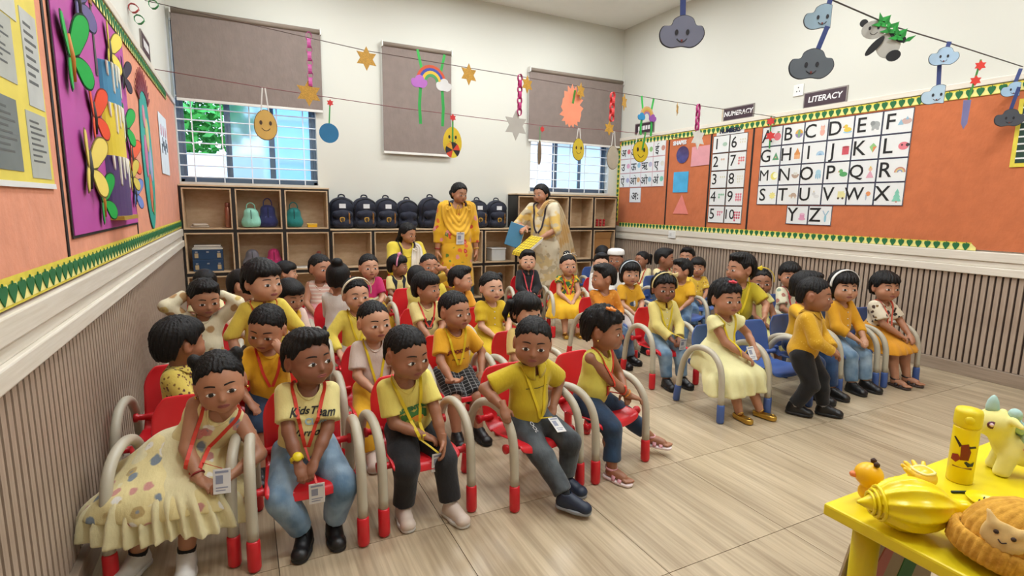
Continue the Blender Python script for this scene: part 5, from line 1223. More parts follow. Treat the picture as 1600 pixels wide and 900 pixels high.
# ------------------------------------------------------------------ charts, cards, signs
WHT = plain('card white', '#e3e4e2', .45, .02); INK = plain('black ink', '#0d0d10', .5); CARDB = plain('dark blue edge', '#26304a', .6)
def flat(outl, col, x=0, y=0, s=1.0, z=0.0, th=.001): return (outl, col, x, y, s, z, th)
def pieces(name, items, parent, M=None):
    """several flat coloured paper pieces joined as one part"""
    m = MB(); mats = []
    for k, (o, col, x, y, s, z, th) in enumerate(items):
        mt = plain('ink ' + col, col, .6)
        if mt not in mats: mats.append(mt)
        m.cur = mats.index(mt); m.prism([(x + a * s, y + b * s) for a, b in o], z + k * .0002, z + k * .0002 + th, 'z')
    o = m.obj(name, mats, parent)
    if M is not None: o.matrix_local = to_m(M)
    return o
C1 = circ(1); SQ = [(-1, -1), (1, -1), (1, 1), (-1, 1)]; TRI = [(-1, -1), (1, -1), (0, 1)]; HALF = [(math.cos(a), math.sin(a)) for a in np.linspace(0, math.pi, 10)]
def el(a, b): return [(x * a, y * b) for x, y in C1]
def star(n, r2=.5): return [((1 if i % 2 == 0 else r2) * math.sin(math.pi * i / n), (1 if i % 2 == 0 else r2) * math.cos(math.pi * i / n)) for i in range(2 * n)][::-1]
def arc(r0, r1): return [(r1 * math.cos(a), r1 * math.sin(a)) for a in np.linspace(0, math.pi, 12)] + [(r0 * math.cos(a), r0 * math.sin(a)) for a in np.linspace(math.pi, 0, 12)]
PIC = {
 'A': [(el(1, .95), '#d9737a', 0, -.1), (el(.12, .3), '#7a5a3a', 0, .95), (el(.3, .14), '#6f9c62', .3, 1.0)], 'B': [(C1, '#8f7fa8', 0, 0), (HALF, '#d9a94c', 0, 0), (el(.35, .95), '#7fa87a', 0, 0)],
 'C': [(el(.6, .8), '#e0a898', 0, -.3), (C1, '#e6b8a2', 0, .6, .5), (TRI, '#e0a898', -.3, 1.1, .25), (TRI, '#e0a898', .3, 1.1, .25)], 'D': [(el(1, .25), '#9cc4d8', 0, -.9), (el(.85, .5), '#dfc04a', 0, -.4), (C1, '#dfc04a', -.45, .35, .42), (TRI, '#d98a3c', -.95, .3, .2)],
 'E': [(el(.9, .8), '#a3a7a6', 0, -.1), (C1, '#8d9291', -.6, .3, .5), (SQ, '#a3a7a6', -.5, -.9, .25), (SQ, '#a3a7a6', .5, -.9, .25)], 'F': [(el(1, .6), '#c8a9a0', .1, 0), (TRI, '#8fb6cc', -.95, -.1, .55), (TRI, '#8fb6cc', .2, .6, .35)],
 'G': [(TRI, '#5f9a6c', 0, 0, .95), (el(.2, .2), '#d98c86', 0, -.3)], 'H': [(SQ, '#e0a877', 0, -.3, .75), (TRI, '#d9914f', 0, .75, .8)], 'I': [(HALF, '#a9c6dc', 0, -.6, 1.0), (HALF, '#7fa3c4', 0, -.6, .4)],
 'J': [(SQ, '#c9505c', 0, -.15, .75), (el(.8, .22), '#a8404a', 0, .75)], 'K': [([(0, -1), (.75, .2), (0, 1), (-.75, .2)], '#8fbf7a', 0, .1), ([(0, -1), (.75, .2), (0, .2)], '#e08a5a', 0, .1)], 'L': [(el(1, .8), '#dd7a84', .1, 0), (C1, '#3b2f34', .85, .15, .35), (C1, '#5a3038', -.2, .2, .2)],
 'M': [(C1, '#e2d972', 0, 0), (C1, '#eef0d2', .4, .15, .7)], 'N': [(HALF[::-1] and [(x, -y) for x, y in HALF][::-1], '#b39a86', 0, .2), (el(.3, .35), '#d8d4c8', -.2, .3), (el(.3, .35), '#d8d4c8', .3, .3)],
 'O': [(C1, '#a9cddb', 0, .35, .65), (el(.2, .6), '#8fb9cc', -.5, -.5), (el(.2, .6), '#8fb9cc', 0, -.6), (el(.2, .6), '#8fb9cc', .5, -.5)], 'P': [(el(.9, .55), '#4f9a5c', .1, -.3), (C1, '#5faa66', -.5, .4, .45), (TRI, '#d98a3c', -1.0, .35, .18)],
 'Q': [(TRI, '#d8a0b0', 0, -.5, .8), (C1, '#e0b898', 0, .5, .4), (TRI, '#d9b84c', 0, 1.0, .25)], 'R': [(arc(.8, 1.1), '#c48a7a', 0, -.4), (arc(.55, .8), '#d8c07a', 0, -.4), (arc(.3, .55), '#8a9ab8', 0, -.4)], 'S': [(star(8, .65), '#e6dc8a', 0, 0)],
 'T': [(HALF, '#b8a08c', 0, -.3, .9), (C1, '#c9b49c', -.9, -.1, .3), (SQ, '#c9b49c', -.4, -.5, .2), (SQ, '#c9b49c', .5, -.5, .2)], 'U': [(el(.7, .4), '#d6d6d4', .1, -.3), (C1, '#cfcfcf', -.6, .3, .4), (TRI, '#d8c8a0', -.6, .9, .2)],
 'V': [(SQ, '#dfd79a', 0, .1, .7), (SQ, '#dfd79a', .5, -.1, .5), (C1, '#5a4a34', -.5, -.75, .25), (C1, '#5a4a34', .5, -.75, .25)], 'W': [(C1, '#e0935c', .1, .2, .5), (el(.15, .7), '#a9b6c4', -.3, -.5)],
 'X': [(TRI, '#7fc4ac', 0, .7, .5), (TRI, '#7fc4ac', 0, .1, .7), (TRI, '#7fc4ac', 0, -.5, .9), (SQ, '#c99a86', 0, -1.5, .18)], 'Y': [(el(.95, .35), '#d9a0b8', 0, -.7), (SQ, '#d998b4', 0, -.1, .6), (el(.6, .25), '#e6b8cc', 0, .5)], 'Z': [(el(.28, .9), '#8fbccc', 0, -.4), ([(-.1, 0), (.15, 0), (.8, 1.1), (.55, 1.2)], '#8fbccc', 0, .2), ([(.1, 0), (-.15, 0), (-.8, 1.1), (-.55, 1.2)][::-1], '#a9bccc', 0, .2)],
}
PN = dict(A='red apple', B='striped ball', C='orange cat', D='yellow duck', E='grey elephant', F='pink and blue fish', G='green wedge', H='orange house', I='blue dome', J='red jar', K='green and orange kite', L='pink ladybird', M='yellow moon', N='brown nest', O='blue octopus', P='green bird', Q='small pink queen', R='brown rainbow', S='pale yellow sun', T='brown turtle', U='pale grey animal', V='yellow van', W='orange disc', X='green fir tree', Y='pink cake', Z='blue forked shape')
def card(M, w, h, name, label, cat, group, letter, lsz, lx, ly=0, pic=None, ps=.04, px=.06, py=0, bold=.0015, lab_mat=None):
    m = MB(); m.box(-w / 2, w / 2, -h / 2, h / 2, 0, .003); o = m.obj(name, WHT); o.matrix_world = to_m(M); tag(o, label, cat, group)
    m = MB(); e = .006
    for b in ((-w / 2, w / 2, h / 2 - e, h / 2), (-w / 2, w / 2, -h / 2, -h / 2 + e), (-w / 2, -w / 2 + e, -h / 2 + e, h / 2 - e), (w / 2 - e, w / 2, -h / 2 + e, h / 2 - e)): m.box(b[0], b[1], b[2], b[3], .003, .0042)
    m.obj('tape_edge', lab_mat or CARDB, o)
    v, f = text_geo(letter, lsz, 0, 0, bold if letter not in 'MN4' else 0); v = np.array(v); me = bpy.data.meshes.new('letter'); me.from_pydata([(a + lx, b + ly, .0048) for a, b, c in v], [], f); me.materials.append(INK); add('letter', me, o)
    if pic: pieces('picture', [(p[0], p[1], px + p[2] * ps, py + p[3] * ps, (p[4] if len(p) > 4 else 1) * ps, .0035, .0008) for p in pic], o)
    return o
cw, chh = .2637, .2205
for i, L in enumerate('ABCDEFGHIJKLMNOPQRSTUVWX'):
    c, r = i % 6, i // 6; card(WR(4.408 - cw * (c + .5), 2.312 - chh * (r + .5), .0195), cw - .002, chh - .002, 'alphabet_card', 'white card with letter %s and a %s' % (L, PN[L]), 'card', 'alphabet cards on the right board', L, .200 if L not in 'WMQ' else .178, -.060, -.002, PIC[L], .045, .072, -.005)
for i, L in enumerate('YZ'): card(WR(4.005 - .262 * (i + .5), 1.322, .0195), .258, .205, 'alphabet_card', 'white card with letter %s and a %s' % (L, PN[L]), 'card', 'alphabet cards on the right board', L, .21, -.055, -.002, PIC[L], .045, .062, -.01)
NCOL = ['#a9c4b0', '#d8b49a', '#d6d0a8', '#8fbf9f', '#d98a9a', '#d8d0b0', '#d98080', '#dcd8b8', '#d97a88', '#c85a6a']
for i in range(10):
    c, r = i // 5, i % 5; n = i + 1; y = 5.14 - .268 * (c + .5); z = 2.29 - .2195 * (r + .5)
    dots = [(el(.55, .8) if i in (0, 2, 5, 7) else (C1 if i not in (4, 8) else heart), NCOL[i], (k % 3 - 1) * .9 if n > 1 else 0, 1.0 - (k // 3) * .9, .38 if i not in (4, 8) else 14.) for k in range(n if n > 1 else 1)]
    if n == 1: dots = [(el(1, .7), NCOL[0], 0, 0, 1)]
    card(WR(y, z, .0195), .262, .215, 'number_card', 'white card with number %s and small coloured shapes' % ['one', 'two', 'three', 'four', 'five', 'six', 'seven', 'eight', 'nine', 'ten'][i], 'card', 'number cards on the right board', str(n), .19 if n < 10 else .17, -.065 if n < 10 else -.06, 0, dots, .036, .062, -.005, lab_mat=INK, bold=.001)
HI = ['अ', 'आ', 'इ', 'ई', 'उ', 'ऊ', 'ऋ', 'ए', 'ऐ', 'ओ', 'औ', 'अं']
HC = ['#d9737a', '#dfc04a', '#8fbf7a', '#c48a7a', '#d9a0b8', '#8fb6cc', '#b8b4cc', '#d8d4c8', '#a9a7c6', '#d6a878', '#9ab8c8', '#7fc4ac']
for i, L in enumerate(HI): c, r = i % 4, i // 4; card(WR(7.02 - .255 * (c + .5), 2.335 - .218 * (r + .5), .0195), .252, .214, 'vowel_card', 'white Devanagari vowel card %s, %s row, %s from the left' % (L, ['top', 'middle', 'bottom'][r], ['first', 'second', 'third', 'fourth'][c]), 'card', 'Devanagari vowel cards on the right board', L, .16, -.05, -.02, [(C1, HC[i], 0, 0)], .038, .075, 0, bold=.002, lab_mat=plain('pale pink edge', '#d8b8c0', .6))
card(WR(6.62, 1.56, .0195), .26, .22, 'vowel_card', 'single white card with Devanagari letter अः hanging below the vowel chart', 'card', 'Devanagari vowel cards on the right board', 'अः', .17, 0, -.02, None, bold=.002, lab_mat=plain('pale edge', '#c8ccd8', .6))
def wallthing(M, name, label, cat, items, **kw): o = empty(name); o.matrix_world = to_m(M); tag(o, label, cat, kw.get('group')); [pieces(n, it, o) for n, it in items]; return o
def solid(M, name, outl, mat, label, cat, th=.004, group=None):
    m = MB(); m.prism(outl, 0, th, 'z'); o = m.obj(name, mat); o.matrix_world = to_m(M); tag(o, label, cat, group); return o
FOIL = plain('purple foil', '#6b5a86', .15, .3, 14., Metallic=.7); PKF = plain('pink foil', '#dc9aa0', .25, .05); BLF = plain('blue foil', '#4aa6d2', .2, .12, 6.)
o = solid(WR(5.665, 2.10, .0195), 'paper_circle', circ(.115, 28), FOIL, 'shiny purple paper circle on the shapes panel', 'paper shape')
solid(WR(5.34, 2.06, .0195), 'paper_rectangle', [(-.16, -.13), (.16, -.12), (.155, .13), (-.155, .125)], PKF, 'glossy pink paper rectangle on the shapes panel', 'paper shape'); solid(WR(5.67, 1.73, .0195), 'paper_square', [(-.14, -.14), (.14, -.14), (.14, .14), (-.14, .14)], BLF, 'shiny blue paper square on the shapes panel', 'paper shape')
solid(WR(5.63, 1.42, .0195), 'paper_triangle', [(-.15, -.125), (.14, -.125), (.0, .14)], plain('salmon paper', '#e38478', .6), 'salmon pink paper triangle on the shapes panel', 'paper shape')
def lettering(s, M, sz, mat, name, label, cat='lettering', plate=None, ext=.003):
    v, f = text_geo(s, sz, ext, 0, .003); me = bpy.data.meshes.new(name); me.from_pydata(v, [], f); me.materials.append(mat); o = bpy.data.objects.new(name, me); link(o); o.matrix_world = to_m(M); tag(o, label, cat); return o
lettering('SHAPES', WR(5.73, 2.262, .0235), .075, plain('white paper', '#e6e8ea', .6), 'paper_lettering', 'small white paper letters SHAPES above the purple circle'); lettering('NUMBERS', WR(4.88, 2.335, .026), .072, plain('navy paper', '#141a38', .6), 'paper_lettering', 'dark paper letters NUMBERS above the number cards')
m = MB(); m.box(-.21, .21, -.045, .045, 0, .003); o = m.obj('paper_strip', WHT); o.matrix_world = to_m(WR(4.88, 2.335, .0195)); tag(o, 'white paper strip behind the dark letters above number cards', 'paper')
SIGN = plain('sign purple', '#3e2a35', .4); FRA = plain('sign rim', '#8e8680', .35)
def sign(M, w, h, txt, label):
    m = MB(); m.box(-w / 2, w / 2, -h / 2, h / 2, 0, .012); o = m.obj('wall_sign', FRA); o.matrix_world = to_m(M); tag(o, label, 'sign'); m = MB(); m.box(-w / 2 + .012, w / 2 - .012, -h / 2 + .012, h / 2 - .012, .012, .014); m.obj('sign_face', SIGN, o)
    if txt: v, f = text_geo(txt, .082 * w / .47, 0, .12, .002); me = bpy.data.meshes.new('letters'); me.from_pydata([(a, b, .0155) for a, b, c in v], [], f); me.materials.append(plain('sign white', '#e8e6e6', .5)); add('letters', me, o)
    else: m = MB(); [m.box(-w * .32 + k * w * .13, -w * .32 + k * w * .13 + w * .09, -.03, .03, .014, .0155) for k in range(5)]; m.obj('letters', plain('sign white', '#e8e6e6', .5), o)
sign(WR(3.70, 2.535), .47, .165, 'LITERACY', 'dark purple wall sign reading LITERACY in white'); sign(WR(4.79, 2.535), .45, .16, 'NUMERACY', 'dark purple wall sign reading NUMERACY in white'); sign(WR(6.50, 2.555), .43, .16, '', 'dark wall sign in the far right corner above the vowel cards'); sign(WL(5.27, 2.56), .42, .16, '', 'dark wall sign seen edge on above the left board')
m = MB(); m.box(-.06, .06, -.06, .06, 0, .012); o = m.obj('wall_socket', plain('socket white', '#e6e5e0', .35), None, False, .004); o.matrix_world = to_m(WR(4.01, 2.66)); tag(o, 'white wall socket left of the LITERACY sign', 'socket'); m = MB(); [m.lathe([(.001, .011), (.007, .012), (.007, .0128), (.001, .0128)], 8, (a, b, 0)) for a, b in ((0, .028), (-.016, -.012), (.016, -.012))]; m.obj('pin_hole', INK, o)
m = MB(); m.box(-.065, .065, -.05, .05, 0, .02); o = m.obj('wall_socket', plain('socket white', '#e6e5e0', .35), None, False, .004); o.matrix_world = to_m(WR(5.75, 1.0, .03)); tag(o, 'white switch plate set in the ledge of the right wall', 'socket'); m = MB(); m.box(-.03, .0, -.02, .02, .02, .024); m.obj('rocker', plain('rocker', '#d2d2ce', .4), o)
# partial framed green chart at the right edge
o = empty('striped_chart'); o.matrix_world = to_m(WR(1.85, 2.0, .0195)); tag(o, 'green striped chart with yellow rim at the right frame edge', 'chart'); m = MB(); m.box(-.24, .24, -.26, .26, 0, .004); m.obj('yellow_rim', YP, o); m = MB(); m.box(-.21, .21, -.23, .23, .004, .006); m.obj('green_sheet', plain('dark green sheet', '#16382a', .6), o); m = MB(); [m.box(-.21, .19, -.20 + k * .055, -.188 + k * .055, .006, .0075) for k in range(8)]; m.obj('white_line', WHT, o)
# ---- left wall charts
o = empty('yellow_chart'); o.matrix_world = to_m(WL(2.05, 1.76, .0195)); tag(o, 'yellow paper chart with printed grey sheets at the left frame edge', 'chart'); m = MB(); m.prism([(-.42, -.34), (.41, -.34), (.40, .0), (.41, .38), (-.42, .38)], 0, .003, 'z'); m.obj('yellow_sheet', plain('chart yellow', '#e0ce55', .6, .06), o); m = MB(); m.prism([(-.42, -.352), (.42, -.352), (.418, -.335), (-.42, -.335)], .0, .005, 'z'); m.obj('torn_edge', WHT, o)
for (x, y, w, h, c) in ((.31, .06, .15, .30, '#b9bcb8'), (.28, -.215, .19, .21, '#a9ada6'), (.02, .05, .25, .19, '#adb0a8'), (.0, -.20, .22, .21, '#6f7674'), (.05, .25, .30, .20, '#c8cac4')):
    m = MB(); m.box(x - w / 2, x + w / 2, y - h / 2, y + h / 2, .003, .005); p_ = m.obj('printed_sheet', plain('sheet ' + c, c, .6, .08), o); m = MB(); [m.box(x - w * .36, x + w * (.1 + .26 * ((k * 7) % 3) / 2), y + h * .34 - k * h * .085, y + h * .34 - k * h * .085 + h * .03, .005, .0056) for k in range(8)]; m.obj('text_lines', plain('grey print', '#5a5d5c', .7), p_)
MAG = plain('magenta paper', '#b5489c', .6, .06, 4.)
mg = empty('magenta_chart'); mg.matrix_world = to_m(WL(3.36, 1.72, .0195)); tag(mg, 'large magenta paper chart with butterflies and a striped cake shape', 'chart'); m = MB(); m.box(-.74, .74, -.50, .60, .0, .003); m.obj('black_edge', BT, mg); m = MB(); m.box(-.725, .725, -.488, .588, .003, .006); m.obj('magenta_sheet', MAG, mg)
wing = [(0, 0), (.05, .02), (.105, .09), (.115, .14), (.09, .165), (.05, .15), (.015, .08)]; wing2 = [(0, 0), (.02, -.03), (.05, -.10), (.085, -.115), (.105, -.08), (.09, -.03), (.05, .0)]
wingS = [tuple(p) for p in bez(wing[1:] + wing[:1], 4)]; wingS2 = [tuple(p) for p in bez(wing2[1:] + wing2[:1], 4)]
def butterfly(y, z, s, col, rim, ang, label):
    o = empty('paper_butterfly'); o.matrix_world = to_m(WL(y, z, .028) @ frame(rot('z', R(ang)), V(0, 0, 0), s * .95)); tag(o, label, 'paper butterfly', 'paper butterflies on the magenta chart')
    for sgn in (-1, 1):
        for w_ in (wingS, wingS2):
            P = [(sgn * a, b) for a, b in w_]; P = P if sgn > 0 else P[::-1]; c = np.mean(P, 0); m = MB(); m.prism([tuple(c + (np.array(p) - c) * 1.14) for p in P], 0, .003, 'z'); m.cur = 1; m.prism(P, .003, .006, 'z'); q = m.obj('wing', [plain('ink ' + rim, rim, .6), plain('paper ' + col, col, .6, .08)], o); q.matrix_local = to_m(frame(rot('y', R(-28 if sgn > 0 else 6)), V(0, 0, .004)))
    m = MB(); m.tube([(0, -.09, .008), (0, .0, .012), (0, .09, .008)], [.008, .012, .009], 8); m.obj('body', plain('paper ' + rim + 'b', '#c8772c' if col == '#1fae4a' else '#2a2622', .6), o, True)
butterfly(2.80, 1.93, 1.05, '#1fae4a', '#173a20', 12, 'big green paper butterfly with orange body on the magenta chart'); butterfly(2.93, 1.50, 0.97, '#e3cc62', '#6a5a20', -8, 'pale yellow paper butterfly on the lower left of magenta chart'); butterfly(3.12, 1.74, 0.84, '#e8502e', '#7a2a18', 4, 'orange red paper butterfly in the middle of magenta chart')
butterfly(3.02, 2.20, 0.92, '#6a6294', '#2d2a44', 6, 'dusty violet paper butterfly high on the magenta chart'); butterfly(3.13, 1.36, 0.80, '#22a84a', '#173a20', 10, 'green paper butterfly at the bottom of magenta chart'); butterfly(3.88, 1.78, 0.80, '#22a84a', '#2a4a30', -6, 'green paper butterfly at the right side of magenta chart'); butterfly(4.02, 1.62, 0.76, '#e6603e', '#7a2a18', -6, 'orange paper butterfly at the right edge of magenta chart')
butterfly(3.62, 2.14, 0.84, '#dcc84a', '#6a5a20', -14, 'yellow paper butterfly high right on the magenta chart'); butterfly(2.72, 2.27, 0.84, '#ee6a34', '#9a3a18', 0, 'orange paper butterfly cut by the top frame edge'); butterfly(4.03, 1.40, 0.67, '#6f86c8', '#2d3a64', -8, 'blue violet paper butterfly low at the right edge of magenta chart'); butterfly(3.98, 2.08, 0.67, '#332c40', '#17141c', -4, 'dark violet paper butterfly near the top right of magenta chart'); butterfly(3.95, 1.5, 0.67, '#d8c65e', '#6a5a20', 6, 'small yellow paper butterfly right of the cake shape')
ck = empty('paper_cake'); ck.matrix_world = to_m(WL(3.50, 1.45, .026)); tag(ck, 'three tier striped paper cake with white drips on magenta chart', 'paper craft')
for k, (z0, z1, hw, c) in enumerate(((-.16, .14, .20, '#4b3266'), (.14, .40, .175, '#d9c033'), (.40, .60, .15, '#3e83a8'))):
    m = MB(); m.tube([(0, z0, 0), (0, z1, 0)], 1, 4); m = MB(); a = np.linspace(0, math.pi, 13); m.prism([(hw * math.cos(t), .055 * math.sin(t)) for t in a], z0, z1, 'y'); m.v = [(x, y, z) for x, y, z in m.v]; t_ = m.obj('tier', plain('paper ' + c, c, .6), ck, False)
    m = MB(); xs = np.linspace(-hw * .95, hw * .95, 8)
    for i, x in enumerate(xs[:-1]):
        xm = (x + xs[i + 1]) / 2; L = .06 + .11 * ((i * 37 % 10) / 10); zz = .055 * math.sqrt(max(1 - (xm / hw) ** 2, .02)) + .003; m.prism([(x, z1), (x + .008, z1 - .03), (xm - .010, z1 - L), (xm, z1 - L - .012), (xm + .010, z1 - L), (xs[i + 1] - .008, z1 - .03), (xs[i + 1], z1)], zz - .006, zz, 'z')
    m.obj('icing_drip', plain('icing white', '#e2dccb', .5), t_)
m = MB(); m.box(-.205, .205, -.18, -.16, 0, .058); m.obj('board_edge', plain('gold paper', '#b08f34', .4), ck)
sp = solid(WL(3.30, 2.18, .026), 'paper_torch', [(-.018, -.22), (.018, -.22), (.012, .10), (-.012, .10)], plain('paper dark', '#4c4a48', .6), 'dark paper torch with brown flame on magenta chart', 'paper craft'); m = MB(); m.prism([(-.026, .10), (.026, .10), (.02, .15), (0, .20), (-.02, .15)], 0, .006, 'z'); m.obj('flame', plain('paper brown', '#9a6a34', .6), sp)
# oval teal craft
ov = empty('oval_craft'); ov.matrix_world = to_m(WL(4.78, 1.70, .0195)); tag(ov, 'tall teal oval paper craft with maroon crest and pink cut-outs', 'paper craft'); m = MB(); m.prism([(x * .24, y * .52 - .02) for x, y in circ(1, 32)], 0, .004, 'z'); m.obj('teal_oval', plain('teal paper', '#2aa294', .6, .15, 6.), ov); m = MB(); m.prism([(x * .25, y * .53 - .02) for x, y in circ(1, 32)], -.001, .001, 'z'); m.obj('dark_rim', plain('dark teal rim', '#17352f', .6), ov)
for i in range(13): a = R(-70 + i * 11.5); m = MB(); m.prism([(-.018, 0), (.018, 0), (.010, .13), (0, .16), (-.010, .13)], 0, .004, 'z'); q = m.obj('petal', plain('maroon paper', '#7d2b38', .6, .2, 20.), ov); q.matrix_local = to_m(frame(rot('z', -a), V(.19 * math.sin(a), .36 + .10 * math.cos(a) - .02, .004)))
for x, y, w, h, c in ((-.09, -.02, .06, .15, '#c96a96'), (.09, -.06, .06, .13, '#9fa8cc'), (.0, -.28, .06, .14, '#d8704c'), (.03, .14, .07, .12, '#cfc27a'), (-.06, .26, .05, .08, '#d88a9a'), (.06, -.38, .05, .06, '#57b06a')): m = MB(); m.prism([(x + a * w, y + b * h) for a, b in circ(1, 16)], .004, .008, 'z'); m.obj('cut_out', plain('paper ' + c, c, .6, .1), ov)
wc = empty('white_chart'); wc.matrix_world = to_m(WL(5.85, 1.86, .0195)); tag(wc, 'white paper chart with dark handwriting near the left corner', 'chart'); m = MB(); m.box(-.27, .27, -.26, .26, 0, .003); m.obj('sheet', plain('sheet white', '#dfe6ea', .6), wc); m = MB()
for k in range(6): m.box(-.18 + k * .07, -.13 + k * .07, -.08 + .03 * ((k * 5) % 3), .0 + .03 * ((k * 5) % 3), .003, .0045)
m.obj('handwriting', INK, wc); m = MB(); [m.prism([(x + a * .04, .12 + b * .05) for a, b in circ(1, 12)], .003, .005, 'z') for x in (-.15, 0, .15)]; m.obj('sticker', plain('paper #c9a', '#c59aa8', .6), wc)

# ------------------------------------------------------------------ garlands

def HF(x, y, z, rz=0): c, q = math.cos(R(rz)), math.sin(R(rz)); return np.array([[c, 0, q, x], [q, 0, -c, y], [0, 1, 0, z], [0, 0, 0, 1.]])
def string(pts, label, col, r=.0035): m = MB(); m.tube(pts, r, 6); o = m.obj('garland_string', plain('string ' + col, col, .6), None, True); tag(o, label, 'string')
string([(-.605, 5.50, 2.972), (1.09, 5.151, 2.735), (2.577, 4.844, 2.617), (4.22, 4.504, 2.490), (5.45, 4.25, 2.412)], 'dark thin string of stars and paper chains, upper garland across the room', '#5a4640')
string([(-.605, 5.74, 2.49), (.252, 5.713, 2.425), (1.50, 5.674, 2.357), (3.18, 5.621, 2.304), (4.155, 5.591, 2.318), (5.45, 5.55, 2.30)], 'thin dark red string with eggs and faces, lower garland across the room', '#7d4348')
string([(1.45, 1.85, 2.62), (2.833, 1.93, 2.472), (3.472, 1.971, 2.452), (4.20, 2.02, 2.475), (5.45, 2.10, 2.50)], 'dark twisted string of cloud faces near the right wall', '#4a4244', .0045)
GST = plain('gold glitter', '#b98a2c', .55, .25, 90., .3); GSP = plain('grey card', '#a9a49c', .6, .05)
def hstar(x, y, z, r, mat, label, rz=8, group=None, n=6): m = MB(); m.prism([(a * r, b * r) for a, b in star(n, .55)], -.002, .002, 'z'); o = m.obj('paper_star', mat); o.matrix_world = to_m(HF(x, y, z, rz)); tag(o, label, 'paper star', group)
for i, (x, y, z, r) in enumerate(((1.089, 5.14, 2.665, .105), (2.009, 4.95, 2.60, .10), (2.577, 4.83, 2.55, .085), (3.12, 4.70, 2.52, .085), (3.609, 4.62, 2.45, .085), (4.22, 4.495, 2.42, .072), (4.766, 4.38, 2.385, .065))):
    hstar(x, y, z, r, GST, ['gold glitter star left of the closed middle blind', 'gold glitter star right of the closed middle blind', 'gold glitter star beside the magenta chain at the right blind corner', 'gold glitter star above the salmon paper burst', 'gold glitter star at the corner right of the red paper chain', 'gold glitter star left of the chain with the white star', 'smallest gold glitter star left of the NUMERACY sign'][i], 8 + 6 * i, 'gold stars on the upper string')
def chain(x, y, z0, z1, col, label, w=.03, zig=False):
    o = empty('paper_chain', (x, y, z0)); tag(o, label, 'paper chain'); n = max(int((z0 - z1) / .052), 4); dz = (z0 - z1) / n; mt = plain('chain ' + col, col, .5, .1)
    for i in range(n):
        a = np.linspace(0, 2 * math.pi, 13); P = np.stack([w * .8 * np.cos(a) if i % 2 == 0 else .004 * np.cos(a), .004 * np.cos(a) if i % 2 == 0 else w * .8 * np.cos(a), -dz * (i + .5) + dz * .72 * np.sin(a)], 1); m = MB(); vv, ff = ribbon_geo(P, np.tile(V(0, 1, 0) if i % 2 == 0 else V(1, 0, 0), (13, 1)), w, .002); m.raw(vv, ff); m.obj('link', mt, o)
chain(.614, 5.24, 2.835, 2.40, '#cf5aa6', 'pink paper chain with a gold star hanging before the left blind'); hstar(.595, 5.235, 2.33, .115, GST, 'gold glitter star at the foot of the pink chain')
chain(2.506, 4.85, 2.63, 2.26, '#b3266e', 'magenta and white paper chain left of the right blind'); hstar(2.47, 4.85, 2.155, .145, GSP, 'large grey card star below the magenta chain')
chain(3.479, 4.65, 2.53, 2.26, '#d23a3c', 'red paper chain before the right blind', .034); hstar(3.455, 4.65, 2.18, .075, GST, 'small gold star below the red paper chain')
chain(4.47, 4.445, 2.475, 2.22, '#a8226a', 'dark magenta twisted paper chain near the NUMERACY sign', .03); hstar(4.49, 4.44, 2.135, .125, plain('white card star', '#d6d4ce', .6), 'white card star below the dark magenta chain')
def hang(x, y, z, rz, name, label, cat='paper craft'): o = empty(name); o.matrix_world = to_m(HF(x, y, z, rz)); tag(o, label, cat); return o
def strip(o, pts, w, col, name='ribbon', zz=0): P = np.array([(a, b, zz) for a, b in pts]); m = MB(); vv, ff = ribbon_geo(P, np.tile(V(1, 0, .001), (len(P), 1)), w, .002); m.raw(vv, ff); return m.obj(name, plain('ribbon ' + col, col, .5), o)
def disc(o, outl, col, name, th=.004, z=0, x=0, y=0, s=1.): m = MB(); m.prism([(x + a * s, y + b * s) for a, b in outl], z, z + th, 'z'); return m.obj(name, plain('paper ' + col, col, .6, .06), o)
CLOUD0 = [(.0, -.5), (.45, -.55), (.8, -.35), (1.0, 0), (.9, .35), (.62, .42), (.45, .72), (.05, .85), (-.35, .7), (-.5, .42), (-.85, .38), (-1.0, .05), (-.88, -.35), (-.5, -.55)]
CLOUD = [tuple(p) for p in bez(CLOUD0 + CLOUD0[:3], 4)[4:4 + 4 * len(CLOUD0)]]
def face(o, col, s, z=.005, x=0, y=0, cheeks=True):
    m = MB(); [m.prism([(x + sx * .28 * s + a * .09 * s, y + .12 * s + b * .14 * s) for a, b in circ(1, 10)], z, z + .001, 'z') for sx in (-1, 1)]; P = np.array([(x + a * .25 * s, y - .2 * s - (1 - a * a) * .16 * s, z) for a in np.linspace(-1, 1, 7)]); m.tube(P, .022 * s, 5); m.obj('drawn_face', plain('ink ' + col, col, .6), o)
def rainbow(x, y, z, s, cols, cl, label, up, dn, rz=8):
    o = hang(x, y, z, rz, 'paper_rainbow', label); 
    for k, c in enumerate(cols): r1 = s * (1 - k * .17); disc(o, arc(r1 - s * .17, r1), c, 'rainbow_band', .004, .0)
    for sx, c in ((-1, cl[0]), (1, cl[1])): disc(o, CLOUD, c, 'cloud', .008, .002, sx * s * .82, -.12 * s, s * .52)
    for sx in (-1, 1): strip(o, [(sx * s * .85, up), (sx * s * .62, s * .6)], .028, '#2fae48', z=-.002) if False else strip(o, [(sx * s * .9, up), (sx * s * .6, s * .55)], .026, '#2fae48'); dn and strip(o, [(sx * s * .72, -.3 * s), (sx * s * .80, -.3 * s - dn * .5), (sx * s * .74, -.3 * s - dn)], .030, '#249c42')
rainbow(1.66, 5.02, 2.50, .155, ['#c8502a', '#3a4aa0', '#e0b83a', '#4a9a5a'], ('#b46ac0', '#d8d8d8'), 'paper rainbow with violet and white clouds on green strips before the middle blind', .27, .34)
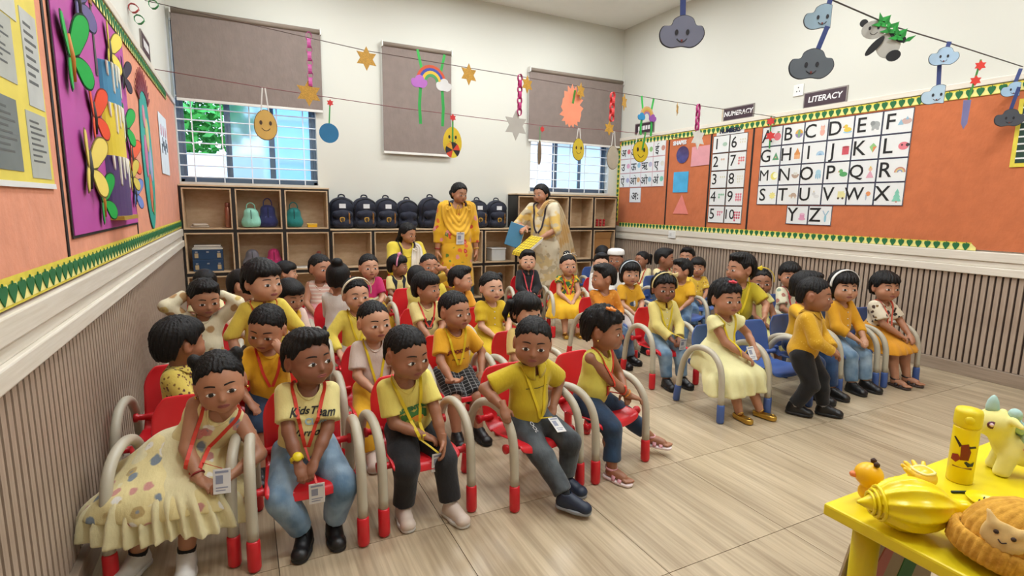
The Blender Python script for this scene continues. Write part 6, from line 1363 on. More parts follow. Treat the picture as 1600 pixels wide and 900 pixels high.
rainbow(3.873, 4.57, 2.32, .105, ['#c89a6a', '#b8a03a', '#c07a4a', '#8a6aa0'], ('#2a86b8', '#8a4a9a'), 'small paper rainbow with blue and purple clouds beside the corner', .20, .16)
spk = [((1 if i % 2 == 0 else .80) * (1 + .12 * math.sin(i * 2.4)) * math.sin(math.pi * i / 17) * .125, (1 if i % 2 == 0 else .82) * (1.25 + .2 * math.cos(math.pi * i / 17)) * math.cos(math.pi * i / 17) * .17) for i in range(34)][::-1]
o = hang(3.04, 4.735, 2.34, -8, 'paper_burst', 'spiky salmon paper burst hanging before the right blind'); disc(o, spk, '#e58a68', 'burst_sheet', .004); strip(o, [(.03, .19), (.01, .06)], .022, '#4d8a34', 'stem', .005)
egg = [(a * .098 * (1 + (.12 if b < 0 else -.10) * abs(b)), b * .135) for a, b in circ(1, 22)]
def hegg(x, y, z, top, col, label, rz=10, fc=True, s=1.0, loopc='#d8d6d2'):
    o = hang(x, y, z, rz, 'paper_egg', label); disc(o, egg, col, 'egg_sheet', .005, 0, 0, 0, s); disc(o, egg, '#6a5230', 'rim', .003, -.002, 0, 0, s * 1.05)
    for sx in (-1, 1): strip(o, [(sx * .012, top), (sx * .035, .11 * s)], .012, loopc, 'loop')
    if fc: face(o, '#4a3420', .15 * s, .006)
hegg(.252, 5.70, 2.085, .335, '#d2a957', 'tan paper egg with a sleepy smiling face before the left window'); hegg(3.708, 5.595, 2.06, .25, '#d6bd33', 'yellow paper egg with a winking face before the right window', s=.95); hegg(4.22, 5.58, 1.99, .32, '#b6ac9a', 'plain grey beige paper egg seen from behind near the corner', fc=False, s=1.05); hegg(3.174, 5.61, 1.99, .30, '#c9c5bb', 'pale paper egg turned edge on at the left of the right window', rz=72, fc=False, loopc='#3f9a4a')
flower = star(6, .6)
o = hang(.82, 5.685, 2.05, 6, 'paper_disc', 'blue paper disc on a green strip with red flower'); disc(o, circ(.095, 24), '#1f6f9e', 'blue_disc', .005); strip(o, [(.02, .30), (.005, .09)], .013, '#2f9a46', 'stem'); disc(o, flower, '#d23030', 'flower', .006, .003, .02, .29, .035)
o = hang(2.10, 5.645, 2.05, 6, 'paper_lollipop', 'yellow paper face with a coloured swirl on a green strip'); disc(o, egg, '#e0c02a', 'face_sheet', .005, 0, 0, 0, 1.15); face(o, '#2a2420', .14, .006, 0, .03); strip(o, [(.0, .27), (.0, -.03)], .018, '#3a9a3f', 'stem', .009); disc(o, flower, '#d23030', 'flower', .008, .008, 0, .25, .04)
for k, c in enumerate(('#d8442c', '#1e1c20', '#e0a02a', '#1e1c20', '#d8442c', '#e6d23a', '#1e1c20')): a0 = 2 * math.pi * k / 7; disc(o, [(0, 0)] + [(math.cos(a0 + t), math.sin(a0 + t)) for t in np.linspace(0, .9, 6)], c, 'swirl_arm', .004, .006 + .0005 * k, 0, -.09, .085)
o = hang(3.20, 5.605, 2.26, 6, 'paper_flower', 'small red paper flower at the left side of the right blind'); disc(o, flower, '#d23030', 'flower', .005, 0, 0, 0, .036)
o = hang(4.645, 5.565, 2.085, 4, 'paper_smiley', 'round yellow paper smiley with green strip before the vowel chart'); disc(o, circ(.128, 26), '#d9bd22', 'face_sheet', .006); disc(o, circ(.135, 26), '#6a5a1a', 'rim', .003, -.002); face(o, '#3a2c14', .2, .007); strip(o, [(.06, .25), (.02, .02)], .026, '#3a9a3f', 'stem', .010); strip(o, [(-.05, .25), (-.09, .10)], .012, '#d8d6d2', 'loop')
def cloudy(x, y, z, s, col, label, rz, half=False, stripe=None, fc='#22222a'):
    o = hang(x, y, z, rz, 'paper_cloud', label); P = CLOUD if not half else [(a, b) for a, b in CLOUD if a <= .5] + []; disc(o, P, col, 'cloud_sheet', .005, 0, 0, 0, s); disc(o, P, '#2f3038', 'cloud_rim', .002, -.002, 0, 0, s * 1.05); face(o, fc, s * .9, .006)  # a dark, slightly larger sheet behind the cloud forms its rim
    m = MB(); m.prism([(-.06 * s, -.22 * s), (.06 * s, -.22 * s), (0, -.36 * s)], .006, .008, 'z'); m.obj('mouth', plain('mouth red', '#7a3028', .6), o)
    if stripe: strip(o, [(stripe[0], stripe[1]), (stripe[2], stripe[3])], .024, '#33437c', 'ribbon', -.003)
cloudy(1.745, 1.86, 2.118, .092, '#757a90', 'grey paper cloud with smiling face at top centre', -32, stripe=(-.01, .30, .0, .08)); cloudy(2.765, 1.925, 2.365, .085, '#8fa8b8', 'pale blue paper cloud half folded on the near string', -48, True, (.03, .11, .02, .05)); cloudy(2.712, 1.925, 2.12, .105, '#5d656e', 'dark grey paper cloud below the half folded blue cloud', -38, stripe=(.06, .20, .02, .07)); cloudy(4.154, 2.016, 2.375, .078, '#a9c4dc', 'small light blue paper cloud near the right board', -52, stripe=(.02, .10, .01, .05)); cloudy(4.175, 2.035, 2.14, .085, '#b4cde0', 'light blue paper cloud turned sideways over the board', -72, True, (-.01, .20, .0, .06)); cloudy(5.371, 2.10, 2.10, .09, '#4c5058', 'blurred dark grey paper cloud at the right edge', -50, stripe=(.03, .24, .0, .07)); cloudy(5.40, 2.11, 2.32, .075, '#9dbcd6', 'light blue paper cloud at the right frame edge', -70, True, (.02, .16, .0, .06))
pd = hang(3.33, 1.955, 2.362, -48, 'paper_panda', 'black and white paper panda holding a green leafy branch'); disc(pd, circ(.062, 20, .05), '#a9a7a0', 'head', .006, .006, -.035, .045); [disc(pd, circ(.021, 14), '#17171a', 'ear', .005, .002, -.035 + sx * .052, .045 + .042) for sx in (-1, 1)]; disc(pd, circ(.060, 20, .070), '#b4b2aa', 'belly', .005, 0, .045, -.045)
for (x, y, w, h, a) in ((-.022, -.045, .020, .065, -40), (.075, -.105, .036, .030, 20), (.085, .0, .022, .055, 50)): q = disc(pd, circ(1, 16), '#17171a', 'limb', .006, .003); q.matrix_local = to_m(frame(rot('z', R(a)) @ np.diag([w, h, 1]), V(x, y, .004)))
face(pd, '#17171a', .075, .0125, -.035, .045); lf = [(0, 0), (.012, .02), (.0, .06), (-.012, .02)]
for k in range(16): t = k / 15; q = disc(pd, lf, '#1f8a34' if k % 2 else '#2aa340', 'leaf', .002, .012); q.matrix_local = to_m(frame(rot('z', R(-60 + 150 * ((k * 7) % 5) / 4)), V(-.01 + .13 * t, .085 - .12 * t, .004)))
strip(pd, [(-.02, .095), (.12, -.04)], .008, '#23602e', 'branch', .011)
o = hang(4.68, 2.05, 2.30, -50, 'paper_pencil', 'violet pencil shape on a green stick with red stars'); strip(o, [(.01, .14), (-.03, -.14)], .012, '#3f8a3a', 'stick'); [disc(o, flower, '#d8382c', 'flower', .004, .002, x, y, .036) for x, y in ((.01, .10), (-.005, .0))]; disc(o, [(-.022, .0), (.022, .0), (.018, -.16), (0, -.20), (-.018, -.16)], '#7c7aa8', 'pencil_sheet', .004, 0, -.035, -.13)
o = hang(5.40, 4.26, 2.36, -60, 'paper_flower', 'red paper flower with green strip at the NUMERACY end of the string'); disc(o, flower, '#c8302c', 'flower', .004, .002, 0, 0, .05); disc(o, flower, '#c8302c', 'flower', .004, .002, .01, -.16, .055); strip(o, [(0, .06), (.01, -.30)], .016, '#2f8a3f', 'stem')
o = empty('paper_wreath', (-.52, 4.62, 2.70)); tag(o, 'red and green paper link garland at the top of the left wall', 'paper chain')
for k in range(7): a = R(-150 + k * 40); m = MB(); P = np.array([(.0 + .028 * math.cos(t), .012 * math.sin(t * 2), .028 * math.sin(t)) for t in np.linspace(0, 2 * math.pi, 13)]); vv, ff = ribbon_geo(P, np.tile(V(0, 1, 0), (13, 1)), .03, .002); m.raw(vv, ff); q = m.obj('link', plain('wreath ' + '#b8302c' if k % 2 else 'wreath g', '#b8302c' if k % 2 else '#2f8a4a', .6), o); q.location = (.10 * math.sin(a) * .6, .0, .13 * math.cos(a))
# ------------------------------------------------------------------ the children on their chairs
RL = plain('red lanyard', '#d23a26', .5); YLN = plain('yellow lanyard', '#dcc21e', .5); PKL = plain('pink red lanyard', '#cf4650', .5)
CRM = fabric('#e4d58c'); CRM2 = fabric('#e8dcaa'); LEM = fabric('#e2d26a'); MUS = fabric('#c9a81a'); SUN = fabric('#e0ab1c'); SUN2 = fabric('#d99a18'); OLV = fabric('#bda821'); WHI = fabric('#dcd8d0'); GRY = fabric('#c9bdb6')
JN = fabric('#2f4a68', 'denim', ['#7d9bb6']); JNL = fabric('#55748f', 'denim', ['#9ab2c6']); JND = fabric('#16283f', 'denim', ['#22405f']); JNG = fabric('#2c3034', 'denim', ['#5d666c']); BLK_F = fabric('#111115'); BRN = fabric('#6b4a2c')
W_, K_, P_ = plain('shoe white', '#d8d6d2', .45), plain('shoe black', '#121214', .4), plain('shoe pink', '#dba3ae', .5)
SH = dict(black=dict(style='school', mats=[K_, plain('black sole', '#1b1b1d', .6), K_]), blackw=dict(style='sneaker', mats=[K_, plain('black sole', '#1b1b1d', .6), K_], sock='#17171a', sockh=.06), navy=dict(style='velcro', mats=[plain('shoe navy', '#16243a', .5), plain('grey sole', '#8b9096', .5), plain('strap navy', '#22344e', .5)]), white=dict(style='velcro', mats=[W_, plain('white sole', '#c9c7c2', .5), plain('silver strap', '#c4c6c8', .35)], sock='#101012', sockh=.035),
          beige=dict(style='velcro', mats=[plain('shoe beige', '#c9b9ac', .5), plain('white sole', '#c9c7c2', .5), plain('red strap', '#a8382f', .5)], sock='#d8d4cc', sockh=.05), gold=dict(style='flat', mats=[plain('shoe gold', '#c9a24a', .28, Metallic=.85)] * 3), pink=dict(style='sandal', mats=[P_, plain('pale sole', '#e6d8d8', .5), P_]), brown=dict(style='sandal', mats=[plain('shoe brown', '#2e2220', .5), plain('brown sole', '#3a2c28', .5), K_]))
NKID = [0]
def kid(what, x, y, rz, A=None, ch='red', S=1.0, hp=0, hro=0, chair_at=None, **kw):
    """one child with the chair it sits on; A is where the head points in the room"""
    NKID[0] += 1
    kw.setdefault('var', NKID[0]); yaw = 0 if A is None else A - rz - kw.get('twist', 0) * 0
    hd = (yaw, hp, hro)
    if kw.get('sit', True) or chair_at:
        c = chair_at or (x + .03 * math.sin(R(rz)), y - .03 * math.cos(R(rz)), rz)
        if ch: chair(c[0], c[1], c[2], ch, '%s plastic chair %s the %s' % (ch, 'under' if kw.get('sit', True) else 'behind', ' '.join(what.split()[:11])))
    return make_person(what, x, y, rz, S, head=hd, **kw)
T1 = lambda mat, **k: dict(mat=mat, **k)
# ---- front row
kid('girl in yellow cartoon print dress with cream tulle leaning over her chair arm', -.25, 2.38, -10, 2, lod=0, lean=16, side=33, hp=4, hro=-6, sk=2, hair='sleek+puffs', var=11, gaze=.2,
    top=T1(fabric('#e3d49a', 'print', ['#c98f86', '#e8e4da', '#b9a06a', '#7d8a96'], 1.0), sleeve='none', name='bodice', hem=.02, rib=True, motif=[(circ(.020, 12), .19, -.03, '#d98c84'), (circ(.015, 12), .185, -.055, '#e0a49a'), (circ(.013, 12), .205, -.015, '#c97a74')]),
    skirt=[dict(mat=fabric('#e3d49a', 'print', ['#c98f86', '#e8e4da', '#b9a06a', '#7d8a96'], 1.0), w=1.27, hem=.098, ruf=.010, nr=11), dict(mat=fabric('#e0d6a8', rough=.95, sheen=.4), w=1.24, hem=.175, ruf=.013, nr=31, name='tulle')],
    al=(.03, -.20, .062), ar=(-.14, -.16, .062), hl=(.20, -.22, .36), hr=(.10, -.22, .36), dr=(.7, -.5, -.3), shoe=SH['white'], toe=(10, -20), lanyard=dict(mat=RL, tip=.09, card=(.185, -.275, .37), flat=-12), extras=[('bracelet', -1, '#8a1f1f'), ('hair_ball', '#16161a', (.07, .03, .055), (-.07, .03, .055)), ('earring',)])
kid('boy in pale yellow tee with lettering, jeans and yellow wrist watch', .185, 2.275, -3, 26, lod=0, lean=2, side=5, hp=-4, sk=0, hair='short', var=2, gaze=.5,
    top=T1(fabric('#ddd08c'), text=[('Kids', .042, .205, '#1c1c1c', .3, .001, -.035), ('Team', .042, .205, '#1c1c1c', .3, .001, .052), ('CLUB', .034, .162, '#8fb0c0', 0, .001, .03), ('Warriors', .040, .120, '#1c1c1c', .3, .001)], flare=.014, trunk=1), trunk=1.1, bottom=T1(JNL, g=.015, wr=.004), kl=(.55, -1, .5), kr=(-.6, -1, .5),
    al=(.095, -.13, .06), ar=(-.02, -.15, .06), hl=(.028, -.185, .372), hr=(-.030, -.19, .375), curl=(45, 45), toe=(4, -14), shoe=SH['blackw'], lanyard=dict(mat=RL, tip=.06, card=(.03, -.235, .265)), extras=[('bracelet', -1, '#e0c81e', .0235, .016, '#e6cf22')])
kid('boy in yellow tee with green jungle print and black joggers', .655, 2.30, 2, 20, lod=0, lean=12, side=-10, hp=8, sk=1, hair='crop', var=6, gaze=.6,
    top=T1(fabric('#e0d068'), text=[('ADVENTURE', .024, .165, '#2d6b3a', 0, .002)], motif=[([(-.055, -.02), (.055, -.02), (.06, .01), (.03, .035), (.0, .02), (-.03, .04), (-.06, .01)], .125, 0, '#3f7a3a'), (el(.03, .014), .115, .01, '#d98a2c'), (el(.02, .012), .108, -.025, '#8fb84a')]), bottom=T1(BLK_F, g=.015, flare=.0),
    al=(.10, -.235, .06), ar=(-.095, -.155, .06), hl=(.075, -.215, .335), hr=(.0, -.16, .375), dl=(-.1, -.4, -.9), toe=(12, -4), shoe=SH['beige'], lanyard=dict(mat=YLN, tip=.05, card=(.045, -.22, .265)))
kid('boy in mustard polo and grey jeans gripping his chair arm', 1.20, 2.19, 6, -26, lod=0, lean=8, side=-2, hp=2, hro=4, sk=1, hair='crop', var=8, chair_at=(1.205, 2.22, 9),
    top=T1(fabric('#c7ae1c'), collar=True, sleeve='tee', flare=.012, text=[('——', .06, .20, '#3a3a1c', 0, 0, .0)]), bottom=T1(JNG, text=[('COOL', .028, -1, '#dcdcdc')]), al=(.13, -.16, .06), ar=(.02, -.33, .06), kr=(.3, -1, .5), kl=(.5, -1, .5), hr=(-.205, -.115, .475), dr=(-.05, -.6, -.7), pr=(.2, .4, -1), curl=(28, 55), hl=(.12, -.06, .40),
    toe=(18, 30), shoe=dict(SH['navy'], sock='#22262c', sockh=.04), lanyard=dict(mat=YLN, tip=.04, x=.02, card=(.065, -.165, .355), flat=-62, cz=10))
kid('girl in yellow sleeveless top and dark jeans with pink sandals', 1.645, 2.28, 24, 38, lod=0, lean=10, hp=2, sk=1, hair='curly', var=5, chair_at=(1.672, 2.275, 12),
    top=T1(fabric('#e3d860'), sleeve='none', motif=[(star(5, .5) and [(a * .02, b * .02) for a, b in star(6, .6)], .12, .04, '#c8607a')]), bottom=T1(JND, len=1.75), al=(.30, -.235, .085), ar=(-.12, -.215, .06), kl=(.2, -.6, 1), hr=(.075, -.225, .37), dr=(.6, -.7, -.3), hl=(.09, -.16, .40), toe=(12, -6), shoe=SH['pink'], lanyard=dict(mat=RL, tip=.06), extras=[('clip', '#e8862a', (-.050, -.035, .110), 20, 1.3), ('earring',), ('bracelet', -1, '#d8862c')])
# ---- second row
kid('child in yellow floral collared shirt seen from behind by the left wall', -.29, 2.80, 70, 122, lod=0, lean=0, S=.98, sk=1, hair='bowl', chair_at=(-.33, 2.88, -4), top=T1(fabric('#d8c35c', 'floral', ['#6b3a2c', '#8a6a2c', '#5a2a34'], 2.1), sleeve='long', collar=True), bottom=T1(BRN), shoe=SH['black'])
kid('boy in bright yellow tee rubbing his eye behind the front row', .09, 2.99, 0, -22, lod=0, lean=5, hp=16, hro=6, sk=2, hair='crop', var=9, top=T1(SUN, flare=.014), bottom=T1(JND, len=1.05), hl=(.052, -.200, .640), dl=(-.45, .25, .85), pl=(-.3, 1, 0), el=(1, -.2, -.7), curl=(45, 28), hr=(-.10, -.14, .38), shoe=SH['black'], lanyard=dict(mat=RL, tip=.10))
kid('toddler in pale mauve tee and yellow trousers with yellow lanyard', .62, 2.93, 0, 12, lod=0, lean=3, S=.98, sk=3, hair='buzz', var=13, gaze=.3, top=T1(fabric('#cdbdb2')), bottom=T1(SUN), shoe=SH['beige'], lanyard=dict(mat=YLN, tip=.05), kl=(.5, -1, .5), kr=(-.5, -1, .5))
kid('boy in yellow tee with dark red lettering and black plaid shorts', 1.11, 2.98, 2, 18, lod=0, lean=4, sk=2, hair='crop', var=14, gaze=.5, top=T1(fabric('#dfa41a'), text=[('BROOKLYN', .030, .17, '#7a2418', 0, .0018), ('~~~', .05, .125, '#4a3a1c')]), bottom=T1(fabric('#121214', 'plaid', ['#8a8a8a'], .8), len=1.0, g=.017), shoe=SH['black'], hr=(-.09, -.20, .375), dr=(.6, -.7, .1), pr=(0, -.2, 1), hl=(.14, -.12, .37), lanyard=dict(mat=YLN, tip=.09))
kid('girl with two pigtails in cream tee behind the boy in mustard polo', 1.555, 2.90, 4, 6, lod=0, S=.97, sk=3, hair='bangs+pigtails', var=15, top=T1(fabric('#e0c77c')), bottom=T1(GRY), shoe=SH['beige'], extras=[('hair_ball', '#d8d4cc', (.076, .03, .045), (-.076, .03, .045))])
# ---- third row and the boy who stands
kid('boy with both hands behind his head in cream printed shirt', -.25, 3.90, 0, 18, lod=1, lean=-2, hp=12, S=1.02, sk=2, hair='short+tuft', top=T1(fabric('#ddd3b4', 'print', ['#c9b06a', '#b08a5a'], .8), sleeve='long'), bottom=T1(JN), hl=(.085, .01, .77), hr=(-.085, .01, .77), el=(1, -.5, .2), er=(-1, -.5, .2), dl=(-.7, .6, .2), dr=(.7, .6, .2), shoe=SH['black'])
kid('boy standing in yellow polo with red lanyard in the left rows', .08, 3.42, 10, 34, lod=1, sit=False, S=1.07, ch=None, sk=3, hair='bowl', top=T1(fabric('#d9c24a'), sleeve='elbow', collar=True), bottom=T1(fabric('#2c231f')), lanyard=dict(mat=RL, tip=.12), shoe=SH['black'], hl=(.12, -.10, .47), hr=(-.14, -.06, .44))
kid('girl in yellow long sleeved top with bow in her hair', .68, 3.77, 0, 8, lod=1, sk=3, hair='sleek+ponytail', top=T1(fabric('#e3cf58'), sleeve='long'), bottom=T1(GRY), shoe=SH['beige'], extras=[('headband', '#e6dcc0', 18)], lanyard=dict(mat=YLN, tip=.08), hr=(-.14, -.14, .38))
kid('child in cream tee with round dark animal print and red lanyard', 1.22, 3.88, 2, 40, lod=1, sk=2, hair='bowl', top=T1(fabric('#e3d28a'), motif=[(circ(.034, 14), .135, .0, '#2a2422'), (circ(.018, 12), .175, -.035, '#1c1a1a'), (circ(.018, 12), .175, .035, '#1c1a1a'), (el(.02, .012), .12, 0, '#c9a08a')]), bottom=T1(BLK_F), lanyard=dict(mat=RL, tip=.12), shoe=SH['black'], hr=(-.02, -.20, .38))
kid('girl in mustard dress with pearl buttons and side tuft of hair', 1.70, 3.74, 2, 2, lod=1, sk=4, hair='sleek+sideponytail', top=T1(fabric('#d2b01c'), sleeve='tee', puff=True, buttons='#e6dccb', name='bodice', hem=.02), skirt=dict(mat=fabric('#d2b01c'), hem=.16), shoe=SH['gold'], hl=(.06, -.2, .39))
# ---- rows at the back left
kid('child with dark fringe in the far left corner by the slatted wall', -.30, 5.08, 0, 8, lod=2, S=.93, hp=6, sk=2, hair='bowl', top=T1(CRM2), bottom=T1(JN), shoe=SH['black'])
kid('child in pink cream shirt turned away beside the standing boy', -.03, 4.50, 20, 75, lod=2, sk=3, hair='short', top=T1(fabric('#dcc3a6'), sleeve='long'), bottom=T1(SUN), shoe=SH['black'])
kid('child in cream vest looking sideways near the shelf', .35, 5.57, 10, 75, lod=2, S=.93, sk=3, hair='bowl', top=T1(CRM), bottom=T1(JN), shoe=SH['black'])
kid('child in yellow waistcoat over pale pink sleeves behind standing boy', .26, 4.06, 6, 30, lod=2, hp=14, S=.97, sk=2, hair='bowl', top=T1(fabric('#dcc0b2'), sleeve='long'), bottom=T1(JN), shoe=SH['black'], extras=[('vest', fabric('#d9a81e'), .0)])
kid('girl in pink and white strappy sundress at the back left', .61, 5.04, -14, 28, lod=1, S=1.06, sk=2, hair='crop', top=T1(fabric('#dcb8a8', 'stripe', ['#e8dcd0'], .8), sleeve='none', name='bodice', hem=.02), skirt=dict(mat=fabric('#d9a0a4'), hem=.14), shoe=SH['pink'])
kid('child in white shirt with hair bun seen from behind', .64, 4.28, 150, 165, lod=2, S=1.06, sk=2, hair='sleek+bun', chair_at=(.64, 4.35, 0), top=T1(WHI, sleeve='long'), bottom=T1(BLK_F), shoe=SH['black'])
kid('girl in magenta and gold festive dress with white sleeves', 1.07, 5.20, 0, 4, lod=1, S=1.03, sk=3, hair='sleek+ponytail', top=T1(fabric('#b81f60'), sleeve='tee', name='bodice', hem=.02, cmat=fabric('#d9c27a')), skirt=dict(mat=fabric('#d9b02c'), hem=.16), shoe=SH['gold'], extras=[('sash', fabric('#cfc8a8'), [(-.085, -.03, .10), (-.03, -.09, .085), (.03, -.09, .085), (.085, -.03, .10)], .07, 3, .003, 'sash')])
kid('child with pink bow headband and dark waistcoat looking right', 1.44, 5.56, 10, 58, lod=1, S=.97, sk=1, hair='bowl', top=T1(CRM), bottom=T1(BLK_F), shoe=SH['black'], extras=[('vest', fabric('#1c2433'), .015), ('headband', '#dc8aa8', 4, .014, ('#e08aae', 0, 12, 1.1))])
kid('boy with raised arm and hand on his nose at the back', 1.64, 5.10, 0, 0, lod=1, S=1.03, sk=2, hair='buzz', top=T1(fabric('#c9a83a')), bottom=T1(JN), shoe=SH['black'], hl=(.085, -.195, .735), dl=(-.95, .2, -.1), pl=(.1, 1, 0), el=(1, -.3, .1), curl=(50, 28))
kid('child with dark hair turned away behind the animal print tee', 1.41, 4.77, 120, 150, lod=2, S=.93, sk=1, hair='bowl', chair_at=(1.41, 4.85, 0), top=T1(LEM), bottom=T1(JN), shoe=SH['black'])
kid('boy in orange shirt in profile before the floral kurta', 1.67, 4.33, 8, 52, lod=1, S=.98, sk=3, hair='short', top=T1(fabric('#dd9a26'), sleeve='tee'), bottom=T1(JN), shoe=SH['black'])
# ---- middle rows
kid('boy in black suit with pink red lanyard', 2.87, 5.30, -12, -20, lod=1, S=1.02, sk=4, hair='short', top=T1(fabric('#15151a'), sleeve='long', collar=True), bottom=T1(BLK_F), shoe=SH['black'], lanyard=dict(mat=PKL, tip=.05, card=1))
kid('girl in green yellow blouse and full yellow skirt wearing a tiara', 3.13, 4.86, -16, -16, lod=1, S=1.0, sk=3, hair='sleek+bun', top=T1(fabric('#d9ac20', 'blotch', ['#2d6a34', '#4a2c1c'], 2.), sleeve='cap', puff=True, name='blouse', hem=.0, cmat=SUN), skirt=dict(mat=fabric('#e0ae16'), w=1.18, hem=.14, ruf=.008), shoe=SH['gold'], extras=[('tiara',), ('earring',)], lanyard=dict(mat=RL, tip=.08))
kid('boy in orange kurta and jeans looking back over his shoulder', 2.83, 3.80, 8, -105, lod=1, S=1.02, sk=2, hair='short', twist=-25, top=T1(fabric('#d88a22', 'floral', ['#c47418', '#e0a040'], 1.2), sleeve='long', hem=.07), bottom=T1(JN), al=(.16, -.21, .06), ar=(.02, -.25, .06), shoe=SH['black'])
kid('boy in white kurta facing forward beside the orange kurta', 3.60, 4.90, -20, -32, lod=2, S=1.0, sk=4, hair='short', ch='red', top=T1(WHI, sleeve='long'), bottom=T1(WHI), shoe=SH['black'])
kid('boy with white skullcap and white kurta', 4.02, 5.18, -20, -48, lod=1, S=1.0, ch='blue', sk=1, hair='buzz', top=T1(WHI, sleeve='long'), bottom=T1(WHI), shoe=SH['black'], extras=[('skullcap',)])
kid('child with dark hair turned away beside the cardboard box', 4.22, 5.72, 140, 160, lod=2, S=1.0, ch='blue', sk=2, hair='bowl', chair_at=(4.22, 5.8, -10), top=T1(WHI), bottom=T1(JN), shoe=SH['black'])
kid('girl in mustard tee with blue print and pale headband', 3.32, 4.06, -6, -22, lod=1, S=1.0, ch='blue', sk=3, hair='bob', top=T1(fabric('#d39c16'), motif=[(el(.03, .022), .12, 0, '#3a4a5c'), (el(.012, .03), .12, .02, '#c8ccd0')]), bottom=T1(GRY), shoe=SH['black'], extras=[('headband', '#b9c4cc', 14)])
kid('girl with ponytail in cream jacket turned left by the slatted wall', 4.59, 5.34, -60, -88, lod=2, S=.95, ch='blue', sk=1, hair='sleek+ponytail', chair_at=(4.59, 5.37, -12), top=T1(CRM2, sleeve='long'), bottom=T1(JN), shoe=SH['black'], lanyard=dict(mat=RL, tip=.08))
kid('boy in cream shirt in profile against the far slatted wall', 4.42, 4.80, 0, 40, lod=2, S=1.05, ch='blue', sk=1, hair='short', top=T1(fabric('#e3d3a0'), sleeve='long'), bottom=T1(JN), shoe=SH['black'], lanyard=dict(mat=PKL, tip=.08))
# ---- right group
kid('girl in pale yellow jacket and jeans with bow headband', 2.97, 3.21, -8, -24, lod=0, S=1.0, sk=0, hair='curly', var=21, top=T1(fabric('#dfce7c'), sleeve='long', collar=True, flare=.02, cmat=fabric('#dfc04a'), buttons='#c9b060'), bottom=T1(JNL), shoe=SH['black'], extras=[('headband', '#d8c488', 8, .014, ('#dcc98e', 10, 20))], lanyard=dict(mat=YLN, tip=.08, card=(.05, -.245, .34)), hl=(.055, -.19, .38), hr=(-.03, -.19, .38))
kid('boy in yellow tee turned to the left behind the cream dress', 4.02, 4.06, -50, -108, lod=1, S=1.0, ch='blue', sk=2, hair='short', chair_at=(4.04, 4.08, -14), top=T1(SUN), bottom=T1(JN), shoe=SH['black'])
kid('boy in white shirt near the far slatted wall looking left', 5.02, 5.02, -25, -60, lod=2, S=1.03, ch='blue', sk=2, hair='short', top=T1(fabric('#d8d4d0')), bottom=T1(JN), shoe=SH['black'])
kid('child in yellow floral top behind the boy in yellow tee', 4.64, 4.47, -25, -48, lod=2, S=.95, ch='blue', sk=2, hair='bowl', top=T1(fabric('#d9b43a', 'floral', ['#a8742c', '#e6d6a0'], 1.2)), bottom=T1(JN), shoe=SH['black'])
kid('girl in cream flared dress with gold shoes on a blue chair', 2.92, 2.56, -4, -14, lod=0, S=1.04, ch='blue', sk=2, hair='curly', var=23, chair_at=(2.92, 2.50, -5), top=T1(fabric('#e2dca0'), sleeve='cap', flare=.022, name='bodice', hem=.0, g=.011), skirt=dict(mat=fabric('#e4dea6'), w=1.12, hem=.185, ruf=.008, nr=15), shoe=SH['gold'], al=(.13, -.255, .06), ar=(-.03, -.24, .06), toe=(16, -2), hl=(.17, -.14, .42), hr=(.03, -.19, .40), extras=[('clip', '#c8283a', (-.01, -.062, .106), 10, 1.3)], lanyard=dict(mat=YLN, tip=.06, x=.02, card=(.075, -.205, .415), flat=-30))
chair(3.335, 2.48, -4, 'blue', 'empty blue plastic chair beside the girl in cream dress')
kid('boy standing in mustard tee with his hand on the blue chair back', 3.58, 2.98, -40, -104, lod=0, sit=False, S=1.06, ch=None, sk=2, hair='short', var=24, top=T1(fabric('#b9a51c'), flare=.014), bottom=T1(fabric('#20281f', 'blotch', ['#3a4634', '#151a14'])), shoe=SH['black'], hl=(.15, -.20, .53), dl=(0, -.5, -.8), lanyard=dict(mat=YLN, tip=.08, card=1))
kid('girl in lemon frilled dress with yellow flower hairband', 4.06, 3.18, -8, -42, lod=1, S=1.0, ch='blue', sk=1, hair='sleek', top=T1(fabric('#dfd98a'), sleeve='cap', name='bodice', hem=.0, flare=.02), skirt=dict(mat=fabric('#e0da90'), hem=.17), shoe=SH['gold'], extras=[('headband', '#e3c92a', 6, .014, ('#ecd02a', 0, 11, 1.2))])
kid('boy in white and yellow printed tee with red lanyard by the wall', 4.58, 3.28, -8, -42, lod=1, S=1.03, ch='blue', sk=2, hair='bowl', top=T1(fabric('#d9d3b6', 'print', ['#c8b46a', '#a8685a', '#8a9a8a'], 1.)), bottom=T1(JN), shoe=SH['black'], lanyard=dict(mat=PKL, tip=.08, card=1))
kid('boy in mustard embroidered kurta and black trousers half standing', 3.30, 2.20, 24, 26, lod=0, sit=False, S=.99, ch=None, lean=5, sk=1, hair='crop', var=26, top=T1(fabric('#d2a018', 'dots', ['#e0b848'], 1.6), sleeve='long', hem=.15, collar=True, flare=.016, g=.014), bottom=T1(BLK_F, g=.011), al=(.12, -.14, .055), ar=(.0, .02, .055), kl=(0, -1, .3), kr=(0, -1, .3), hz=.44, hl=(.045, -.165, .49), hr=(-.025, -.175, .48), shoe=dict(SH['black'], sock='#9a9aa0', sockh=.05), toe=(6, 4))
kid('child in yellow shirt and dark jeans half hidden behind the mustard kurta', 3.765, 2.56, 2, 16, lod=1, S=1.07, ch='blue', sk=2, hair='short', top=T1(SUN), bottom=T1(fabric('#1b2f52', 'denim', ['#2f4f7a'])), shoe=SH['black'], hr=(-.02, -.13, .60), dr=(.4, -.3, .8), pr=(0, 1, 0))
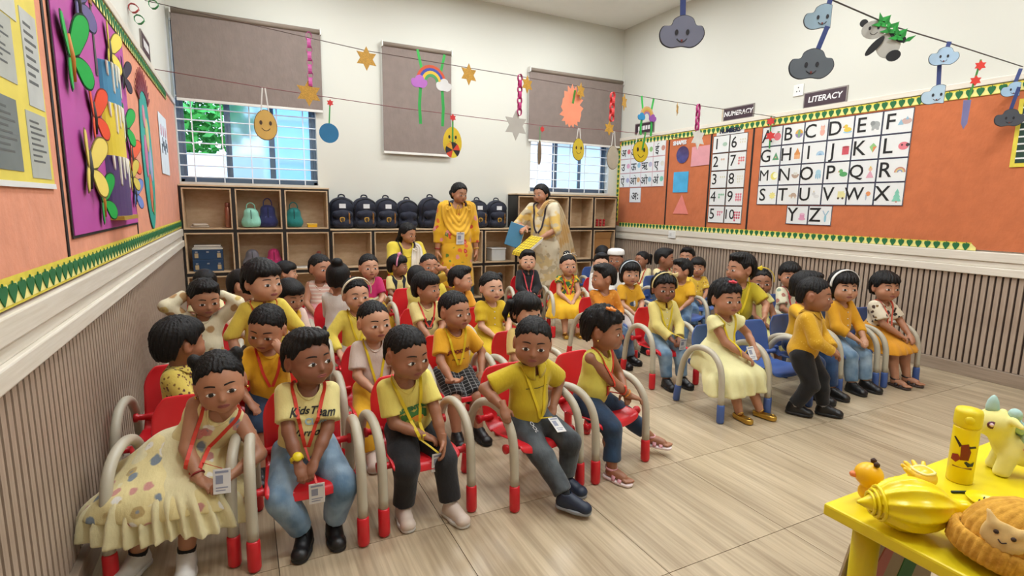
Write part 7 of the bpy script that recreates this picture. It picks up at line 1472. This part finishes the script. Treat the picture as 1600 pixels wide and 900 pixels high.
kid('girl in mustard kurti and light jeans with white hairband', 4.22, 2.56, -6, -30, lod=0, S=1.05, ch='blue', sk=3, hair='bob', var=27, top=T1(fabric('#dc9f16'), sleeve='three', flare=.018, buttons='#7a4a1c', hem=.06), bottom=T1(JNL), shoe=SH['black'], hl=(.055, -.19, .385), hr=(-.03, -.18, .39), extras=[('headband', '#e3e1dc', 6, .022)])
kid('girl in brown leaf print top and mustard skirt beside the slatted wall', 4.68, 2.50, -4, -26, lod=0, S=1.03, ch='blue', sk=2, hair='bowl', var=28, top=T1(fabric('#d9cdb4', 'floral', ['#4a3020', '#7a5a2c', '#2e2420'], .9), sleeve='tee', flare=.016, name='blouse'), skirt=dict(mat=fabric('#d18f16'), hem=.09, w=1.0), shoe=SH['brown'], lanyard=dict(mat=plain('coral lanyard', '#e0604a', .5), tip=.06), hl=(.09, -.2, .385), hr=(-.01, -.19, .39))
# ---- three women
def woman(*a, **k): return make_person(*a, D=ADULT, group='women at the back of the class', **k)
FLK = fabric('#dca81c', 'floral', ['#c8442c', '#d8662c', '#5a7a2c', '#d98a8a'], .75)
woman('woman standing in yellow floral kurta with yellow dupatta', 2.36, 6.20, -8, 1.66, 1, False, head=(24, 12, 4), lean=2, sk=2, hair='adult+lowbun', var=31, top=dict(mat=FLK, sleeve='three', flare=.012, g=.012, hem=.10, name='kurta', wr=.003, cmat=SUN), skirt=dict(mat=FLK, bot=.22, fl=.135, name='kurta_skirt', ruf=.004), bottom=dict(mat=fabric('#d8b45a'), len=1.9), shoe=SH['brown'], hl=(.155, -.02, .43), hr=(-.155, -.02, .43),
      extras=[('sash', fabric('#dba72a'), [(-.075, .05, .315), (-.080, -.02, .31), (-.062, -.06, .24), (.0, -.08, .17), (.062, -.06, .24), (.080, -.02, .31), (.075, .05, .315)], [.085, .085, .11, .15, .11, .085, .085], 4, .003), ('bracelet', -1, '#8a2424', .020, .010), ('bracelet', 1, '#c9a24a', .020, .008), ('earring',)], lanyard=dict(mat=plain('dark lanyard', '#2a2230', .5), tip=.10, card=(.0, -.125, .585)), trunk=1.12)
ctx = woman('woman in cream printed kurta with long cream dupatta handing out folders', 3.56, 6.12, -58, 1.68, 1, False, head=(-8, 8, -4), lean=6, sk=2, hair='adult+lowbun', var=33, top=dict(mat=fabric('#d8ccb0', 'blotch', ['#d8b460', '#b8a888'], .6), sleeve='elbow', flare=.014, g=.012, hem=.10, name='kurta'), skirt=dict(mat=fabric('#d8ccb0', 'blotch', ['#cdb684', '#b8a888'], .6), bot=.20, fl=.14, name='kurta_skirt', ruf=.005), bottom=dict(mat=fabric('#d8cdb0'), len=1.9), shoe=SH['brown'],
      hl=(.045, -.165, .565), hr=(-.056, -.200, .646), dl=(-.1, -.9, -.3), dr=(0, -.9, -.2), curl=(50, 40), extras=[('sash', fabric('#dcc7a0', 'blotch', ['#d9b070'], .4), [(.00, -.075, .26), (.055, -.03, .325), (.085, .045, .29), (.10, .10, .16), (.10, .165, -.02), (.09, .235, -.20), (.08, .29, -.36)], [.05, .08, .13, .19, .25, .29, .31], 7, .006, 'dupatta', (-1, .1, 0), False), ('earring',)], lanyard=dict(mat=plain('dark lanyard', '#2a2230', .5), tip=.12))
woman('woman seated in yellow kurta with white dupatta before the low shelf', 1.72, 6.25, 4, 1.60, 1, True, hz=.235, head=(28, 14, 0), lean=4, sk=2, hair='adult+long', var=34, top=dict(mat=fabric('#d9c23e'), sleeve='elbow', g=.012, name='kurta', hem=.06), skirt=dict(mat=fabric('#d9c23e'), hem=.07, ruf=.004, name='kurta_skirt'), bottom=dict(mat=fabric('#d8cdb0'), len=1.9), shoe=SH['brown'], al=(.07, -.30, .035), ar=(-.07, -.30, .035), hl=(.04, -.2, .31), hr=(-.04, -.2, .31),
      extras=[('sash', fabric('#dad2c6'), [(.06, .05, .31), (.068, -.03, .30), (.06, -.07, .22), (.055, -.08, .12), (.05, -.085, .02)], [.06, .07, .085, .09, .09], 4, .005)], lanyard=dict(mat=plain('dark lanyard', '#2a2230', .5), tip=.08, card=1))
chair(1.72, 6.28, 4, 'red', 'red plastic chair under the seated woman in yellow kurta')
# things held by the woman in cream
PATN = fabric('#dcbf1c', 'plaid', ['#1a1a12'], .55)
def folder(c, u, v, mt, lab, w=.17, h=.12):
    u = nrm(u); v = nrm(np.asarray(v, float) - u * np.dot(u, v)); m = MB(); m.box(-w, w, -h, h, -.0055, .0055); o = m.obj('folder', mt, None, False, .003); o.matrix_world = to_m(frame(np.stack([u, v, np.cross(u, v)], 1), V(*c))); tag(o, lab, 'folder', 'folders held by the woman in cream')
    m = MB(); m.box(-w + .004, w + .002, -h + .004, h + .002, -.0035, .0035); m.obj('paper', plain('paper', '#e6e2d8', .7), o)
for i in range(4): folder((3.16 + .004 * i, 5.84, .855 + .0125 * i), (.80, .12, .55), (.25, -.9, .0), PATN, 'yellow and black checked folder held out, %s of the stack' % ['lowest', 'second from below', 'third from below', 'topmost'][i])
folder((3.08, 6.02, 1.0), (.35, .1, .9), (.9, -.3, -.35), plain('blue folder', '#2f6a8a', .5), 'dark blue green folder held behind the yellow ones', .15, .10)
